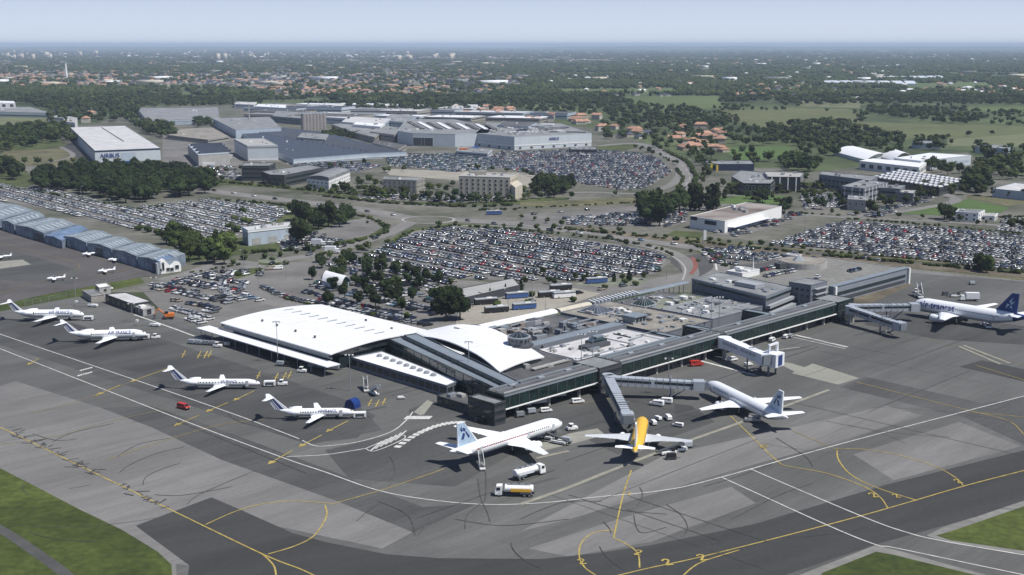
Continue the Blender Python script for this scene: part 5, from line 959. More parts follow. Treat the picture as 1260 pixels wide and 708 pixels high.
tb('terminal_block', 'green grey low block left of the white plant house', 'terminal', (-306, -300, 424, 436), 10.5, 'glass_green', 'grey_roof', None, units=3)

# extra clutter over the terminal roofs
def clutter(lab, s0, s1, t0, t1, h, n, mats=('steel', 'bluegrey_metal', 'concrete', 'dark_steel', 'office_band'), big=2.2):
    root = [o_ for o_ in COL.objects if o_.get('label', '').startswith(lab)][0]; kset(h)
    for k in range(n): plant(root, random.uniform(s0, s1), random.uniform(t0, t1), random.uniform(.5, big), random.uniform(.5, big * 1.6), random.uniform(.3, 1.3), h - .3, random.choice(mats), 'roof_unit')
    for k in range(n // 5):
        s, t = random.uniform(s0, s1), random.uniform(t0, t1); l_ = random.uniform(4, 14); a = ST(s, t); b = ST(s + (l_ if k % 2 else 0), t + (0 if k % 2 else l_)); MB().tube((*a, h), (*b, h), .14, n=5).build('pipe', 'steel', root)
clutter('terminal block with pale', -273, -255, 288, 328, 9, 26, big=1.4); clutter('central terminal', -308, -265, 340, 363, 8.4, 34); clutter('flat dark grey roof between', -309, -302, 368, 396, 7.6, 12); clutter('green grey flat roof', -297, -289, 370, 396, 8.6, 12); clutter('grey flat roofed block with', -284, -265, 370, 396, 8.8, 26)
clutter('long grey two storey', -296, -264, 402, 414, 13.4, 10)
TM['zs'] = 1.0; TM['ks'] = 1.0
# the crowded back of the works
W_ = [P(*p) for p in [(335, 133), (480, 131), (600, 139), (700, 147), (600, 151), (520, 150), (470, 146), (400, 150), (335, 150)]]; spots = []
for _ in range(900):
    x = random.uniform(min(p[0] for p in W_), max(p[0] for p in W_)); y = random.uniform(min(p[1] for p in W_), max(p[1] for p in W_))
    if inside(x, y, W_) and all(math.hypot(x - a, y - b) > 75 for a, b in spots): spots.append((x, y))
spots.sort(key=lambda p: pxof(*p)[0])
for k, (x, y) in enumerate(spots):
    a = R(-20); w, d, h = random.uniform(28, 60), random.uniform(18, 34), random.uniform(5, 10); q = [(x + cos(a) * u - sin(a) * v, y + sin(a) * u + cos(a) * v) for u, v in ((-w, -d), (w, -d), (w, d), (-w, d))]
    block('works_shed', f'low flat works shed, {nth(k + 1)} from the left at the back of the works', 'shed', [(a_ * 1, b_) for a_, b_ in q], h, random.choice(['cladding_pale', 'white_wall', 'cladding_blue', 'stone_wall']), random.choice(['grey_roof', 'membrane_pale', 'white_roof', 'grey_roof', 'slate', 'grey_roof_dark']), [('band', h * .5, 0, 0, 1.4, 'glass')], world=True, units=5, group='sheds at the back of the works')
# ================================================================== AIRCRAFT
def fus_profile(L, r, zc, nose, tail, up):
    """stations along the body: x, radius, centre height"""
    st = []
    for t in (0, .02, .07, .15, .28, .45, .65, .85, 1): st.append((L / 2 - nose * t, max(.04, r * math.sqrt(max(0, 1 - (1 - t) ** 2.1))), zc - r * .28 * (1 - t) ** 1.5))
    for t in (0, .2, .4, .6, .8, .93, 1): st.append((-L / 2 + tail * (1 - t), r * (1 - t ** 1.6 * .90), zc + up * t ** 1.5))
    return st
def ring(x, r, z, n=20, fz=1.0): return [(x, r * cos(2 * pi * i / n), z + r * fz * sin(2 * pi * i / n)) for i in range(n)]
def slabwing(root, tip, cr, ct, tr, tt, mid=None):
    """root/tip: leading edge points; chords run towards -x"""
    def sec(p, c, t):
        x, y, z = p; return [(x, y, z), (x - c * .12, y, z + t * .5), (x - c * .4, y, z + t * .6), (x - c * .75, y, z + t * .3), (x - c, y, z), (x - c * .7, y, z - t * .25), (x - c * .3, y, z - t * .4), (x - c * .08, y, z - t * .3)]
    rs = [sec(root, cr, tr)]
    if mid: rs.append(sec(*mid))
    rs.append(sec(tip, ct, tt)); mb = MB(); mb.loft(rs); return mb
def fin_mesh(pts, t=.35):
    mb = MB(); n = len(pts); mb.add([(x, -t / 2, z) for x, z in pts] + [(x, t / 2, z) for x, z in pts], [tuple(range(n)), tuple(range(2 * n - 1, n - 1, -1))] + [(i, n + i, n + (i + 1) % n, (i + 1) % n) for i in range(n)]); return mb
def airliner(name, label, loc, hd, L, r, zc, span, fin_top, group=None, ttail=False, rear_eng=False, nose=None, tail=None, up=None, cr=None, ct=1.5, sweep=.50, wx=2.2, dih=.09, er=1.1, el=4.2, ey=None, livery='white', stab=None, winn=30, cat='airliner', wing_mat='plane_white'):
    rt = thing(name, label, cat, (*loc, GZ), hd, group); rt['_o'] = [0., 0., 0.]
    nose = nose or r * 3.2; tail = tail or r * 5.6; up = r * .62 if up is None else up; st = fus_profile(L, r, zc, nose, tail, up); n = 24
    body = 'plane_yellow' if livery == 'yellow' else 'plane_white'
    mb = MB(); rings = [ring(x, q, z, n) for x, q, z in st]; mb.loft(rings)
    nn = len(st)
    for k in range(nn - 1):
        for i in range(n): 
            a = 2 * pi * (i + .5) / n; idx = k * n + i
            if livery == 'yellow': mb.m[idx] = 0 if sin(a) > -.05 else 1
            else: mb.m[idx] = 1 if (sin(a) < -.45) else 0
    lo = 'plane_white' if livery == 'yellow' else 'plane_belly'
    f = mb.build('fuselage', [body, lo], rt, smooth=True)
    # cockpit glazing
    for sgn in (-1, 1):
        for k in range(2):
            a0, a1 = R(38 + k * 27), R(60 + k * 27); xs = (L / 2 - nose * .30, L / 2 - nose * .18); mb = MB(); vs = []
            for x in xs:
                t = (L / 2 - x) / nose; q = r * math.sqrt(1 - (1 - t) ** 2.1) * 1.012; z = zc - r * .28 * (1 - t) ** 1.5
                for a in (a0, a1): vs.append((x, sgn * q * cos(a), z + q * sin(a)))
            vs2 = [(v[0], v[1] * .97, v[2] - .05) for v in vs]; mb.add(vs + vs2, [(0, 1, 3, 2), (4, 6, 7, 5), (0, 4, 5, 1), (2, 3, 7, 6), (0, 2, 6, 4), (1, 5, 7, 3)]); mb.build('windscreen', 'cockpit', f)
    wm = MB().box((0, 0, 0), (.34, .06, .42)).mesh('cabin_window', ['cockpit'])
    x0, x1 = L / 2 - nose * 1.15, -L / 2 + tail * .75; zz = zc + r * .22; yy = math.sqrt(r * r - (r * .22) ** 2) + .015
    for k in range(winn):
        x = x0 + (x1 - x0) * k / (winn - 1)
        for sgn in (-1, 1): child('cabin_window', wm, f, (x, sgn * yy, zz), (-sgn * .22, 0, 0))
    dm = MB().box((0, 0, 0), (.9, .05, 1.8)).mesh('cabin_door', ['plane_grey'])
    for x in (L / 2 - nose * .85, (x0 + x1) / 2 + L * .13, -L / 2 + tail * .85):
        for sgn in (-1, 1): child('cabin_door', dm, f, (x, sgn * (r + .005), zc - .05), (-sgn * .03, 0, 0))
    # wings
    cr = cr or span * .19; sp = span / 2; zr = zc - r * .62
    for sgn, rr in ((1, 0), (-1, 0)):
        rootp = (wx + cr * .5, sgn * r * .55, zr); tipp = (wx + cr * .5 - sp * sweep, sgn * sp, zr + sp * dih); km = .36
        midp = (rootp[0] + (tipp[0] - rootp[0]) * km, rootp[1] + (tipp[1] - rootp[1]) * km, rootp[2] + (tipp[2] - rootp[2]) * km)
        cm = cr * .58
        w = slabwing(rootp, tipp, cr, ct, cr * .13, ct * .12, (midp, cm, cm * .12)).build('wing', wing_mat, rt, smooth=False)
        for fk in (.3, .5, .7, .85):
            fx = rootp[0] + (tipp[0] - rootp[0]) * fk; fy = rootp[1] + (tipp[1] - rootp[1]) * fk; fz = rootp[2] + (tipp[2] - rootp[2]) * fk; cc = cm + (ct - cm) * max(0, (fk - km) / (1 - km))
            MB().tube((fx - cc * .55, fy, fz - .12), (fx - cc * 1.12, fy, fz - .05), .2, .06, 6).build('flap_fairing', 'plane_grey', w)
        if not rear_eng:
            e = ey or r * 2.95; k = (e - r * .55) / (sp - r * .55); ex = rootp[0] + (tipp[0] - rootp[0]) * k + el * .62; ez = rootp[2] + (tipp[2] - rootp[2]) * k - er * 1.12
            mb = MB(); mb.loft([ring(ex, er * .86, ez, 16), ring(ex - .25, er * .98, ez, 16), ring(ex - el * .3, er * 1.05, ez, 16), ring(ex - el * .75, er * .9, ez, 16), ring(ex - el, er * .6, ez, 16)])
            for v in range(len(mb.v)): mb.v[v] = (mb.v[v][0], mb.v[v][1] + sgn * e, mb.v[v][2])
            en = mb.build('engine', 'plane_yellow' if livery == 'yellow_eng' else 'plane_white', rt, smooth=True)
            MB().tube((ex + .02, sgn * e, ez), (ex - .2, sgn * e, ez), er * .72, er * .5, 14).build('intake', 'black', en); MB().tube((ex - el, sgn * e, ez), (ex - el * 1.22, sgn * e, ez), er * .42, er * .15, 10).build('exhaust_cone', 'engine_metal', en)
            mb = MB(); mb.add([(ex - .8, sgn * e - .12, ez + er * .9), (ex - .8, sgn * e + .12, ez + er * .9), (ex - el, sgn * e + .12, ez + er * .6), (ex - el, sgn * e - .12, ez + er * .6), (ex - el * .55, sgn * e - .12, ez + er * 1.5), (ex - el * .55, sgn * e + .12, ez + er * 1.5), (ex - el * 1.2, sgn * e + .12, ez + er * 1.3), (ex - el * 1.2, sgn * e - .12, ez + er * 1.3)], [(0, 1, 2, 3), (4, 7, 6, 5), (0, 4, 5, 1), (1, 5, 6, 2), (2, 6, 7, 3), (3, 7, 4, 0)]); mb.build('pylon', 'plane_white', rt)
        else:
            e = r + er * 1.15; ex = -L / 2 + tail * 1.18; ez = zc + r * .45
            mb = MB(); mb.loft([ring(ex, er * .85, ez, 14), ring(ex - .3, er, ez, 14), ring(ex - el * .5, er * 1.02, ez, 14), ring(ex - el, er * .62, ez, 14)])
            for v in range(len(mb.v)): mb.v[v] = (mb.v[v][0], mb.v[v][1] + sgn * e, mb.v[v][2])
            en = mb.build('engine', 'plane_white', rt, smooth=True); MB().tube((ex + .02, sgn * e, ez), (ex - .2, sgn * e, ez), er * .7, er * .5, 12).build('intake', 'black', en); MB().box((ex - el * .5, sgn * (r * .98), ez), (el * .55, er * .8, .25)).build('pylon', 'plane_white', en)
    # fin and tailplane
    fb = zc + r * .55 + up * .4; hgt = fin_top - fb; fc = hgt * (1.0 if ttail else .95); xb = -L / 2 + tail * .92 if not ttail else -L / 2 + tail * .50; xs = hgt * (1.15 if ttail else .82)
    tipc = fc * (.62 if ttail else .36); pts = [(xb, fb), (xb - xs, fin_top), (xb - xs - tipc, fin_top), (xb - fc * .93 - xs * .3, fb)] if not ttail else [(xb, fb), (xb - xs, fin_top), (xb - xs - tipc, fin_top), (xb - fc * 1.0 - .3, fb)]
    fm = {'white': 'plane_white', 'yellow': 'plane_white', 'pale_tail': 'plane_white', 'navy_tail': 'plane_navy', 'striped': 'plane_white'}[livery]
    fin = fin_mesh(pts, r * .2).build('tail_fin', fm, rt)
    def at(u, v):  # along chord u, up v
        a = (pts[0][0] + (pts[1][0] - pts[0][0]) * v, pts[0][1] + (pts[1][1] - pts[0][1]) * v); b = (pts[3][0] + (pts[2][0] - pts[3][0]) * v, pts[3][1] + (pts[2][1] - pts[3][1]) * v); return (a[0] + (b[0] - a[0]) * u, a[1] + (b[1] - a[1]) * u)
    def mark(poly, m, nm='tail_mark', k=.03): fin_mesh([at(*p) for p in poly], r * .2 + k).build(nm, m, fin)
    if livery == 'striped':
        for u0, u1 in ((.22, .52), (.60, .70), (.76, .82)): mark([(u0 + .10, .03), (u0 - .02, .92), (u1 - .04, .92), (u1 + .10, .03)], 'stripe_blue')
    if livery == 'pale_tail':
        mark([(.08, .0), (.03, .97), (.97, .97), (.97, .0)], 'plane_blue', 'tail_panel', .02)
        for p in ([(.25, .70), (.45, .78), (.55, .62), (.40, .60)], [(.50, .66), (.78, .80), (.72, .60)], [(.30, .58), (.42, .60), (.38, .28), (.25, .34)], [(.45, .50), (.60, .56), (.80, .30), (.66, .28)], [(.52, .72), (.58, .88), (.64, .70)]): mark(p, 'stripe_blue', 'tail_emblem', .05)
    if livery == 'navy_tail':
        for p in ([(.35, .55), (.5, .8), (.52, .5)], [(.5, .5), (.8, .62), (.6, .4)], [(.3, .45), (.5, .42), (.4, .2)], [(.62, .38), (.75, .2), (.55, .3)]): mark(p, 'plane_blue', 'tail_emblem', .05)
    sb = stab or span * .36; zs = fin_top - .1 if ttail else zc + r * .5 + up * .3; xr = (xb - xs + tipc * .1) if ttail else (-L / 2 + tail * .52); c0 = tipc * 1.0 if ttail else sb * .30; 
    for sgn in (1, -1):
        slabwing((xr, sgn * (0 if ttail else r * .35), zs), (xr - sb * .5 * .55, sgn * sb / 2, zs + (.1 if ttail else sb * .04)), c0 * 1.1, c0 * .5, .3, .12).build('tailplane', 'plane_white', rt)
    # gear
    for gx, gys in ((L / 2 - nose * 1.15, (0,)), (wx - cr * .42, (-r * 1.5, r * 1.5))):
        for gy in gys:
            g = MB(); wr = .32 + r * .12; g.tube((gx, gy, wr), (gx, gy * .9, zc - r * .5), .13, .16, 8); g = g.build('landing_gear', 'steel', rt)
            for s in (-1, 1): MB().tube((gx, gy + s * .3 - .15, wr), (gx, gy + s * .3 + .15, wr), wr, wr, 14).build('tyre', 'tyre', g)
    if livery == 'navy_tail':  # the tail cone is blue too
        pts2 = [s for s in st if s[0] < -L / 2 + tail * .45]; MB().loft([ring(x, q + .03, z, 20) for x, q, z in pts2]).build('tail_cone_paint', 'plane_navy', rt, smooth=True)
    rt['_r'] = [r, zc]; return rt
def body_text(rt, s, size, x, m='lettering', zoff=.0, side=-1, dark=None):
    """lettering wrapped round the fuselage side"""
    r, zc = rt['_r']; cu = bpy.data.curves.new('t', 'FONT'); cu.body = s; cu.size = size; cu.align_x = 'CENTER'; cu.align_y = 'CENTER'; cu.offset = size * .014
    tmp = bpy.data.objects.new('t', cu); COL.objects.link(tmp); me = bpy.data.meshes.new_from_object(tmp.evaluated_get(bpy.context.evaluated_depsgraph_get())); bpy.data.objects.remove(tmp)
    bm = bmesh.new(); bm.from_mesh(me)
    for k in range(-4, 5): bmesh.ops.bisect_plane(bm, geom=bm.verts[:] + bm.edges[:] + bm.faces[:], plane_co=(0, k * size * .12, 0), plane_no=(0, 1, 0))
    for v in bm.verts:
        a = math.asin(max(-.95, min(.95, (v.co.y + zoff) / r))); px_ = x + (v.co.x if side < 0 else -v.co.x); v.co = Vector((px_, side * (r + .03) * cos(a), zc + (r + .03) * sin(a)))
    bm.to_mesh(me); bm.free(); me.materials.clear(); me.materials.append(M[m]); me.name = 'lettering'; o = bpy.data.objects.new('lettering', me); COL.objects.link(o); o.parent = rt
def pose(nose, tail, hn, ht, Lreal=None):
    a = P(*nose, hn); b = P(*tail, ht); return ((a[0] + b[0]) / 2, (a[1] + b[1]) / 2), math.atan2(a[1] - b[1], a[0] - b[0])
def plen(nose, tail, hn, ht): return math.dist(P(*nose, hn), P(*tail, ht))
c, hd = pose((697, 518), (546, 559), 3.4, 4.8)
a = airliner('airliner', 'white twin jet with pale blue emblem fin parked broadside before the pier corner', c, hd, 42.5, 1.98, 3.6, 34.5, 11.8, 'airliners on the stands', livery='pale_tail', cr=8.2, ct=1.9, ey=5.8, winn=34)
MB().box((-3, -1.98, 4.0), (22, .06, .10)).build('cheat_line', 'van_red', a)
c, hd = pose((859.5, 467.5), (983, 521), 3.4, 5)
airliner('airliner', 'white twin jet with pale blue emblem fin docked nose in at the long jet bridge', c, hd, 44.0, 1.98, 3.6, 34.5, 11.8, 'airliners on the stands', livery='pale_tail', cr=8.2, ct=1.9, ey=5.8, winn=34)
c, hd = pose((792.5, 509), (779, 565), 3.4, 4.4)
airliner('airliner', 'twin jet with bright yellow back and white fin, tail towards the viewer', c, hd, 33.4, 1.9, 3.3, 28.9, 11.1, 'airliners on the stands', livery='yellow', cr=7.4, ey=4.9, er=.95, el=4.0, winn=24, wing_mat='plane_grey')
nz = P(1123, 374.5, 4.5); hd = pose((1122, 371), (1224, 387.5), 6.5, 6.5)[1]; L_ = 48.2
a = airliner('airliner', 'white wide body jet with navy blue tail docked at the far pier', (nz[0] - cos(hd) * L_ / 2, nz[1] - sin(hd) * L_ / 2), hd, L_, 2.82, 4.9, 43.9, 14.9, 'airliners on the stands', livery='navy_tail', cr=9.5, ct=2.2, ey=8, er=1.5, el=5.6, tail=15, nose=7, winn=38, wx=7)
body_text(a, 'air transat', 3.6, 12.3, 'lettering', .8, side=1)
for nz, tl, lb in (((102.6, 387), (18, 384.3), 'long white rear engined jet with striped fin at the left edge'), ((180, 411.3), (85, 410.5), 'long white rear engined jet with striped fin, second from the left edge')):
    c, hd = pose(nz, tl, 2.6, 3.6); a = airliner('regional_jet', lb, c, hd, plen(nz, tl, 2.6, 3.4), 1.6, 2.8, 26, 7.6, 'striped tail regional jets', True, True, livery='striped', er=.85, el=4.6, tail=7.2, cr=5.6, sweep=.32, wx=1, ct=1.6, stab=10, winn=28, cat='regional jet', dih=.05)
    body_text(a, 'AIR FRANCE', 1.5, 4.5, 'lettering', .75)
for nz, tl, lb in (((320, 472.3), (221, 469.7), 'slim white rear engined jet beside the red van'), ((436.5, 508.3), (343.8, 506.5), 'slim white rear engined jet with navy cover at its nose')):
    c, hd = pose(nz, tl, 1.9, 2.6); a = airliner('regional_jet', lb, c, hd, plen(nz, tl, 1.9, 2.6), 1.14, 2.15, 20, 6.7, 'striped tail regional jets', True, True, livery='striped', er=.7, el=3.8, cr=4.2, sweep=.34, wx=.3, ct=1.2, stab=7.5, winn=18, nose=4.6, tail=5.4, cat='regional jet', dih=.05)
    body_text(a, 'AIR FRANCE', .95, 3.0, 'lettering', .55)
# little club aeroplanes
def light_plane(lb, px, py, hd, low=True):
    r = thing('light_aircraft', lb, 'light aircraft', (*P(px, py), .14), hd, 'club aeroplanes'); r['_o'] = [0., 0., 0.]
    MB().loft([ring(4, .3, 1.2, 10), ring(3.4, .55, 1.25, 10), ring(1.5, .7, 1.35, 10), ring(-.5, .6, 1.4, 10), ring(-4, .15, 1.6, 10)]).build('fuselage', 'plane_white', r, smooth=True)
    MB().loft([ring(1.5, .45, 1.75, 10, .8), ring(.4, .6, 1.9, 10, .8), ring(-.9, .35, 1.75, 10, .7)]).build('canopy', 'cockpit', r, smooth=True)
    for s in (-1, 1):
        slabwing((1.6, s * .4, 1.05), (1.4, s * 5.2, 1.4), 1.7, 1.4, .22, .16).build('wing', 'plane_white', r); slabwing((-3.1, s * .05, 1.65), (-3.3, s * 1.7, 1.65), .9, .7, .1, .08).build('tailplane', 'plane_white', r)
        g = MB().tube((.6, s * 1.3, 1.1), (.6, s * 1.3, .3), .06).build('landing_gear', 'steel', r); MB().tube((.6, s * 1.3 - .08, .3), (.6, s * 1.3 + .08, .3), .28).build('tyre', 'tyre', g)
    fin_mesh([(-2.9, 1.6), (-3.8, 2.9), (-4.4, 2.9), (-4.2, 1.5)], .12).build('tail_fin', 'plane_white', r); MB().box((4.1, 0, 1.2), (.06, 1.7, .14)).build('propeller', 'black', r); g = MB().tube((3, 0, 1), (3, 0, .28), .06).build('landing_gear', 'steel', r); MB().tube((3, -.08, .28), (3, .08, .28), .26).build('tyre', 'tyre', g)
for px, py, h, lb in ((69, 346, 200, 'white low wing light aircraft out on the club apron, nearest the grass'), (131, 336.5, 205, 'white light aircraft parked centrally before the last hangars'), (111, 315.5, 205, 'white light aircraft close to the hangar doors'), (143, 322.5, 200, 'light aircraft right beside the dark hangar door'), (4, 319, 195, 'white light aircraft at the left edge of the club apron'), (54, 296, 200, 'light aircraft nose standing by the dark blue hangar')): light_plane(lb, px, py, R(h))

# ================================================================== BOARDING BRIDGES
def bridge(lb, pts, z, w, hh, skin='bridge_skin', legs=(.8,), cab=True, group='boarding bridges'):
    """pts: photo pixels of the roof line (start at the building), all at height z+hh"""
    W_ = [P(*p, z[i] + hh) for i, p in enumerate(pts)]; r = thing('boarding_bridge', lb, 'jet bridge', (*W_[0], 0), 0, group, True)
    for i in range(len(W_) - 1):
        a, b = W_[i], W_[i + 1]; z0, z1 = z[i], z[i + 1]; d = Vector((b[0] - a[0], b[1] - a[1])); L_ = d.length; d.normalize(); n_ = Vector((-d.y, d.x)); secs = 2 if L_ > 18 else 1
        for s in range(secs):
            t0, t1 = s / secs, (s + 1) / secs; ww = w * (1 - .1 * s); mb = MB(); vs = []
            for t in (t0, t1):
                p = Vector((a[0], a[1])) + d * L_ * t; zz = z0 + (z1 - z0) * t
                for sg, dz in ((-1, 0), (1, 0), (1, hh - .1 * s), (-1, hh - .1 * s)): q = p + n_ * sg * ww / 2; vs.append((q.x, q.y, zz + dz))
            mb.add(vs, [(0, 1, 2, 3), (4, 7, 6, 5), (0, 4, 5, 1), (1, 5, 6, 2), (2, 6, 7, 3), (3, 7, 4, 0)]); tn = mb.build('tunnel', skin, r)
            mb = MB()
            for sg in (-1, 1):
                q0 = Vector((a[0], a[1])) + d * L_ * (t0 + .02) + n_ * sg * (ww / 2 + .03); q1 = Vector((a[0], a[1])) + d * L_ * (t1 - .02) + n_ * sg * (ww / 2 + .03); za, zb = z0 + (z1 - z0) * t0, z0 + (z1 - z0) * t1
                mb.add([(q0.x, q0.y, za + hh * .45), (q1.x, q1.y, zb + hh * .45), (q1.x, q1.y, zb + hh * .75), (q0.x, q0.y, za + hh * .75)], [(0, 1, 2, 3)])
            mb.build('window_band', 'glass' if skin != 'bridge_white' else 'bridge_skin', tn)
            k = int(L_ * (t1 - t0) / 2)
            for j in range(k):
                t = t0 + (t1 - t0) * (j + .5) / k; p = Vector((a[0], a[1])) + d * L_ * t; zz = z0 + (z1 - z0) * t; MB().box((p.x, p.y, zz + hh / 2), (.14, ww + .14, hh + .06), math.atan2(d.y, d.x)).build('rib', 'bridge_dark' if skin != 'bridge_white' else 'bridge_white', tn)
    a, b = W_[0], W_[-1]; e = Vector((b[0] - W_[-2][0], b[1] - W_[-2][1])).normalized()
    for x, y, zz in [(*a, z[0])] + ([(*W_[1], z[1])] if len(W_) > 2 else []): MB().tube((x, y, zz - .2), (x, y, zz + hh + .15), w * .66, w * .66, 12).build('rotunda', skin, r); MB().tube((x, y, 0.1), (x, y, zz), .7, .7, 12).build('rotunda_column', 'concrete', r)
    if cab:
        MB().box((b[0] + e.x * 1.2, b[1] + e.y * 1.2, z[-1] + hh / 2), (3.4, w * 1.25, hh + .4), math.atan2(e.y, e.x)).build('cab', skin, r); MB().box((b[0] + e.x * 3.1, b[1] + e.y * 3.1, z[-1] + hh / 2), (.9, w * 1.05, hh * .95), math.atan2(e.y, e.x)).build('bellows', 'bridge_dark', r)
    a, b = W_[-2], W_[-1]
    for t in legs:
        x, y = a[0] + (b[0] - a[0]) * t, a[1] + (b[1] - a[1]) * t; zz = z[-2] + (z[-1] - z[-2]) * t; d = Vector((b[0] - a[0], b[1] - a[1])).normalized(); n_ = Vector((-d.y, d.x))
        for sg in (-1, 1):
            q = Vector((x, y)) + n_ * sg * w * .75; MB().box((q.x, q.y, zz / 2 + .5), (.4, .4, zz), math.atan2(d.y, d.x)).build('support_leg', 'bridge_dark', r); MB().tube((q.x - n_.x * .2, q.y - n_.y * .2, .6), (q.x + n_.x * .2, q.y + n_.y * .2, .6), .5, .5, 12).build('wheel', 'tyre', r)
        MB().box((x, y, 1.1), (.5, w * 1.6, .35), math.atan2(d.y, d.x)).build('axle_beam', 'bridge_dark', r); MB().box((x, y, zz + hh + .7), (.3, w * 1.3, .3), math.atan2(d.y, d.x)).build('top_frame', 'bridge_dark', r)
    x, y = b[0] - e.x * 1.5 - e.y * w * .9, b[1] - e.y * 1.5 + e.x * w * .9; st = MB(); st.tube((x, y, z[-1]), (x - e.x * 5, y - e.y * 5, .2), .35, .35, 4); st.build('service_stairs', 'steel', r)
    return r
bridge('grey jet bridge sloping down to the yellow backed jet', [(748, 461), (771, 507)], [4.4, 3.2], 2.8, 2.6, legs=(.82,))
bridge('long grey jet bridge reaching right to the nose of the docked striped line jet', [(752, 463), (855, 469)], [4.4, 3.4], 2.8, 2.6, legs=(.72,))
bridge('unused white jet bridge folded above parked vans beneath the pier', [(892, 415.5), (938, 434)], [4.6, 4.4], 3.6, 3.4, 'bridge_white', legs=(.8,))
r = thing('bridge_head', 'square white bridge head with navy door panel above the parked vans', 'jet bridge head', (*P(950, 440, 4), 0), 0, None, True); c = P(951, 434.5, 7.6)
MB().box((*c, 5.6), (5.6, 5.6, 4.4), R(48)).build('cab', 'bridge_white', r); d = Vector((cos(R(-42)), sin(R(-42)))); MB().box((c[0] + d.x * 2.9, c[1] + d.y * 2.9, 5.6), (.2, 2.4, 3.4), R(-42)).build('door_panel', 'plane_navy', r)
for s in (-1, 1): MB().box((c[0] - d.x * 2.4 * 0 + s * d.y * 2.6, c[1] - s * d.x * 2.6, 8.6), (.7, .7, 4.4), R(48)).build('upright_frame', 'bridge_white', r); MB().box((c[0] + s * d.y * 2.4, c[1] - s * d.x * 2.4, 1.8), (.6, .6, 3.6), R(48)).build('support_leg', 'bridge_dark', r)
MB().box((c[0], c[1], 10.6), (.6, 5.6, .6), R(-42)).build('top_beam', 'bridge_white', r)
bridge('grey jet bridge folded beside the wide body jet, nearer of two', [(1046, 377), (1104, 396)], [4.6, 3.4], 2.9, 2.7, legs=(.75,))
bridge('grey jet bridge docked at the wide body jet', [(1050, 375), (1121, 374)], [4.6, 4.6], 2.9, 2.7, legs=(.62,))

# ================================================================== GROUND VEHICLES
def wheels(r, xs, w, rad=.42, tw=.28):
    for x in xs:
        for s in (-1, 1):
            o = MB().tube((x, s * (w / 2 - tw), rad), (x, s * w / 2, rad), rad, rad, 14).build('wheel', 'tyre', r, org=(0, 0, 0)); MB().tube((x, s * (w / 2 - .02), rad), (x, s * (w / 2 + .03), rad), rad * .5, rad * .5, 10).build('rim', 'steel', o, org=(0, 0, 0))
def vroot(name, lb, cat, px, py, hd, group=None, z=GZ): return thing(name, lb, cat, (*(P(px, py)), z), R(hd), group)
def side_prof(mb, prof, w, taper=0, mi=0):
    n = len(prof); mb.loft([[(x, -w / 2 + (taper if z > 1.2 else 0), z) for x, z in prof], [(x, w / 2 - (taper if z > 1.2 else 0), z) for x, z in prof]], mi)
def van(lb, px, py, hd, m='van_white', s=1., name='van', group=None, cat='van', z=GZ):
    s *= .76
    r = vroot(name, lb, cat, px, py, hd, group, z); B = lambda mb, nm, mt, p=None: mb.build(nm, mt, p or r, org=(0, 0, 0))
    mb = MB(); side_prof(mb, [(2.6 * s, .45), (2.6 * s, 1.1 * s), (2.0 * s, 1.25 * s), (1.3 * s, 2.05 * s), (-2.4 * s, 2.15 * s), (-2.6 * s, 1.9 * s), (-2.6 * s, .45)], 1.95 * s, .1); b = B(mb, 'body', m)
    mb = MB(); mb.add([(1.96 * s, -.82 * s, 1.34 * s), (1.96 * s, .82 * s, 1.34 * s), (1.36 * s, .80 * s, 2.02 * s), (1.36 * s, -.80 * s, 2.02 * s)], [(0, 1, 2, 3)]); B(mb, 'windscreen', 'cockpit', b)
    for sg in (-1, 1):
        for x0, x1 in ((.55, 1.35), (-.7, .4), (-2.1, -.85)): B(MB().box(((x0 + x1) / 2 * s, sg * .885 * s, 1.65 * s), ((x1 - x0) * s, .06, .5 * s)), 'side_window', 'cockpit', b)
        B(MB().box((2.6 * s, sg * .7 * s, .95 * s), (.06, .3, .18)), 'headlight', 'white_wall', b)
    B(MB().box((2.62 * s, 0, .55), (.12, 1.8 * s, .2)), 'bumper', 'black', b); wheels(r, (1.65 * s, -1.65 * s), 1.96 * s, .36 * s); return r
for lb, px, py, hd, m, s in (('white minibus parked nearest the yellow jet nose', 818.5, 497, 160, 'van_white', 1.1), ('white minibus standing right behind the nearest one', 808, 500, 155, 'van_white', 1.1), ('small white van right of the yellow jet, heading away', 822, 517, 100, 'van_white', .95), ('white estate car right of the yellow jet, farthest right', 834, 526, 150, 'van_white', .8),
                      ('white compact car beside the yellow jet cockpit', 809, 517.5, 120, 'van_white', .75), ('white and black pickup beside the yellow jet cockpit', 804, 523, 100, 'van_white', .85), ('silver minibus below the docked airliner', 926, 520, 170, 'car_silver', 1.15),
                      ('orange red van crossing the apron left of the slim jets', 226, 504, -35, 'van_red', 1.1), ('orange red truck parked under the pier', 857, 451, 15, 'van_red', 1.2), ('white minibus under the folded white bridge, left one', 901, 445, 30, 'van_white', 1.0), ('white car under the folded white bridge, nearest', 921, 451, 30, 'van_white', .8),
                      ('white van beneath the pier behind the bridge head', 950, 421, 60, 'van_white', 1.0), ('white van beneath the pier, second behind the bridge head', 967, 417, 60, 'van_white', .95), ('grey van beneath the pier, third behind the bridge head', 973, 416, 60, 'car_silver', .9),
                      ('white minibus before the near pier section', 711, 497, 20, 'van_white', 1.0), ('white van before the near pier corner', 672, 508, 20, 'van_white', .9), ('white van in the forecourt of the arched shelter', 342, 332, 200, 'van_white', 1.2), ('cream camper van left of the white van near the lay-by', 333, 332.5, 200, 'car_beige', 1.2), ('silver van on the terminal road by the white hall', 303, 367, -30, 'van_white', 1.25),
                      ('white car at the small window wall by the low hall', 494, 492, 10, 'van_white', .6), ('white van by the portable cabin', 133, 357.5, 20, 'van_white', 1.1)):
    van(lb, px, py, hd, m, s)
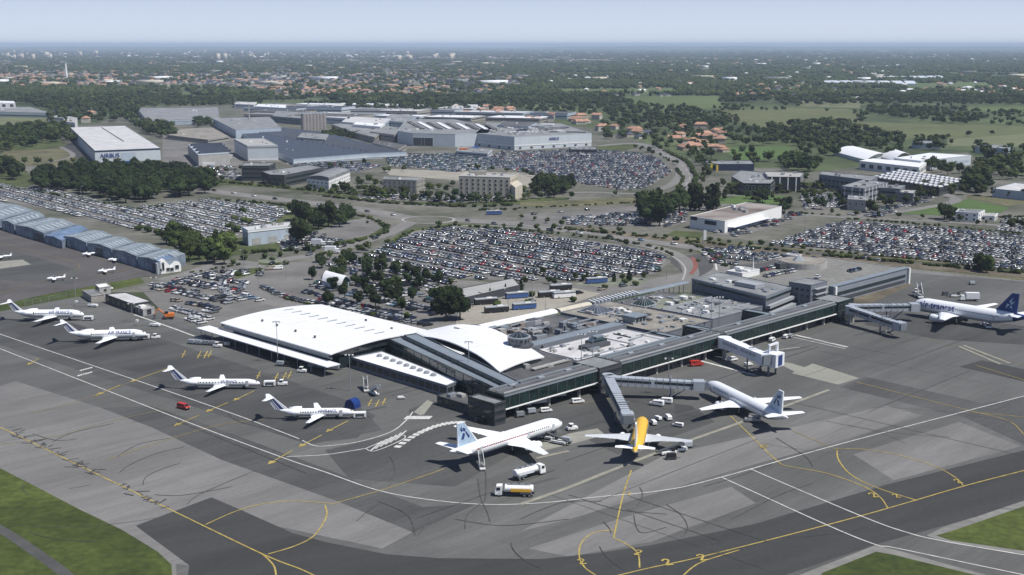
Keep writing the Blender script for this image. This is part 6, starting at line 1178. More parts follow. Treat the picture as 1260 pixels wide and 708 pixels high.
def fuel_truck(lb, px, py, hd, tank, band):
    r = vroot('fuel_truck', lb, 'fuel truck', px, py, hd); B = lambda mb, nm, mt, p=None: mb.build(nm, mt, p or r, org=(0, 0, 0))
    B(MB().box((0, 0, .95), (10.6, 1.2, .3)), 'chassis', 'black'); mb = MB(); side_prof(mb, [(5.5, .6), (5.6, 1.8), (5.2, 3.0), (3.6, 3.1), (3.6, .6)], 2.45, .12); c_ = B(mb, 'cab', 'van_white')
    B(MB().add([(5.62, -1.05, 1.85), (5.62, 1.05, 1.85), (5.26, .98, 2.85), (5.26, -.98, 2.85)], [(0, 1, 2, 3)]), 'windscreen', 'cockpit', c_)
    for s in (-1, 1): B(MB().box((4.6, s * 1.16, 2.3), (1.0, .08, .8)), 'side_window', 'cockpit', c_); B(MB().box((5.62, s * .9, 1.0), (.08, .35, .25)), 'headlight', 'white_wall', c_)
    t = MB(); t.loft([[(3.1 - .2, 1.1 * cos(a) * .9, 2.25 + .95 * sin(a) * .9) for a in [2 * pi * i / 16 for i in range(16)]], [(2.8, 1.22 * cos(a), 2.25 + 1.05 * sin(a)) for a in [2 * pi * i / 16 for i in range(16)]], [(-4.7, 1.22 * cos(a), 2.25 + 1.05 * sin(a)) for a in [2 * pi * i / 16 for i in range(16)]], [(-5.0, 1.1 * cos(a) * .9, 2.25 + .95 * sin(a) * .9) for a in [2 * pi * i / 16 for i in range(16)]]]); tk = B(t, 'tank', tank)
    for s in (-1, 1): B(MB().box((-1.6, s * 1.22, 2.0), (5.6, .1, .9)), 'side_panel', band, tk)
    B(MB().box((-1, 0, 3.35), (6.5, .8, .15)), 'walkway', 'steel', tk); B(MB().box((-1, .5, 3.6), (6.4, .05, .05)), 'handrail', 'steel', tk)
    for x in (-3, -1, 1): B(MB().tube((x, 0, 3.3), (x, 0, 3.6), .3), 'hatch', 'dark_steel', tk)
    B(MB().box((-3.0, 0, 1.2), (3.2, 2.3, .5)), 'pump_locker', 'bridge_dark'); wheels(r, (4.4, -2.6, -4.0), 2.4, .5); return r
fuel_truck('white fuel tanker truck behind the orange sided one', 650, 588, 38, 'van_white', 'tank_steel').scale = (.88,) * 3; fuel_truck('fuel tanker truck with orange lower side, nearest of the two', 634, 611, 176, 'van_white', 'tank_orange').scale = (.88,) * 3
def stairs(lb, px, py, hd, name='passenger_stairs'):
    r = vroot(name, lb, 'airstairs', px, py, hd); B = lambda mb, nm, mt, p=None: mb.build(nm, mt, p or r, org=(0, 0, 0))
    B(MB().box((-1.5, 0, .7), (6.5, 1.9, .5)), 'chassis', 'white_wall'); f = MB()
    for k in range(12): f.box((-3.6 + k * .5, 0, .9 + k * .25), (.52, 1.3, .14))
    B(f, 'steps', 'dark_steel')
    for s in (-1, 1): B(MB().add([(-3.9, s * .75, .7), (2.3, s * .75, 3.7), (3.6, s * .75, 3.7), (3.6, s * .75, 4.9), (2.3, s * .75, 4.9), (-3.9, s * .75, 1.9)] + [(-3.9, s * .85, .7), (2.3, s * .85, 3.7), (3.6, s * .85, 3.7), (3.6, s * .85, 4.9), (2.3, s * .85, 4.9), (-3.9, s * .85, 1.9)], [(0, 1, 2, 3, 4, 5), (11, 10, 9, 8, 7, 6), (5, 4, 10, 11), (4, 3, 9, 10), (0, 6, 7, 1)]), 'side_panel', 'white_wall')
    r.scale = ((.78,) * 3 if 'wide body' not in lb else (1.15,) * 3); B(MB().box((2.9, 0, 3.7), (1.5, 1.5, .15)), 'platform', 'steel'); B(MB().tube((2.3, 0, .8), (2.3, 0, 3.6), .15), 'jack', 'steel'); wheels(r, (1, -3.6), 1.9, .4)
stairs('white passenger stairs against the rear of the broadside airliner', 592, 575, 98); stairs('tall white passenger stairs at the rear of the wide body jet', 1213, 402, 82); stairs('mobile steps by the low hall wall', 462, 487, -60); stairs('mobile steps with white cabin near the low hall', 450, 480, 100)
stairs('mobile steps under the near pier corner', 610, 507, 55); stairs('white stairs behind the nose of the wide body jet', 1131, 366, 80)
def cart(lb, px, py, hd, kind='cart', group='baggage carts and loaders'):
    r = vroot({'cart': 'baggage_cart', 'belt': 'belt_loader', 'tug': 'baggage_tug', 'gpu': 'ground_power_unit'}[kind], lb, {'cart': 'cart', 'belt': 'belt loader', 'tug': 'tug', 'gpu': 'generator'}[kind], px, py, hd, group); B = lambda mb, nm, mt, p=None: mb.build(nm, mt, p or r, org=(0, 0, 0))
    if kind == 'cart': B(MB().box((0, 0, .5), (3, 1.5, .15)), 'deck', 'dark_steel'); B(MB().box((0, 0, 1.15), (2.4, 1.2, 1.1)), 'load', random.choice(['steel', 'black', 'dark_steel', 'bridge_skin'])); B(MB().tube((1.5, 0, .45), (2.6, 0, .3), .06), 'drawbar', 'black'); wheels(r, (1.0, -1.0), 1.5, .22, .12)
    if kind == 'belt': B(MB().box((0, 0, .7), (4.4, 1.9, .6)), 'chassis', 'white_wall'); B(MB().loft([[(-3.6, -.45, .9), (-3.6, .45, .9), (-3.6, .45, 1.15), (-3.6, -.45, 1.15)], [(4.2, -.45, 2.6), (4.2, .45, 2.6), (4.2, .45, 2.85), (4.2, -.45, 2.85)]]), 'belt', 'dark_steel'); B(MB().box((1.2, -.75, 1.5), (.9, .5, .9)), 'driver_seat', 'black'); B(MB().tube((2.0, 0, .9), (2.0, 0, 2.1), .1), 'jack', 'steel'); wheels(r, (1.5, -1.5), 1.9, .36)
    if kind == 'tug': B(MB().box((0, 0, .7), (3.0, 1.6, .7)), 'body', 'van_white'); B(MB().box((-.3, 0, 1.9), (1.2, 1.4, .1)), 'canopy', 'van_white'); [B(MB().tube((-.3 + a, b, 1), (-.3 + a, b, 1.9), .04), 'post', 'black') for a in (-.5, .5) for b in (-.6, .6)]; B(MB().box((-.4, 0, 1.2), (.5, 1.1, .5)), 'seat', 'black'); wheels(r, (1, -1), 1.6, .34)
    if kind == 'gpu': B(MB().box((0, 0, 1.1), (3.6, 1.8, 1.4)), 'housing', 'van_white'); B(MB().box((0, -.92, 1.1), (2.6, .06, .8)), 'grille', 'dark_steel'); B(MB().tube((1.8, 0, .5), (3.0, 0, .3), .07), 'drawbar', 'black'); wheels(r, (1.1, -1.1), 1.8, .34)
for lb, px, py, hd, k in (('white ground power unit at the nose of the broadside airliner', 704, 530, 20, 'tug'), ('dark belt loader under the nose of the broadside airliner', 672, 541, 150, 'belt'), ('dark belt loader nearer the wing of the broadside airliner', 688, 547, 150, 'belt'), ('baggage cart, nearest of the train below the broadside airliner nose', 697, 546, 150, 'cart'), ('baggage cart, farthest of the train below the broadside airliner nose', 679, 536, 150, 'cart'),
                      ('baggage cart at the right wing tip of the yellow jet', 846, 552, 20, 'cart'), ('baggage tug by the right wing tip of the yellow jet', 838, 556, 20, 'tug'), ('belt loader at the tail of the yellow jet', 822, 560, 20, 'belt'), ('baggage cart behind the yellow jet tail', 826, 566, 10, 'cart'), ('baggage cart halfway under the yellow jet wing', 831, 557, 40, 'cart'),
                      ('white power unit at the nose of the left slim jet', 332, 476, 5, 'gpu'), ('white tug right of the left slim jet power unit', 348, 475, 5, 'tug'), ('white power unit at the nose of the right slim jet', 443, 515, 5, 'gpu'), ('white power unit before the nose of the second striped long jet', 178, 418, 5, 'gpu'), ('white tug before the nose of the second striped long jet', 192, 417.5, 5, 'tug'), ('white power unit before the nose of the leftmost jet', 109, 395, 5, 'gpu'),
                      ('white tug pulling carts before the low canopy, right one', 372, 459, -10, 'tug'), ('white tug before the long hall canopy, left one', 268, 428, -10, 'tug'), ('baggage cart below the near pier section, left', 640, 514, 20, 'cart'), ('baggage cart below the near pier section, right', 654, 510, 20, 'cart'), ('dark baggage cart at the pier corner', 600, 522, 15, 'cart'), ('dark baggage cart left of the pier corner', 590, 520, 15, 'cart'),
                      ('tug by the conveyor at the far pier', 1128, 361, 20, 'tug'), ('baggage cart behind the wide body jet nose', 1163, 364, 10, 'cart'), ('dark loader behind the wide body jet', 1175, 366, 10, 'belt'), ('baggage cart on the empty stand behind the jets at right', 1196, 351, 10, 'cart')):
    cart(lb, px, py, hd, k)
for lb, px, py, n, hd in (('row of empty baggage dollies at the canopy, left row', 236, 424, 6, -20), ('row of empty baggage dollies before the hall, right row', 345, 451, 8, -18)):
    for k in range(n): x, y = P(px, py); a = R(-15); cart(f'empty baggage dolly, {nth(k + 1)} from the left in the row {"by the canopy end" if n == 6 else "before the long hall"}', *pxof(x + k * 2.9 * cos(a), y + k * 2.9 * sin(a)), -15, 'cart', 'baggage dollies')
# catering trucks beside the near pier
for lb, px, py, hd in (('white high box truck under the near pier section, left', 636, 503, 200), ('white high box truck under the near pier section, middle', 660, 500, 200), ('white high box truck under the near pier section, right', 681, 492, 200), ('white long box truck behind the wide body jet', 1193, 371, 175), ('grey box truck on the kerb of the shaded car park', 392, 303, -10), ('white box truck by the road crossing', 409, 312, -8)):
    r = vroot('box_truck', lb, 'truck', px, py, hd); B = lambda mb, nm, mt, p=None: mb.build(nm, mt, p or r, org=(0, 0, 0))
    B(MB().box((-1, 0, 2.4), (5.6, 2.4, 2.6)), 'box_body', 'tank_steel' if 'grey' in lb else 'van_white'); mb = MB(); side_prof(mb, [(4.0, .6), (4.1, 1.5), (3.7, 2.5), (2.0, 2.6), (2.0, .6)], 2.2, .1); c_ = B(mb, 'cab', 'van_white'); B(MB().add([(4.12, -.95, 1.55), (4.12, .95, 1.55), (3.78, .9, 2.4), (3.78, -.9, 2.4)], [(0, 1, 2, 3)]), 'windscreen', 'cockpit', c_); B(MB().box((0, 0, .85), (7.6, 1.1, .3)), 'chassis', 'black'); wheels(r, (3.0, -2.4), 2.3, .45)
# navy covered frame at the slim jet's nose, tow bars, excavator
r = vroot('baggage_tent', 'navy blue hooded tent at the nose of the right slim jet', 'tent', 434, 502, 60); seg = 8
pr = [(1.9 * cos(pi * i / seg), 2.8 * sin(pi * i / seg) ** .8) for i in range(seg + 1)]; MB().loft([[(-1.6, y, z) for y, z in pr], [(1.6, y, z) for y, z in pr]]).build('hood', 'plane_navy', r, org=(0, 0, 0)); MB().box((1.7, 0, 1.3), (.12, 2.2, 2.4)).build('opening', 'black', r, org=(0, 0, 0))
r = vroot('excavator', 'orange excavator parked at the hire car compound', 'excavator', 207, 393, 190); B = lambda mb, nm, mt, p=None: mb.build(nm, mt, p or r, org=(0, 0, 0))
for s in (-1, 1): B(MB().loft([[(-2, s * 1.2 - .3, .1), (-2.3, s * 1.2 - .3, .5), (-2, s * 1.2 - .3, .9), (2, s * 1.2 - .3, .9), (2.3, s * 1.2 - .3, .5), (2, s * 1.2 - .3, .1)], [(-2, s * 1.2 + .3, .1), (-2.3, s * 1.2 + .3, .5), (-2, s * 1.2 + .3, .9), (2, s * 1.2 + .3, .9), (2.3, s * 1.2 + .3, .5), (2, s * 1.2 + .3, .1)]]), 'track', 'black')
B(MB().box((-.6, 0, 1.7), (3.6, 2.6, 1.3)), 'body', 'orange_paint'); B(MB().box((.5, .7, 2.5), (1.4, 1.1, 1.4)), 'cab', 'cockpit'); B(MB().tube((1, -.3, 1.9), (3.8, -.3, 4.2), .3, .22), 'boom', 'orange_paint'); B(MB().tube((3.8, -.3, 4.2), (5.4, -.3, 1.8), .22, .16), 'arm', 'orange_paint'); B(MB().box((5.3, -.3, 1.3), (.9, 1, .9)), 'bucket', 'dark_steel')
for lb, px, py, hd in (('boom lift parked beside the leftmost regional jet, left one', 108, 378, -12), ('boom lift parked before the second regional jet', 184, 402, -12)):
    r = vroot('boom_lift', lb, 'boom lift', px, py, hd); B = lambda mb, nm, mt, p=None: mb.build(nm, mt, p or r, org=(0, 0, 0)); B(MB().box((2.4, 0, .8), (4, 1.6, .8)), 'body', 'van_white'); B(MB().tube((2, 0, 1.3), (-5, 0, 1.9), .22, .15), 'boom', 'steel'); B(MB().box((-5.2, 0, 1.9), (1, .9, .8)), 'basket', 'white_wall'); wheels(r, (3.6, 1.2), 1.7, .35)
# buses
def bus(lb, px, py, hd, m='van_white', z=GZ, s=.88):
    r = vroot('bus', lb, 'bus', px, py, hd, 'buses', z); B = lambda mb, nm, mt, p=None: mb.build(nm, mt, p or r, org=(0, 0, 0)); L_ = 11.5 * s; r.scale = (1, .9, .85)
    B(MB().box((0, 0, 1.35), (L_, 2.5, 1.9)), 'body', m); B(MB().box((0, 0, 2.95), (L_ - .1, 2.46, .45)), 'roof', 'bus_roof'); B(MB().box((0, 0, 2.42), (L_ - .06, 2.42, .8)), 'window_band', 'cockpit'); B(MB().box((1.5, 0, 3.3), (2.6, 1.6, .3)), 'roof_unit', 'white_wall'); wheels(r, (L_ * .32, -L_ * .28), 2.5, .5)
for lb, px, py, hd, m in (('blue sided bus at the corner of the long stay car park', 734, 349, 18, 'bus_blue'), ('blue sided bus at the roundabout exit', 608, 264.5, 8, 'bus_blue'), ('dark bus in the forecourt, left of the blue one', 690, 357.5, 18, 'black'), ('white roofed bus at the forecourt kerb, right one', 694, 367, 20, 'van_white'), ('dark bus with pale roof behind the curved roof, left', 598, 375, 20, 'black'), ('dark bus with pale roof nearer the curved roof', 611, 385, 20, 'black'), ('blue bus beside the terminal road trees', 636, 367.5, 20, 'bus_blue'), ('blue bus at the forecourt stop', 645, 381, 20, 'bus_blue'), ('black coach on the forecourt by the pyramid', 676, 366, 18, 'black')): bus(lb, px, py, hd, m)
# flood light masts
for lb, px, py, h, n in (('tall floodlight mast before the long hall roof', 342, 447.5, 17, 3), ('floodlight mast before the low hall', 431, 482, 14, 3), ('floodlight mast at the club apron gate', 163, 397, 9, 2), ('floodlight mast on the club apron edge', 93, 366, 10, 2), ('floodlight mast on the pier node, left', 715, 472, 19, 3), ('floodlight mast on the pier node, right', 729, 468, 19, 3), ('twin floodlight mast in the first court', 874, 420, 19, 3), ('floodlight mast right of the twin mast', 884, 419, 19, 3), ('floodlight mast beside the long jet bridge', 822, 487, 14, 2), ('mast on the grid of the gallery roof', 577, 476, 17, 2), ('mast in the fenced strip beside the club hut', 190, 360, 8, 2)):
    mast('floodlight_mast', lb, px, py, h * .88, .16, 'steel', 'light mast', 'floodlight masts', n)
LP = [(283, 372), (318, 352), (300, 330), (352, 345), (383, 322), (430, 352), (445, 338), (470, 350), (512, 342), (520, 372), (540, 330), (560, 352), (600, 345), (625, 382), (655, 372), (671, 396), (700, 350), (736, 343), (760, 352), (820, 345), (770, 330), (690, 320), (620, 310), (560, 300), (742, 248), (600, 262), (1068, 290), (1160, 300), (990, 285), (137, 262), (192, 255), (60, 250), (100, 245), (640, 335), (580, 325), (720, 305), (500, 300), (226, 352), (250, 366), (905, 270), (1050, 330), (455, 322), (648, 250), (703, 262), (665, 240)]
lp0 = thing('street_lamp', 'x', 'street lamp', (0, 0, 0), 0, 'street lamps'); lp0['_o'] = [0., 0., 0.]
MB().tube((0, 0, 0), (0, 0, 9), .13, .07, 6).build('pole', 'steel', lp0); MB().box((0, .7, 9), (.1, 1.6, .08)).build('arm', 'steel', lp0); MB().box((0, 1.4, 8.95), (.3, .7, .15)).build('lamp', 'white_wall', lp0)
for k, (px, py) in enumerate(sorted(LP)):
    r = lp0 if k == 0 else dup(lp0, (0, 0, 0), 0); r.location = (*P(px, py), .15); r.rotation_euler = (0, 0, random.uniform(0, 6)); r['label'] = f'slim grey street lamp, {nth(k + 1)} from the left of all the lamps'
# fence at the apron edge
def fence(lb, pts, h=2.2, m='steel'):
    W_ = [P(*p) for p in pts]; r = thing('fence', lb, 'fence', (*W_[0], .1), 0, 'perimeter fences', True); n = 0; mb = MB()
    for a, b in zip(W_, W_[1:]):
        d = math.hypot(b[0] - a[0], b[1] - a[1]); k = int(d / 6) + 1
        for i in range(k):
            t = i / k; n += 1; x, y = a[0] + (b[0] - a[0]) * t, a[1] + (b[1] - a[1]) * t
            if n < 60: MB().tube((x, y, .1), (x, y, h), .07, n=5).build('post', m, r)
        for z in (.5, h * .5, h - .1): mb.tube((*a, z), (*b, z), .035, n=4)
    mb.build('rail', m, r)
fence('wire fence between the apron and the hire cars', [(166, 385), (207, 399), (262, 417)]); fence('wire fence along the club apron grass', [(30, 377), (60, 371), (92, 363)]); fence('fence beyond the far apron', [(1120, 332), (1260, 350)], 1.6); fence('fence along the club apron corner', [(110, 352), (170, 337), (200, 345)])
# ================================================================== TREES
def ico(sub):
    bm = bmesh.new(); bmesh.ops.create_icosphere(bm, subdivisions=sub, radius=1); v = [tuple(x.co) for x in bm.verts]; f = [tuple(x.index for x in q.verts) for q in bm.faces]; bm.free(); return v, f
I1, I2 = ico(1), ico(2)
def crown_geo(kind, seed, leaves, sub=2, lumps=9):
    """unit tree 1 high: crown as overlapping ragged clumps and loose leaf tufts"""
    rd = random.Random(seed); V = []; F = []; cs = []
    for k in range(lumps):
        if kind == 'round': a = rd.uniform(0, 2 * pi); q = rd.uniform(.05, .30); z = rd.uniform(.36, .80); c = (q * cos(a), q * sin(a), z); r = rd.uniform(.13, .22) * (1.1 - abs(z - .55))
        elif kind == 'poplar': z = .16 + .74 * k / (lumps - 1); a = rd.uniform(0, 6.3); c = (.035 * cos(a), .035 * sin(a), z); r = .115 * (1 - abs(z - .45) * .9)
        elif kind == 'cone': z = .14 + .74 * k / (lumps - 1); a = rd.uniform(0, 6.3); q = .05 * (1 - z); c = (q * cos(a), q * sin(a), z); r = .25 * (1.02 - z)
        else: a = rd.uniform(0, 6.3); q = rd.uniform(.1, .5); c = (q * cos(a), q * sin(a), rd.uniform(.30, .55)); r = rd.uniform(.25, .42)
        cs.append((c, r)); vs, fs = (I2 if sub == 2 else I1); o = len(V); sd = Vector((seed * 7.1 + k, k * 3.3, 0))
        for v in vs:
            n_ = mnoise.noise(Vector(v) * 2.2 + sd) * .42 + mnoise.noise(Vector(v) * 5 + sd) * .25; s = r * (.92 + n_); V.append((c[0] + v[0] * s, c[1] + v[1] * s, max(.05, c[2] + v[2] * s * .92)))
        F += [tuple(i + o for i in f) for f in fs]
    for k in range(leaves):
        c, r = cs[rd.randrange(len(cs))]; d = Vector((rd.gauss(0, 1), rd.gauss(0, 1), rd.gauss(.25, 1))).normalized(); p = Vector(c) + d * r * rd.uniform(.85, 1.28); s = rd.uniform(.016, .04) * (1.6 if sub == 1 else 1)
        u = d.orthogonal().normalized(); u = (u + d * rd.uniform(-.7, .7)).normalized(); w = Vector((rd.gauss(0, 1), rd.gauss(0, 1), rd.gauss(0, 1))).normalized(); o = len(V)
        for a, b in ((-1, -.7), (1, -.8), (.8, 1), (-.9, .8)): V.append(tuple(p + u * s * a + w * s * b))
        F.append((o, o + 1, o + 2, o + 3))
    return V, F
def crown_mesh(kind, seed, leaves, m):
    V, F = crown_geo(kind, seed, leaves); me = bpy.data.meshes.new('crown'); me.from_pydata(V, [], F); me.materials.append(M[m]); me.update(); return me
CR = {}
for kind in ('round', 'poplar', 'cone', 'shrub'):
    for m in ('leaf_dark', 'leaf_mid', 'leaf_light'): CR[kind, m] = [crown_mesh(kind, 11 * s + len(m), 520, m) for s in range(3)]
tm = MB(); tm.tube((0, 0, 0), (.01, 0, .42), .032, .018, 8); tm.tube((.01, 0, .36), (.14, .06, .6), .014, .006, 5); tm.tube((.01, 0, .38), (-.12, -.05, .62), .014, .006, 5); TRUNK = tm.mesh('trunk', ['trunk'])
def fill(poly, step, jit=.4, px=True):
    w = [P(*p) for p in poly] if px else poly; xs = [p[0] for p in w]; ys = [p[1] for p in w]; out = []; y = min(ys)
    while y < max(ys):
        x = min(xs)
        while x < max(xs):
            a, b = x + random.uniform(-jit, jit) * step, y + random.uniform(-jit, jit) * step
            if inside(a, b, w): out.append((a, b))
            x += step
        y += step
    return out
cand = []   # x, y, height, kind, material, width factor, grove, phrase
def grove(name, phrase, pts, h, kind='round', m='leaf_dark', wf=1., mix=None):
    for (x, y) in pts:
        mm = random.choice(mix) if mix else m; cand.append((x, y, random.uniform(*h), kind, mm, wf * random.uniform(.85, 1.2), name, phrase))
px = lambda L: [P(*p) for p in L]
DM = ['leaf_dark', 'leaf_dark', 'leaf_mid']; ML = ['leaf_mid', 'leaf_mid', 'leaf_dark', 'leaf_light']
grove('terminal car park trees', 'round tree among the parked cars', px([(412, 346), (418, 333), (432, 325), (421, 345), (437, 352), (452, 343), (448, 361), (465, 352), (470, 338), (486, 358), (478, 372), (462, 380), (440, 376), (424, 368), (404, 378), (500, 350), (516, 358), (508, 372), (494, 384), (525, 348), (455, 368), (396, 330), (424, 322), (452, 327), (486, 340), (540, 352), (410, 358), (446, 334), (474, 364), (500, 338), (512, 345), (470, 326), (384, 345), (488, 372)]), (6, 8.6), mix=['leaf_dark'] * 4 + ['leaf_mid'], wf=.95)
grove('curved roof trees', 'big dark tree behind the curved white roof', px([(549, 396), (556, 386), (541, 386), (566, 394)]), (11, 14), 'round', 'leaf_dark', 1.0)
grove('forecourt trees', 'small pointed tree beside the terminal road', px([(588, 370), (603, 367), (622, 362), (641, 358), (676, 350), (709, 346), (722, 345), (756, 347), (774, 346), (792, 345), (668, 339), (622, 352)]), (4, 6), 'cone', 'leaf_dark', 1.0)
grove('forecourt bushes', 'round clipped bush on the forecourt', px([(655, 365), (650, 374), (610, 378), (705, 372), (745, 356), (783, 352), (770, 349), (676, 387), (735, 344), (765, 343)]), (2.2, 3.4), 'shrub', mix=ML)
grove('apron side trees', 'leafy tree between hangars and staff car park', px([(226, 299), (232, 306), (222, 312), (238, 313), (246, 320), (260, 314), (268, 306), (278, 310), (272, 320), (284, 316), (256, 325), (264, 324), (217, 302), (205, 301), (212, 296), (240, 303), (276, 326), (232, 322)]), (8, 13), mix=ML, wf=1.1)
grove('depot trees', 'tall dark tree behind the blue depot', px([(366, 272), (374, 278), (372, 302), (368, 296), (380, 276), (362, 264), (396, 276), (404, 279), (410, 274), (418, 280), (392, 282), (426, 276)]), (10, 17), mix=DM, wf=1.0)
grove('terrace bushes', 'low bush on the verge near the roundabout', px([(326, 318), (336, 321), (344, 330), (353, 326), (318, 336), (300, 320), (288, 325), (294, 340), (452, 275), (500, 291), (476, 299), (455, 303), (345, 316), (428, 312), (444, 307), (385, 310), (365, 312)]), (2, 3.6), 'shrub', mix=ML)
grove('poplars', 'dark poplar by the retail park road', px([(849, 259), (854, 260), (860, 259), (871, 260), (877, 260), (881, 258)]), (15, 20), 'poplar', 'leaf_dark', 1.15)
grove('poplar clump', 'tall dark tree in the clump left of the poplars', px([(793, 275), (800, 278), (806, 274), (812, 279), (818, 270), (824, 262), (830, 258), (836, 262), (800, 262), (790, 268), (812, 262), (828, 268)]), (13, 19), mix=['leaf_dark', 'leaf_dark', 'leaf_mid'], wf=.95)
grove('wood edge', 'dark oak in the wood behind the left car park', fill([(45, 236), (46, 221), (110, 212), (200, 214), (262, 222), (262, 238), (205, 247), (160, 252), (110, 241)], 13), (11, 15), mix=['leaf_dark'], wf=1.2)
grove('left wood', 'dark tree in the wood at the left edge', fill([(-15, 222), (28, 225), (26, 212), (-15, 206)], 14), (10, 15), mix=DM, wf=1.1)
grove('hotel trees', 'tree in the gardens round the motel and hotel', px([(424, 238), (436, 240), (448, 236), (452, 243), (462, 242), (470, 246), (485, 243), (496, 246), (512, 247), (528, 246), (541, 249), (556, 250), (570, 247), (530, 236), (540, 234), (550, 237), (556, 230), (440, 226), (455, 226), (463, 230), (420, 232), (408, 242), (586, 250), (600, 250), (615, 250), (628, 248), (644, 240), (650, 246), (394, 240), (380, 238), (474, 213), (478, 212), (497, 211), (385, 222)]), (5, 8.5), mix=ML, wf=1.1)
grove('hotel copse', 'dark tree in the copse right of the hotel', fill([(650, 240), (652, 230), (668, 225), (700, 229), (705, 240), (690, 245)], 10), (8, 12), mix=DM, wf=1.1)
grove('lawn trees', 'dark tree near the white house and lawn', px([(1168, 273), (1162, 270), (1172, 268), (1076, 262), (1070, 260), (1098, 256), (1036, 256), (1010, 258), (965, 263), (968, 258), (934, 246), (920, 245), (938, 250), (1058, 258), (1128, 252), (1132, 246), (1000, 245), (1208, 334), (1214, 336), (1203, 333), (1060, 246), (1032, 248)]), (6, 12), mix=DM, wf=1.1)
grove('hall side trees', 'dark tree beside the skylight roofed hall', px([(1193, 234), (1200, 236), (1206, 238), (1190, 228), (1198, 226), (1210, 230), (1166, 216), (1158, 213), (1146, 210), (1172, 210), (1180, 214), (1190, 218), (1200, 216), (1100, 194), (1094, 196), (1104, 192)]), (9, 14), mix=DM, wf=1.05)
grove('embankment bushes', 'bush along the bank of the bypass', px([(690 + 13 * k, 283 + 1.0 * k + random.uniform(-1, 1)) for k in range(24)] + [(845, 300), (870, 297), (888, 302), (905, 308), (850, 310), (860, 322)]), (1.6, 3.2), 'shrub', mix=ML)
grove('village garden trees', 'garden tree in the village above the bypass curve', fill([(790, 160), (880, 158), (905, 180), (885, 196), (850, 198), (815, 190), (795, 180)], 27), (6, 11), mix=ML)
grove('verge saplings', 'sapling on the verge below the bypass', px([(600, 281), (620, 282), (640, 282), (660, 284), (680, 285), (700, 286), (540, 281), (560, 280), (642, 270), (658, 272), (673, 275), (692, 279), (740, 285), (762, 287), (725, 283)]), (3, 5.5), 'cone', 'leaf_mid')
grove('hangar end bushes', 'bush by the car park behind the hangars', px([(196, 290), (206, 292), (216, 290), (184, 286), (170, 284), (240, 296), (250, 298), (290, 286), (282, 282), (305, 276), (300, 262), (290, 272)]), (3, 5.5), 'shrub', mix=ML)
grove('field trees', 'lone tree on the bright meadow', px([(913, 190), (924, 190), (902, 193), (1017, 138), (1170, 178), (1203, 180), (1213, 185)]), (7, 11), mix=DM)
# woods that read as masses
far = []
def mass(poly, step, h, w=1., m=(0, 1)):
    for x, y in fill(poly, step): far.append((x, y, random.uniform(*h), w * random.uniform(.8, 1.3), random.choice(m)))
mass([(0, 196), (0, 162), (60, 158), (88, 156), (90, 165), (98, 178), (70, 176), (20, 186)], 15, (9, 14)); mass([(0, 131), (0, 110), (160, 110), (172, 130), (166, 150), (90, 152), (62, 152), (62, 140), (30, 128)], 19, (10, 16))
mass([(160, 150), (180, 154), (212, 158), (216, 170), (200, 172), (172, 164)], 14, (9, 14)); mass([(235, 150), (262, 150), (262, 158), (240, 158)], 14, (8, 12)); mass([(395, 172), (440, 172), (440, 166), (400, 164)], 11, (6, 9))
mass([(130, 118), (270, 124), (300, 122), (300, 128), (170, 130)], 20, (9, 13)); mass([(420, 122), (640, 126), (640, 137), (540, 141), (430, 137)], 22, (9, 14)); mass([(630, 118), (820, 128), (860, 140), (880, 160), (960, 168), (1040, 172), (1110, 180), (1200, 186), (1120, 194), (1040, 198), (990, 210), (950, 206), (900, 204), (910, 192), (870, 172), (800, 160), (745, 158), (735, 145), (640, 138)], 25, (8, 13))
mass([(940, 160), (1020, 150), (1108, 170), (1110, 186), (1000, 184), (950, 178)], 21, (8, 13)); mass([(1050, 146), (1090, 132), (1150, 138), (1210, 146), (1200, 156), (1120, 155)], 22, (9, 13)); mass([(955, 122), (1260, 116), (1330, 120), (1330, 131), (1060, 130), (960, 133)], 27, (9, 14))
mass([(1170, 212), (1200, 204), (1330, 196), (1330, 228), (1240, 222), (1200, 226), (1180, 222)], 16, (8, 13)); mass([(1190, 186), (1330, 184), (1330, 196), (1220, 200)], 20, (7, 12)); mass([(700, 176), (745, 172), (760, 160), (735, 160), (725, 170)], 14, (8, 12)); mass([(860, 178), (900, 190), (890, 200), (865, 192)], 18, (6, 9))
mass([(640, 104), (760, 106), (850, 104), (1000, 112), (1000, 120), (900, 118), (820, 118), (640, 122)], 30, (9, 14)); mass([(860, 150), (900, 150), (900, 160), (860, 160)], 20, (8, 12)); mass([(755, 168), (800, 172), (800, 178), (760, 178)], 16, (7, 10)); mass([(930, 198), (1010, 200), (1030, 212), (1000, 213), (960, 208)], 15, (8, 12))
def hedge(pts, h, step=3.2, w=1.0):
    W_ = [P(*p) for p in pts]
    for a, b in zip(W_, W_[1:]):
        n = max(1, int(math.hypot(b[0] - a[0], b[1] - a[1]) / step))
        for i in range(n):
            if random.random() < .82: t = i / n; mid_extra.append((random.choice((5, 6)), a[0] + (b[0] - a[0]) * t + random.uniform(-1, 1), a[1] + (b[1] - a[1]) * t + random.uniform(-1, 1), .1, random.uniform(0, 6), h * 1.5 * w, h * 1.5 * w, h * random.uniform(.7, 1.4), random.choice((0, 0, 1))))
mid_extra = []
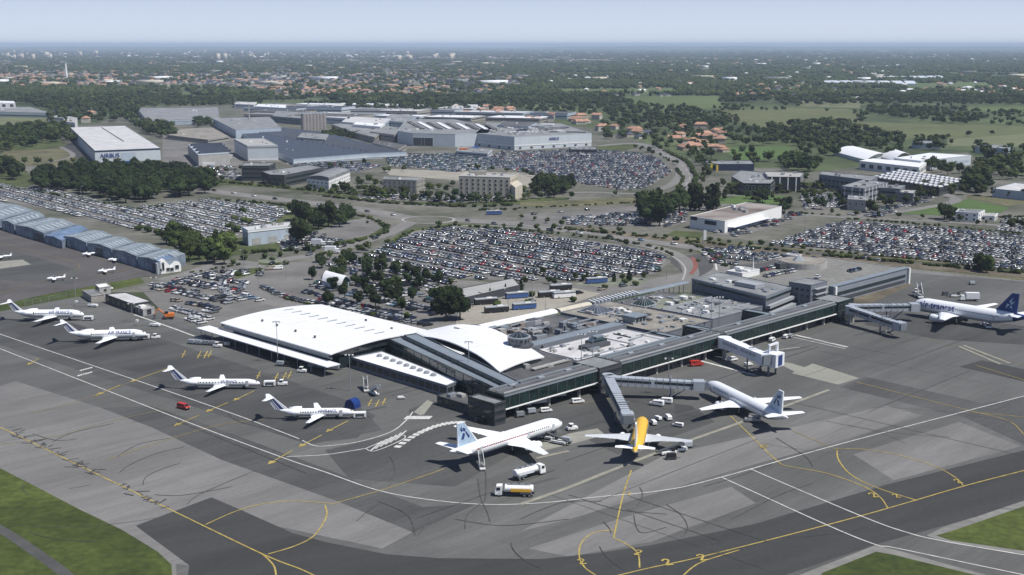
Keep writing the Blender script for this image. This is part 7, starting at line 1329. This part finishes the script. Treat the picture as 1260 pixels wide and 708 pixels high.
def treeline(pts, h, step, gap=.75, jit=3):
    W_ = [P(*p) for p in pts]
    for a, b in zip(W_, W_[1:]):
        n = max(1, int(math.hypot(b[0] - a[0], b[1] - a[1]) / step))
        for i in range(n):
            if random.random() < gap: t = i / n; hh = random.uniform(*h); w_ = random.uniform(.9, 1.25); mid_extra.append((random.randrange(5), a[0] + (b[0] - a[0]) * t + random.uniform(-jit, jit), a[1] + (b[1] - a[1]) * t + random.uniform(-jit, jit), .1, random.uniform(0, 6), hh * w_, hh * w_, hh, random.choice((0, 0, 1))))
for pts, h, st_ in (([(400, 236), (480, 242), (560, 247), (640, 246)], (4, 7.5), 9), ([(400, 240), (560, 251), (640, 250)], (3, 6), 11), ([(262, 222), (330, 229), (400, 236)], (3, 6), 12), ([(640, 246), (700, 244), (790, 240)], (3, 6), 18), ([(820, 262), (860, 252), (905, 243)], (5, 9), 11), ([(880, 236), (950, 234), (1035, 236)], (5, 8), 11), ([(1000, 262), (1080, 268), (1170, 272)], (3, 5), 13), ([(200, 208), (290, 214)], (4, 7), 10),
    ([(300, 209), (380, 212), (460, 202)], (4, 7), 14), ([(545, 206), (640, 214), (700, 229)], (4, 7), 13), ([(850, 190), (870, 206), (868, 226), (850, 246)], (5, 9), 10), ([(780, 182), (815, 194), (838, 208)], (3, 6), 12), ([(1110, 232), (1150, 244), (1180, 242)], (5, 9), 10), ([(1180, 274), (1330, 284)], (3, 6), 14), ([(960, 222), (1005, 224)], (6, 9), 9), ([(0, 203), (90, 202), (180, 205)], (4, 8), 10), ([(225, 300), (260, 304), (300, 296)], (4, 8), 9),
    ([(395, 322), (470, 306)], (4, 6), 9), ([(640, 286), (745, 298), (800, 308)], (2.5, 4.5), 14), ([(560, 350), (650, 352), (760, 345)], (3, 5), 12), ([(1040, 236), (1100, 240)], (5, 9), 11), ([(1190, 240), (1260, 246), (1330, 250)], (5, 9), 10), ([(350, 312), (440, 305)], (3, 6), 12), ([(450, 395), (530, 398)], (3, 5), 12)): treeline(pts, h, st_)
for x, y in fill([(886, 228), (1040, 234), (1040, 262), (886, 250)], 21) + fill([(400, 226), (560, 232), (560, 245), (400, 238)], 24) + fill([(1080, 236), (1160, 240), (1130, 252), (1060, 262)], 24) + fill([(1160, 268), (1260, 276), (1260, 284), (1160, 278)], 26): hh = random.uniform(4, 8); mid_extra.append((random.randrange(5), x, y, .1, random.uniform(0, 6), hh * 1.1, hh * 1.1, hh, random.choice((0, 0, 1))))
for pts, h in (([(262, 224), (340, 231), (440, 240), (520, 247), (640, 249)], 2.2), ([(255, 246), (330, 251), (395, 259), (452, 268), (478, 281), (470, 292)], 2.0), ([(450, 315), (478, 304), (505, 286), (560, 278), (640, 284), (742, 294), (800, 304), (832, 316)], 1.5),
    ([(690, 282), (860, 299), (1000, 314)], 1.6), ([(1000, 314), (1130, 326), (1330, 344)], 2.2), ([(1000, 309), (1130, 320), (1330, 336)], 1.6), ([(1045, 270), (1150, 278), (1330, 298)], 1.6), ([(640, 257), (700, 254), (800, 249)], 1.4), ([(850, 300), (880, 314), (892, 330)], 1.6), ([(832, 208), (841, 220), (833, 236), (800, 250)], 1.6), ([(818, 186), (846, 200), (858, 220), (846, 240)], 2.5),
    ([(350, 368), (400, 381), (470, 396)], 1.2), ([(304, 312), (380, 308), (430, 300), (470, 290)], 2.2), ([(238, 336), (300, 326)], 1.2), ([(590, 259), (640, 259)], 1.8), ([(400, 242), (470, 250), (560, 255), (640, 254)], 2.6), ([(880, 240), (960, 238), (1030, 236)], 2.5), ([(1040, 250), (1110, 244), (1130, 232)], 2.4), ([(960, 262), (1040, 266)], 1.6), ([(1176, 264), (1230, 268), (1330, 272)], 2), ([(90, 206), (200, 208), (260, 212)], 2.5), ([(0, 232), (60, 239), (110, 248), (165, 259), (205, 254)], 2.0), ([(228, 300), (262, 302), (296, 294)], 1.8)): hedge(pts, h)
mass([(905, 228), (960, 226), (1005, 228), (1008, 236), (900, 238)], 16, (5, 9)); mass([(960, 206), (1010, 202), (1040, 204), (1030, 211), (965, 211)], 14, (7, 11)); mass([(1110, 232), (1200, 232), (1225, 226), (1222, 240), (1190, 241), (1150, 240)], 15, (6, 10)); mass([(850, 192), (880, 200), (880, 212), (862, 214)], 15, (5, 9)); mass([(735, 158), (800, 160), (812, 172), (800, 178), (735, 172)], 17, (7, 11)); mass([(380, 228), (470, 236), (560, 242), (560, 246), (400, 240)], 16, (4, 7)); mass([(640, 228), (660, 224), (710, 229), (712, 240), (660, 246)], 12, (6, 10)); mass([(170, 128), (250, 128), (300, 124), (330, 127), (300, 132), (170, 133)], 22, (8, 12)); mass([(800, 150), (940, 158), (960, 178), (900, 180), (860, 160)], 26, (6, 10))
# open country out to the skyline: clumps thin out by a broad noise
def country(n, y0, y1, x0, x1, thr, hs, ws):
    for _ in range(n):
        qx = random.uniform(x0, x1); v = 1 / random.uniform(1 / (y1 - HY), 1 / (y0 - HY)) if random.random() < .45 else random.uniform(y0 - HY, y1 - HY); x, y = P(qx, HY + v)
        if mnoise.noise(Vector((x * .0011, y * .00075, 4))) + .35 * mnoise.noise(Vector((x * .006, y * .004, 9))) > thr: far.append((x, y, random.uniform(*hs), random.uniform(*ws), random.choice((0, 0, 1))))
def belts(n, y0, y1, x0, x1, step, hs, ws):
    for _ in range(n):
        qx, qy = random.uniform(x0, x1), random.uniform(y0, y1); x, y = P(qx, qy); L_ = y * random.uniform(.03, .16); a = random.gauss(0, .22); wd = random.uniform(8, 50) * (y / 2500) ** .5; k = int(L_ / step) + 1
        for i in range(k):
            u = (i / k - .5) * L_; v = random.gauss(0, .35) * wd; far.append((x + u * cos(a) - v * sin(a), y + u * sin(a) + v * cos(a), random.uniform(*hs), random.uniform(*ws), random.choice((0, 1, 1))))
belts(120, 100, 128, 640, 1330, 11, (8, 13), (1.1, 1.7)); belts(110, 82, 102, 560, 1330, 17, (8, 14), (1.6, 2.6)); belts(60, 84, 102, -60, 640, 15, (8, 13), (1.5, 2.2)); belts(170, 68, 84, -60, 1330, 30, (9, 15), (3, 5)); belts(30, 104, 128, -60, 640, 12, (8, 13), (1.2, 1.8))
country(3000, 80, 128, -60, 660, -.2, (8, 14), (1.2, 2.6)); country(1200, 80, 118, 660, 1330, -.02, (8, 14), (1.2, 2.4)); country(5200, 66, 88, -60, 1330, -.30, (9, 15), (3, 6)); country(3600, 60.5, 70, -60, 1330, -.5, (10, 16), (6, 14))
country(500, 128, 180, 780, 1330, .02, (5, 9), (.9, 1.5))
# hedgerow lines across the fields on the right
for _ in range(75):
    qx, qy = random.uniform(640, 1330), HY + 10 ** random.uniform(1.25, 2.0); x, y = P(qx, qy); a = random.choice((.15, .3, 1.6, 1.9)) + random.uniform(-.15, .15); L_ = random.uniform(80, 420)
    k = int(L_ / 13)
    for i in range(k): far.append((x + cos(a) * 13 * i + random.uniform(-3, 3), y + sin(a) * 13 * i + random.uniform(-3, 3), random.uniform(5, 10), random.uniform(.9, 1.4), 1))
# greenhouses keep clear of trees
GH = [[(1000, 101), (1020, 104), (1130, 105.5), (1128, 101.8)], [(1075, 96), (1080, 98), (1166, 98.5), (1160, 95)]]
KEEP = [[P(*p) for p in g] for g in GH] + [[P(*p) for p in pl] for pl in ([(600, 148), (584, 170), (633, 188), (735, 186), (735, 150)], [(1008, 195), (1008, 238), (1092, 240), (1200, 224), (1195, 186), (1100, 186)], [(735, 176), (790, 172), (860, 195), (850, 240), (800, 250)], [(888, 182), (970, 180), (975, 195), (905, 198)], [(742, 119), (884, 118), (887, 134), (800, 133)], [(1166, 171), (1330, 160), (1330, 181), (1166, 180)], [(1000, 135), (1050, 137), (1050, 150), (930, 152), (890, 140)], [(1064, 141), (1160, 153), (1180, 158), (1165, 169), (1110, 169), (1070, 158)], [(1175, 131), (1330, 130), (1330, 138), (1200, 138)], [(650, 110), (831, 109), (831, 115), (700, 116)], [(1090, 103), (1215, 102), (1225, 109), (1120, 111)], [(1160, 154), (1330, 158), (1330, 166), (1170, 166)])]
far = [f for f in far if not any(inside(f[0], f[1], k) for k in KEEP)]
cand.sort(key=lambda c: -c[2] / c[1]); solo, rest = cand[:296], cand[296:]
byg = {}
for c in solo: byg.setdefault(c[6], []).append(c)
for g, L_ in byg.items():
    L_.sort(key=lambda c: pxof(c[0], c[1])[0])
    for k, (x, y, h, kind, m, wf, nm, ph) in enumerate(L_):
        kn = {'round': 'broadleaf_tree', 'poplar': 'poplar_tree', 'cone': 'pointed_tree', 'shrub': 'bush'}[kind]
        lb = f'{ph}, {nth(k + 1)} from the left' if len(L_) > 1 else ph
        r = thing(kn, lb, 'bush' if kind == 'shrub' else 'tree', (x, y, .12), random.uniform(0, 6.3), g)
        child('crown', random.choice(CR[kind, m]), r, (0, 0, 0), (0, 0, 0), (h * wf, h * wf, h))
        if kind != 'shrub': child('trunk', TRUNK, r, (0, 0, 0), (0, 0, random.uniform(0, 6)), (h, h, h))
for k, g in enumerate(GH):
    W_ = [P(*p) for p in g]; r = thing('greenhouse', ('long run of glass growing tunnels in the far fields, nearer one', 'long run of glass growing tunnels in the far fields, farther one')[k], 'greenhouse', (*W_[0], 0), 0, None, True)
    for j in range(8):
        t0, t1 = j / 8, (j + .8) / 8; A = [[a[i] * (1 - t) + b[i] * t for i in (0, 1)] for a, b in ((W_[0], W_[3]), (W_[1], W_[2])) for t in (t0, t1)]; MB().prism(ccw([A[0], A[1], A[3], A[2]]), 0, 5).build('bay', 'greenhouse', r)

# ================================================================== HOUSES
def house_geo(w, d, h, rise, hip=0):
    mb = MB(); x, y = w / 2, d / 2; mb.add([(-x, -y, 0), (x, -y, 0), (x, y, 0), (-x, y, 0), (-x, -y, h), (x, -y, h), (x, y, h), (-x, y, h)], [(0, 1, 5, 4), (1, 2, 6, 5), (2, 3, 7, 6), (3, 0, 4, 7)], 0)
    e = .5; k = x * (1 - hip); mb.add([(-x - e, -y - e, h - .1), (x + e, -y - e, h - .1), (x + e, y + e, h - .1), (-x - e, y + e, h - .1), (-k, 0, h + rise), (k, 0, h + rise)], [(0, 1, 5, 4), (2, 3, 4, 5), (1, 2, 5), (3, 0, 4)], 1); return mb
HK = [house_geo(12, 9, 3.2, 2.4, .0), house_geo(14, 9, 5.6, 2.4, .35), house_geo(10, 8, 5.4, 2.2, .0), house_geo(18, 10, 3.4, 2.6, .3), house_geo(9, 9, 3.2, 2.6, .5)]
hc = []
def village(phrase, poly, n, tiles=(1, 1, 1, 2), s=(.9, 1.3)):
    w = [P(*p) for p in poly]; k = 0; xs = [p[0] for p in poly]; ys = [p[1] for p in poly]
    while k < n:
        qx, qy = random.uniform(min(xs), max(xs)), random.uniform(min(ys), max(ys)); 
        if inside(qx, qy, poly): x, y = P(qx, qy); hc.append((x, y, random.randrange(5), random.uniform(0, 3.1), random.uniform(*s), random.choice(tiles), random.randrange(3), phrase)); k += 1
village('in the village by the bypass', [(812, 161), (868, 158), (893, 170), (888, 188), (850, 188), (822, 176)], 26, (1, 1, 1)); village('in the hamlet behind the factory', [(640, 144), (735, 144), (738, 156), (700, 152), (640, 150)], 20, (1, 1, 2)); village('beyond the dark factory roof', [(535, 133), (632, 134), (625, 145), (540, 142)], 22, (1, 1, 2))
village('in the distant orange roofed row', [(305, 107), (620, 107), (620, 117), (330, 118)], 130, (1, 1, 1, 2)); village('in the left orange suburb', [(0, 92), (160, 88), (162, 108), (0, 108)], 110, (1, 1, 1, 2)); village('left of the greenhouses', [(900, 106), (1000, 108), (990, 122), (900, 120)], 26, (1, 2)); village('right of the greenhouses', [(1120, 107), (1260, 106), (1260, 116), (1120, 116)], 16, (1, 3))
village('between works and village', [(735, 150), (800, 158), (800, 172), (740, 176)], 12, (1, 2, 2)); village('at the left wood', [(60, 138), (125, 140), (120, 152), (70, 152)], 8, (1, 2))
hs_ = lambda n, x0, x1, y0, y1, t, s: [hc.append((*P(random.uniform(x0, x1), HY + math.exp(random.uniform(math.log(y0 - HY), math.log(y1 - HY)))), random.randrange(5), random.uniform(0, 3.1), random.uniform(*s), random.choice(t), random.randrange(3), 'in the distant town')) for _ in range(n)]
hs_(1500, -60, 620, 69, 104, (1, 2, 2, 2), (.9, 1.25)); hs_(360, 160, 640, 92, 108, (1, 2, 2), (.9, 1.2)); hs_(380, 600, 1330, 66, 84, (1, 2, 2, 3), (1.1, 1.7)); hs_(110, 620, 1330, 84, 106, (1, 2, 3), (.9, 1.2)); hs_(40, 700, 1330, 106, 124, (1, 2, 3), (.9, 1.1)); hs_(400, -60, 500, 64, 72, (2, 2, 3), (1.4, 2.4))
WALLS = ['rendered_wall', 'cream', 'brick_house']; ROOFS = ['', 'terracotta', 'slate', 'white_roof']; hc.sort(key=lambda c: -c[4] / c[1])
hsolo = hc[:240]; hrest = hc[240:]; byg = {}; HM = {}
for c in hsolo: byg.setdefault(c[7], []).append(c)
for g, L_ in byg.items():
    L_.sort(key=lambda c: pxof(c[0], c[1])[0])
    for k, (x, y, pk, rot, s, rt_, wl, ph) in enumerate(L_):
        key = (pk, rt_, wl)
        if key not in HM:
            m = HK[pk]; a = MB(); a.v = m.v[:8]; a.f = m.f[:4]; a.m = [0] * 4; b = MB(); b.v = m.v[8:]; b.f = [tuple(i - 8 for i in f) for f in m.f[4:]]; b.m = [0] * 4
            w = MB(); [w.box((q, -([9, 9, 8, 10, 9][pk]) / 2 - .03, 1.6), (1.3, .1, 1.3)) for q in (0,)]; HM[key] = (a.mesh('wall', [WALLS[wl]]), b.mesh('roof', [ROOFS[rt_]]), w.mesh('window', ['glass']))
        r = thing('house', f'{["grey rendered", "cream", "sandy"][wl]} house, {["", "orange tiled", "grey slate", "white"][rt_]} roof, {nth(k + 1)} from left {ph}', 'house', (x, y, .05), rot, 'houses ' + g); r.scale = (s, s, s)
        for nm, me in zip(('wall', 'roof'), HM[key]): child(nm, me, r)
        for q in (-3, 0, 3): child('window', HM[key][2], r, (q, 0, 0))
hp = [(m.v, m.f, m.m) for m in HK]; items = [[] for _ in range(9)]
for c in hrest: items[(c[5] - 1) * 3 + c[6]].append((c[2], c[0], c[1], 0, c[3], c[4], c[4], c[4], None))
for k, it in enumerate(items):
    if it: o = scatter_mesh('distant_town', hp, it, [WALLS[k % 3], ROOFS[k // 3 + 1]]); o['kind'] = 'stuff'
# bigger sheds in the distance
bx = [(MB().box((0, 0, .5), (1, 1, 1))) for _ in range(1)]; it = []
for _ in range(80):
    x, y = P(random.choice((random.uniform(-40, 640), random.uniform(-40, 1300))), HY + math.exp(random.uniform(math.log(12), math.log(52)))); it.append((0, x, y, 0, random.uniform(0, 3), random.uniform(30, 80), random.uniform(18, 40), random.uniform(6, 12), random.choice((0, 1, 1, 2))))
for _ in range(26): x, y = P(random.choice((random.uniform(0, 130), random.uniform(480, 560), random.uniform(250, 330))), random.uniform(66, 76)); it.append((0, x, y, 0, random.uniform(0, 3), random.uniform(20, 40), 16, random.uniform(25, 50), 2))
o = scatter_mesh('distant_sheds', [(bx[0].v, bx[0].f, bx[0].m)], it, ['white_roof', 'grey_roof', 'cream']); o['kind'] = 'stuff'

# woods keep out of the gardens and yards
occ_ = {}
for c in hc:
    for dx in (-1, 0, 1):
        for dy in (-1, 0): occ_[int(c[0] // 24) + dx, int(c[1] // 40) + dy] = 1
far = [f for f in far if (int(f[0] // 24), int(f[1] // 40)) not in occ_ or random.random() < .22]
mi = {'leaf_dark': 0, 'leaf_mid': 1, 'leaf_light': 1}
prm = []
for s in range(5): V, F = crown_geo('round', 50 + s, 120, 1, 9); prm.append((V, F, [0] * len(F)))
for s in range(2): V, F = crown_geo('shrub', 70 + s, 60, 1, 7); prm.append((V, F, [0] * len(F)))
mid_items = [(random.randrange(5) if c[3] != 'shrub' else 5, c[0], c[1], .05, random.uniform(0, 6.3), c[2] * c[5], c[2] * c[5], c[2], mi[c[4]]) for c in rest] + [(random.randrange(5), x, y, 0, random.uniform(0, 6.3), h * w * 1.15, h * w * 1.15, h, m) for x, y, h, w, m in far if y < 2600 and w < 1.8]
mid_items += mid_extra
o = scatter_mesh('woodland', prm, mid_items, ['wood_leaf', 'wood_far']); o['kind'] = 'stuff'
prf = []
for s in range(5): V, F = crown_geo('shrub', 90 + s, 26, 1, 6); prf.append((V, F, [0] * len(F)))
far_items = [(random.randrange(5), x, y, -h * .15, random.uniform(0, 6.3), 11 * w * .75, 11 * w * .75, h * 1.25, m) for x, y, h, w, m in far if not (y < 2600 and w < 1.8)]
o = scatter_mesh('distant_woodland', prf, far_items, ['wood_leaf', 'wood_far']); o['kind'] = 'stuff'
# ================================================================== PARKED CARS
def car_geo(L_, w, h, estate=0, shift=0):
    mb = MB(); x = L_ / 2; prof = [(-x, .35), (-x, .75), (-x + .25, .92), (x - 1.15, .95), (x - .15, .72), (x, .55), (x, .35)]
    mb.loft([[(a, -w / 2, b) for a, b in prof], [(a, w / 2, b) for a, b in prof]], 0)
    r0, r1 = (-x + .25, x - 1.9) if estate else (-x + .75, x - 1.95); b0 = -x + .1 if estate else -x + .3; b1 = x - 1.15
    lo = [(b0, -w / 2 + .06, .93), (b1, -w / 2 + .06, .93), (b1, w / 2 - .06, .93), (b0, w / 2 - .06, .93)]; hi = [(r0, -w / 2 + .24, h), (r1, -w / 2 + .24, h), (r1, w / 2 - .24, h), (r0, w / 2 - .24, h)]
    mb.add(lo + hi, [(0, 1, 5, 4), (1, 2, 6, 5), (2, 3, 7, 6), (3, 0, 4, 7)], 1); mb.add([(a, b, c + .01) for a, b, c in hi], [(0, 1, 2, 3)], 0)
    for wx in (-x + .8, x - .85):
        for s in (-1, 1): mb.box((wx, s * (w / 2 - .1), .3), (.6, .22, .6), 0, 2)
    return mb
CG = [car_geo(4.1, 1.74, 1.46), car_geo(4.5, 1.78, 1.44), car_geo(4.4, 1.78, 1.50, 1), car_geo(3.7, 1.65, 1.48, 1)]; CN = ['hatchback', 'saloon', 'estate', 'minicar']
PAL = {'pale': ['white'] * 18 + ['silver'] * 9 + ['pale blue', 'grey', 'black', 'black', 'grey'], 'dark': ['black'] * 9 + ['grey'] * 8 + ['dark blue'] * 4 + ['silver'] * 9 + ['white'] * 5 + ['pale blue', 'beige', 'red', 'green'], 'mixed': ['white'] * 9 + ['silver'] * 8 + ['black'] * 9 + ['grey'] * 6 + ['dark blue'] * 2 + ['beige', 'beige', 'pale blue', 'red'], 'silver': ['silver', 'silver', 'grey', 'green', 'white', 'black', 'pale blue']}
cars = []; blocked = [(c[0], c[1], 1.6) for c in solo]
def park(name, poly, ang, occ, pal, z=.17, px=True):
    w = [P(*p) for p in poly] if px else poly; a = R(ang); u = Vector((cos(a), sin(a))); n_ = Vector((-u.y, u.x)); pu = [Vector(p).dot(u) for p in w]; pn = [Vector(p).dot(n_) for p in w]; row = 0; q = min(pn) + 2.6; k = 0
    while q < max(pn) - 2:
        s = min(pu) + random.uniform(0, 2); got = 0; gap = 0
        while s < max(pu):
            p = u * s + n_ * q
            if gap > 0: gap -= 1
            elif random.random() < (1 - occ) * .5: gap = random.randrange(0, 3)
            if gap == 0 and inside(p.x, p.y, w) and random.random() < occ ** .5 and not any(abs(p.x - b[0]) < b[2] and abs(p.y - b[1]) < b[2] for b in blocked[:60]):
                cars.append((p.x + random.uniform(-.25, .25) * n_.x, p.y + random.uniform(-.3, .3), z, a + pi / 2 + (pi if random.random() < .5 else 0) + random.uniform(-.03, .03), random.choice(PAL[pal]), random.choice((0, 0, 1, 2, 3)), name, row)); got = 1
            s += 2.55
        row += got; k += 1; q += 5.3 if k % 2 else 10.6
for nm, pl, ang, occ, pal in LOTS: park(nm, pl, ang, occ, pal)
def line_of(name, pts, step, rot, pal, z=.17, occ=.92):
    for a, b in zip(pts, pts[1:]):
        A, B = Vector(P(*a, z if z > 1 else 0)), Vector(P(*b, z if z > 1 else 0)); d = B - A; n = int(d.length / step)
        for i in range(n):
            if random.random() < occ: p = A + d * (i + .5) / n; cars.append((p.x, p.y, z, math.atan2(d.y, d.x) + R(rot) + random.uniform(-.04, .04), random.choice(PAL[pal]), random.choice((0, 1, 2, 3)), name, 0))
line_of('loop road kerb row', [(324, 354), (345, 364), (372, 372), (402, 376)], 2.6, 80, 'mixed'); line_of('inner loop road row', [(318, 341), (322, 336), (340, 333)], 2.7, 80, 'dark', occ=.6); line_of('row of cars on the terminal road', [(362, 384), (410, 392), (460, 400), (505, 404)], 9, 0, 'mixed', occ=.6)
line_of('row behind the arched hall', [(420, 382), (452, 387), (500, 397), (530, 402)], 2.7, 70, 'mixed', occ=.8); line_of('row below the shaded car park', [(400, 376), (430, 384), (470, 392)], 2.7, 75, 'mixed'); line_of('row curling round the staff car park', [(287, 335), (276, 345), (272, 355), (282, 366), (300, 371)], 2.7, 90, 'pale'); line_of('outer row of the staff car park', [(305, 345), (296, 356), (304, 366), (322, 372)], 3, 90, 'mixed', occ=.8)
line_of('top row of the staff car park', [(207, 352), (235, 343), (262, 337), (285, 335)], 2.6, 85, 'mixed')
line_of('front row, rooftop parking deck', [(941, 341), (976, 334)], 2.6, 75, 'dark', 6.95, .95); line_of('second row, rooftop parking deck', [(930, 335), (962, 327)], 2.6, 75, 'mixed', 6.95, .95); line_of('back row, rooftop parking deck', [(930, 323), (978, 313)], 2.6, 75, 'mixed', 6.95, .95); line_of('loose group, rooftop parking deck', [(1044, 335), (1058, 332)], 2.7, 70, 'dark', 6.95, 1); line_of('front edge, rooftop parking deck', [(992, 345), (1020, 339)], 9, 20, 'dark', 6.95, 1)
line_of('scattered on the parking deck', [(1054, 327), (1090, 320), (1040, 316)], 11, 30, 'dark', 6.95, .9)
for a, b, n in (((252, 234), (500, 268), 9), ((560, 271), (850, 304), 8), ((640, 266), (800, 253), 6), ((480, 290), (310, 332), 5), ((800, 304), (848, 328), 2), ((862, 312), (880, 322), 2), ((640, 374), (780, 351), 5), ((812, 190), (846, 225), 3), ((870, 306), (1150, 335), 3)): line_of('moving on the main road' if b[1] < 300 else 'moving on the terminal road', [a, b], math.hypot(P(*a)[0] - P(*b)[0], P(*a)[1] - P(*b)[1]) / n, 0, 'mixed', .2, .8)
CM = {}
for k in range(4):
    for c in CARC: CM[k, c] = None
cars.sort(key=lambda c: c[1]); csolo, crest = cars[:298], cars[298:]; bl = {}
for c in csolo: bl.setdefault((c[6], c[7]), []).append(c)
for (g, rw), L_ in bl.items():
    L_.sort(key=lambda c: pxof(c[0], c[1])[0]); multi = sum(1 for q in bl if q[0] == g) > 1
    for k, (x, y, z, rot, col, kd, nm, row) in enumerate(L_):
        if CM[kd, col] is None:
            g_ = CG[kd]; parts = []
            for mi_, nm_, mt in ((0, 'body', 'car_' + col), (1, 'window_glass', 'cockpit')):
                a = MB(); a.v = g_.v; a.f = [f for f, m in zip(g_.f, g_.m) if m == mi_]; a.m = [0] * len(a.f); parts.append((nm_, a.mesh(nm_, [mt]), (0, 0, 0)))
            x_ = [2.05, 2.25, 2.2, 1.85][kd]; w_ = MB().tube((0, -.1, 0), (0, .1, 0), .31, .31, 12).mesh('wheel', ['tyre'])
            for wx in (-x_ + .8, x_ - .85):
                for s in (-1, 1): parts.append(('wheel', w_, (wx, s * .8, .31)))
            CM[kd, col] = parts
        where = f'{nth(row + 1)} row, {nm}' if multi else nm
        r = thing('parked_car' if not nm.startswith('moving') else 'car', f'{col} {CN[kd]}, {nth(k + 1)} from left, {where}', 'car', (x, y, z), rot, 'cars')
        for nm_, me, lc in CM[kd, col]: child(nm_, me, r, lc)
bycol = {}
cprot = [(g.v, g.f, g.m) for g in CG]
for c in crest: bycol.setdefault(c[4], []).append((c[5], c[0], c[1], c[2], c[3], 1, 1, 1, None))
for col, it in bycol.items(): o = scatter_mesh('parked_cars', cprot, it, ['car_' + col, 'cockpit', 'tyre']); o['kind'] = 'stuff'
print('cars', len(cars), 'trees', len(cand), 'mid', len(mid_items), 'far', len(far_items), 'houses', len(hc))

# ================================================================== THE AIR
if HAZE > 0:
    hz = bpy.data.materials.new('haze'); hz.use_nodes = True; n = hz.node_tree.nodes; n.remove(n['Principled BSDF']); pv = n.new('ShaderNodeVolumePrincipled'); pv.inputs['Color'].default_value = (*HAZECOL, 1); pv.inputs['Density'].default_value = HAZE; pv.inputs['Anisotropy'].default_value = 0.0
    hz.node_tree.links.new(pv.outputs[0], n['Material Output'].inputs['Volume']); mb = MB(); mb.box((0, 20000, 74), (95000, 130000, 150)); me = mb.mesh('haze', [hz]); o = bpy.data.objects.new('haze', me); COL.objects.link(o); o['kind'] = 'stuff'
for o in bpy.data.objects:
    for k in ('_o', '_r'):
        if k in o: del o[k]
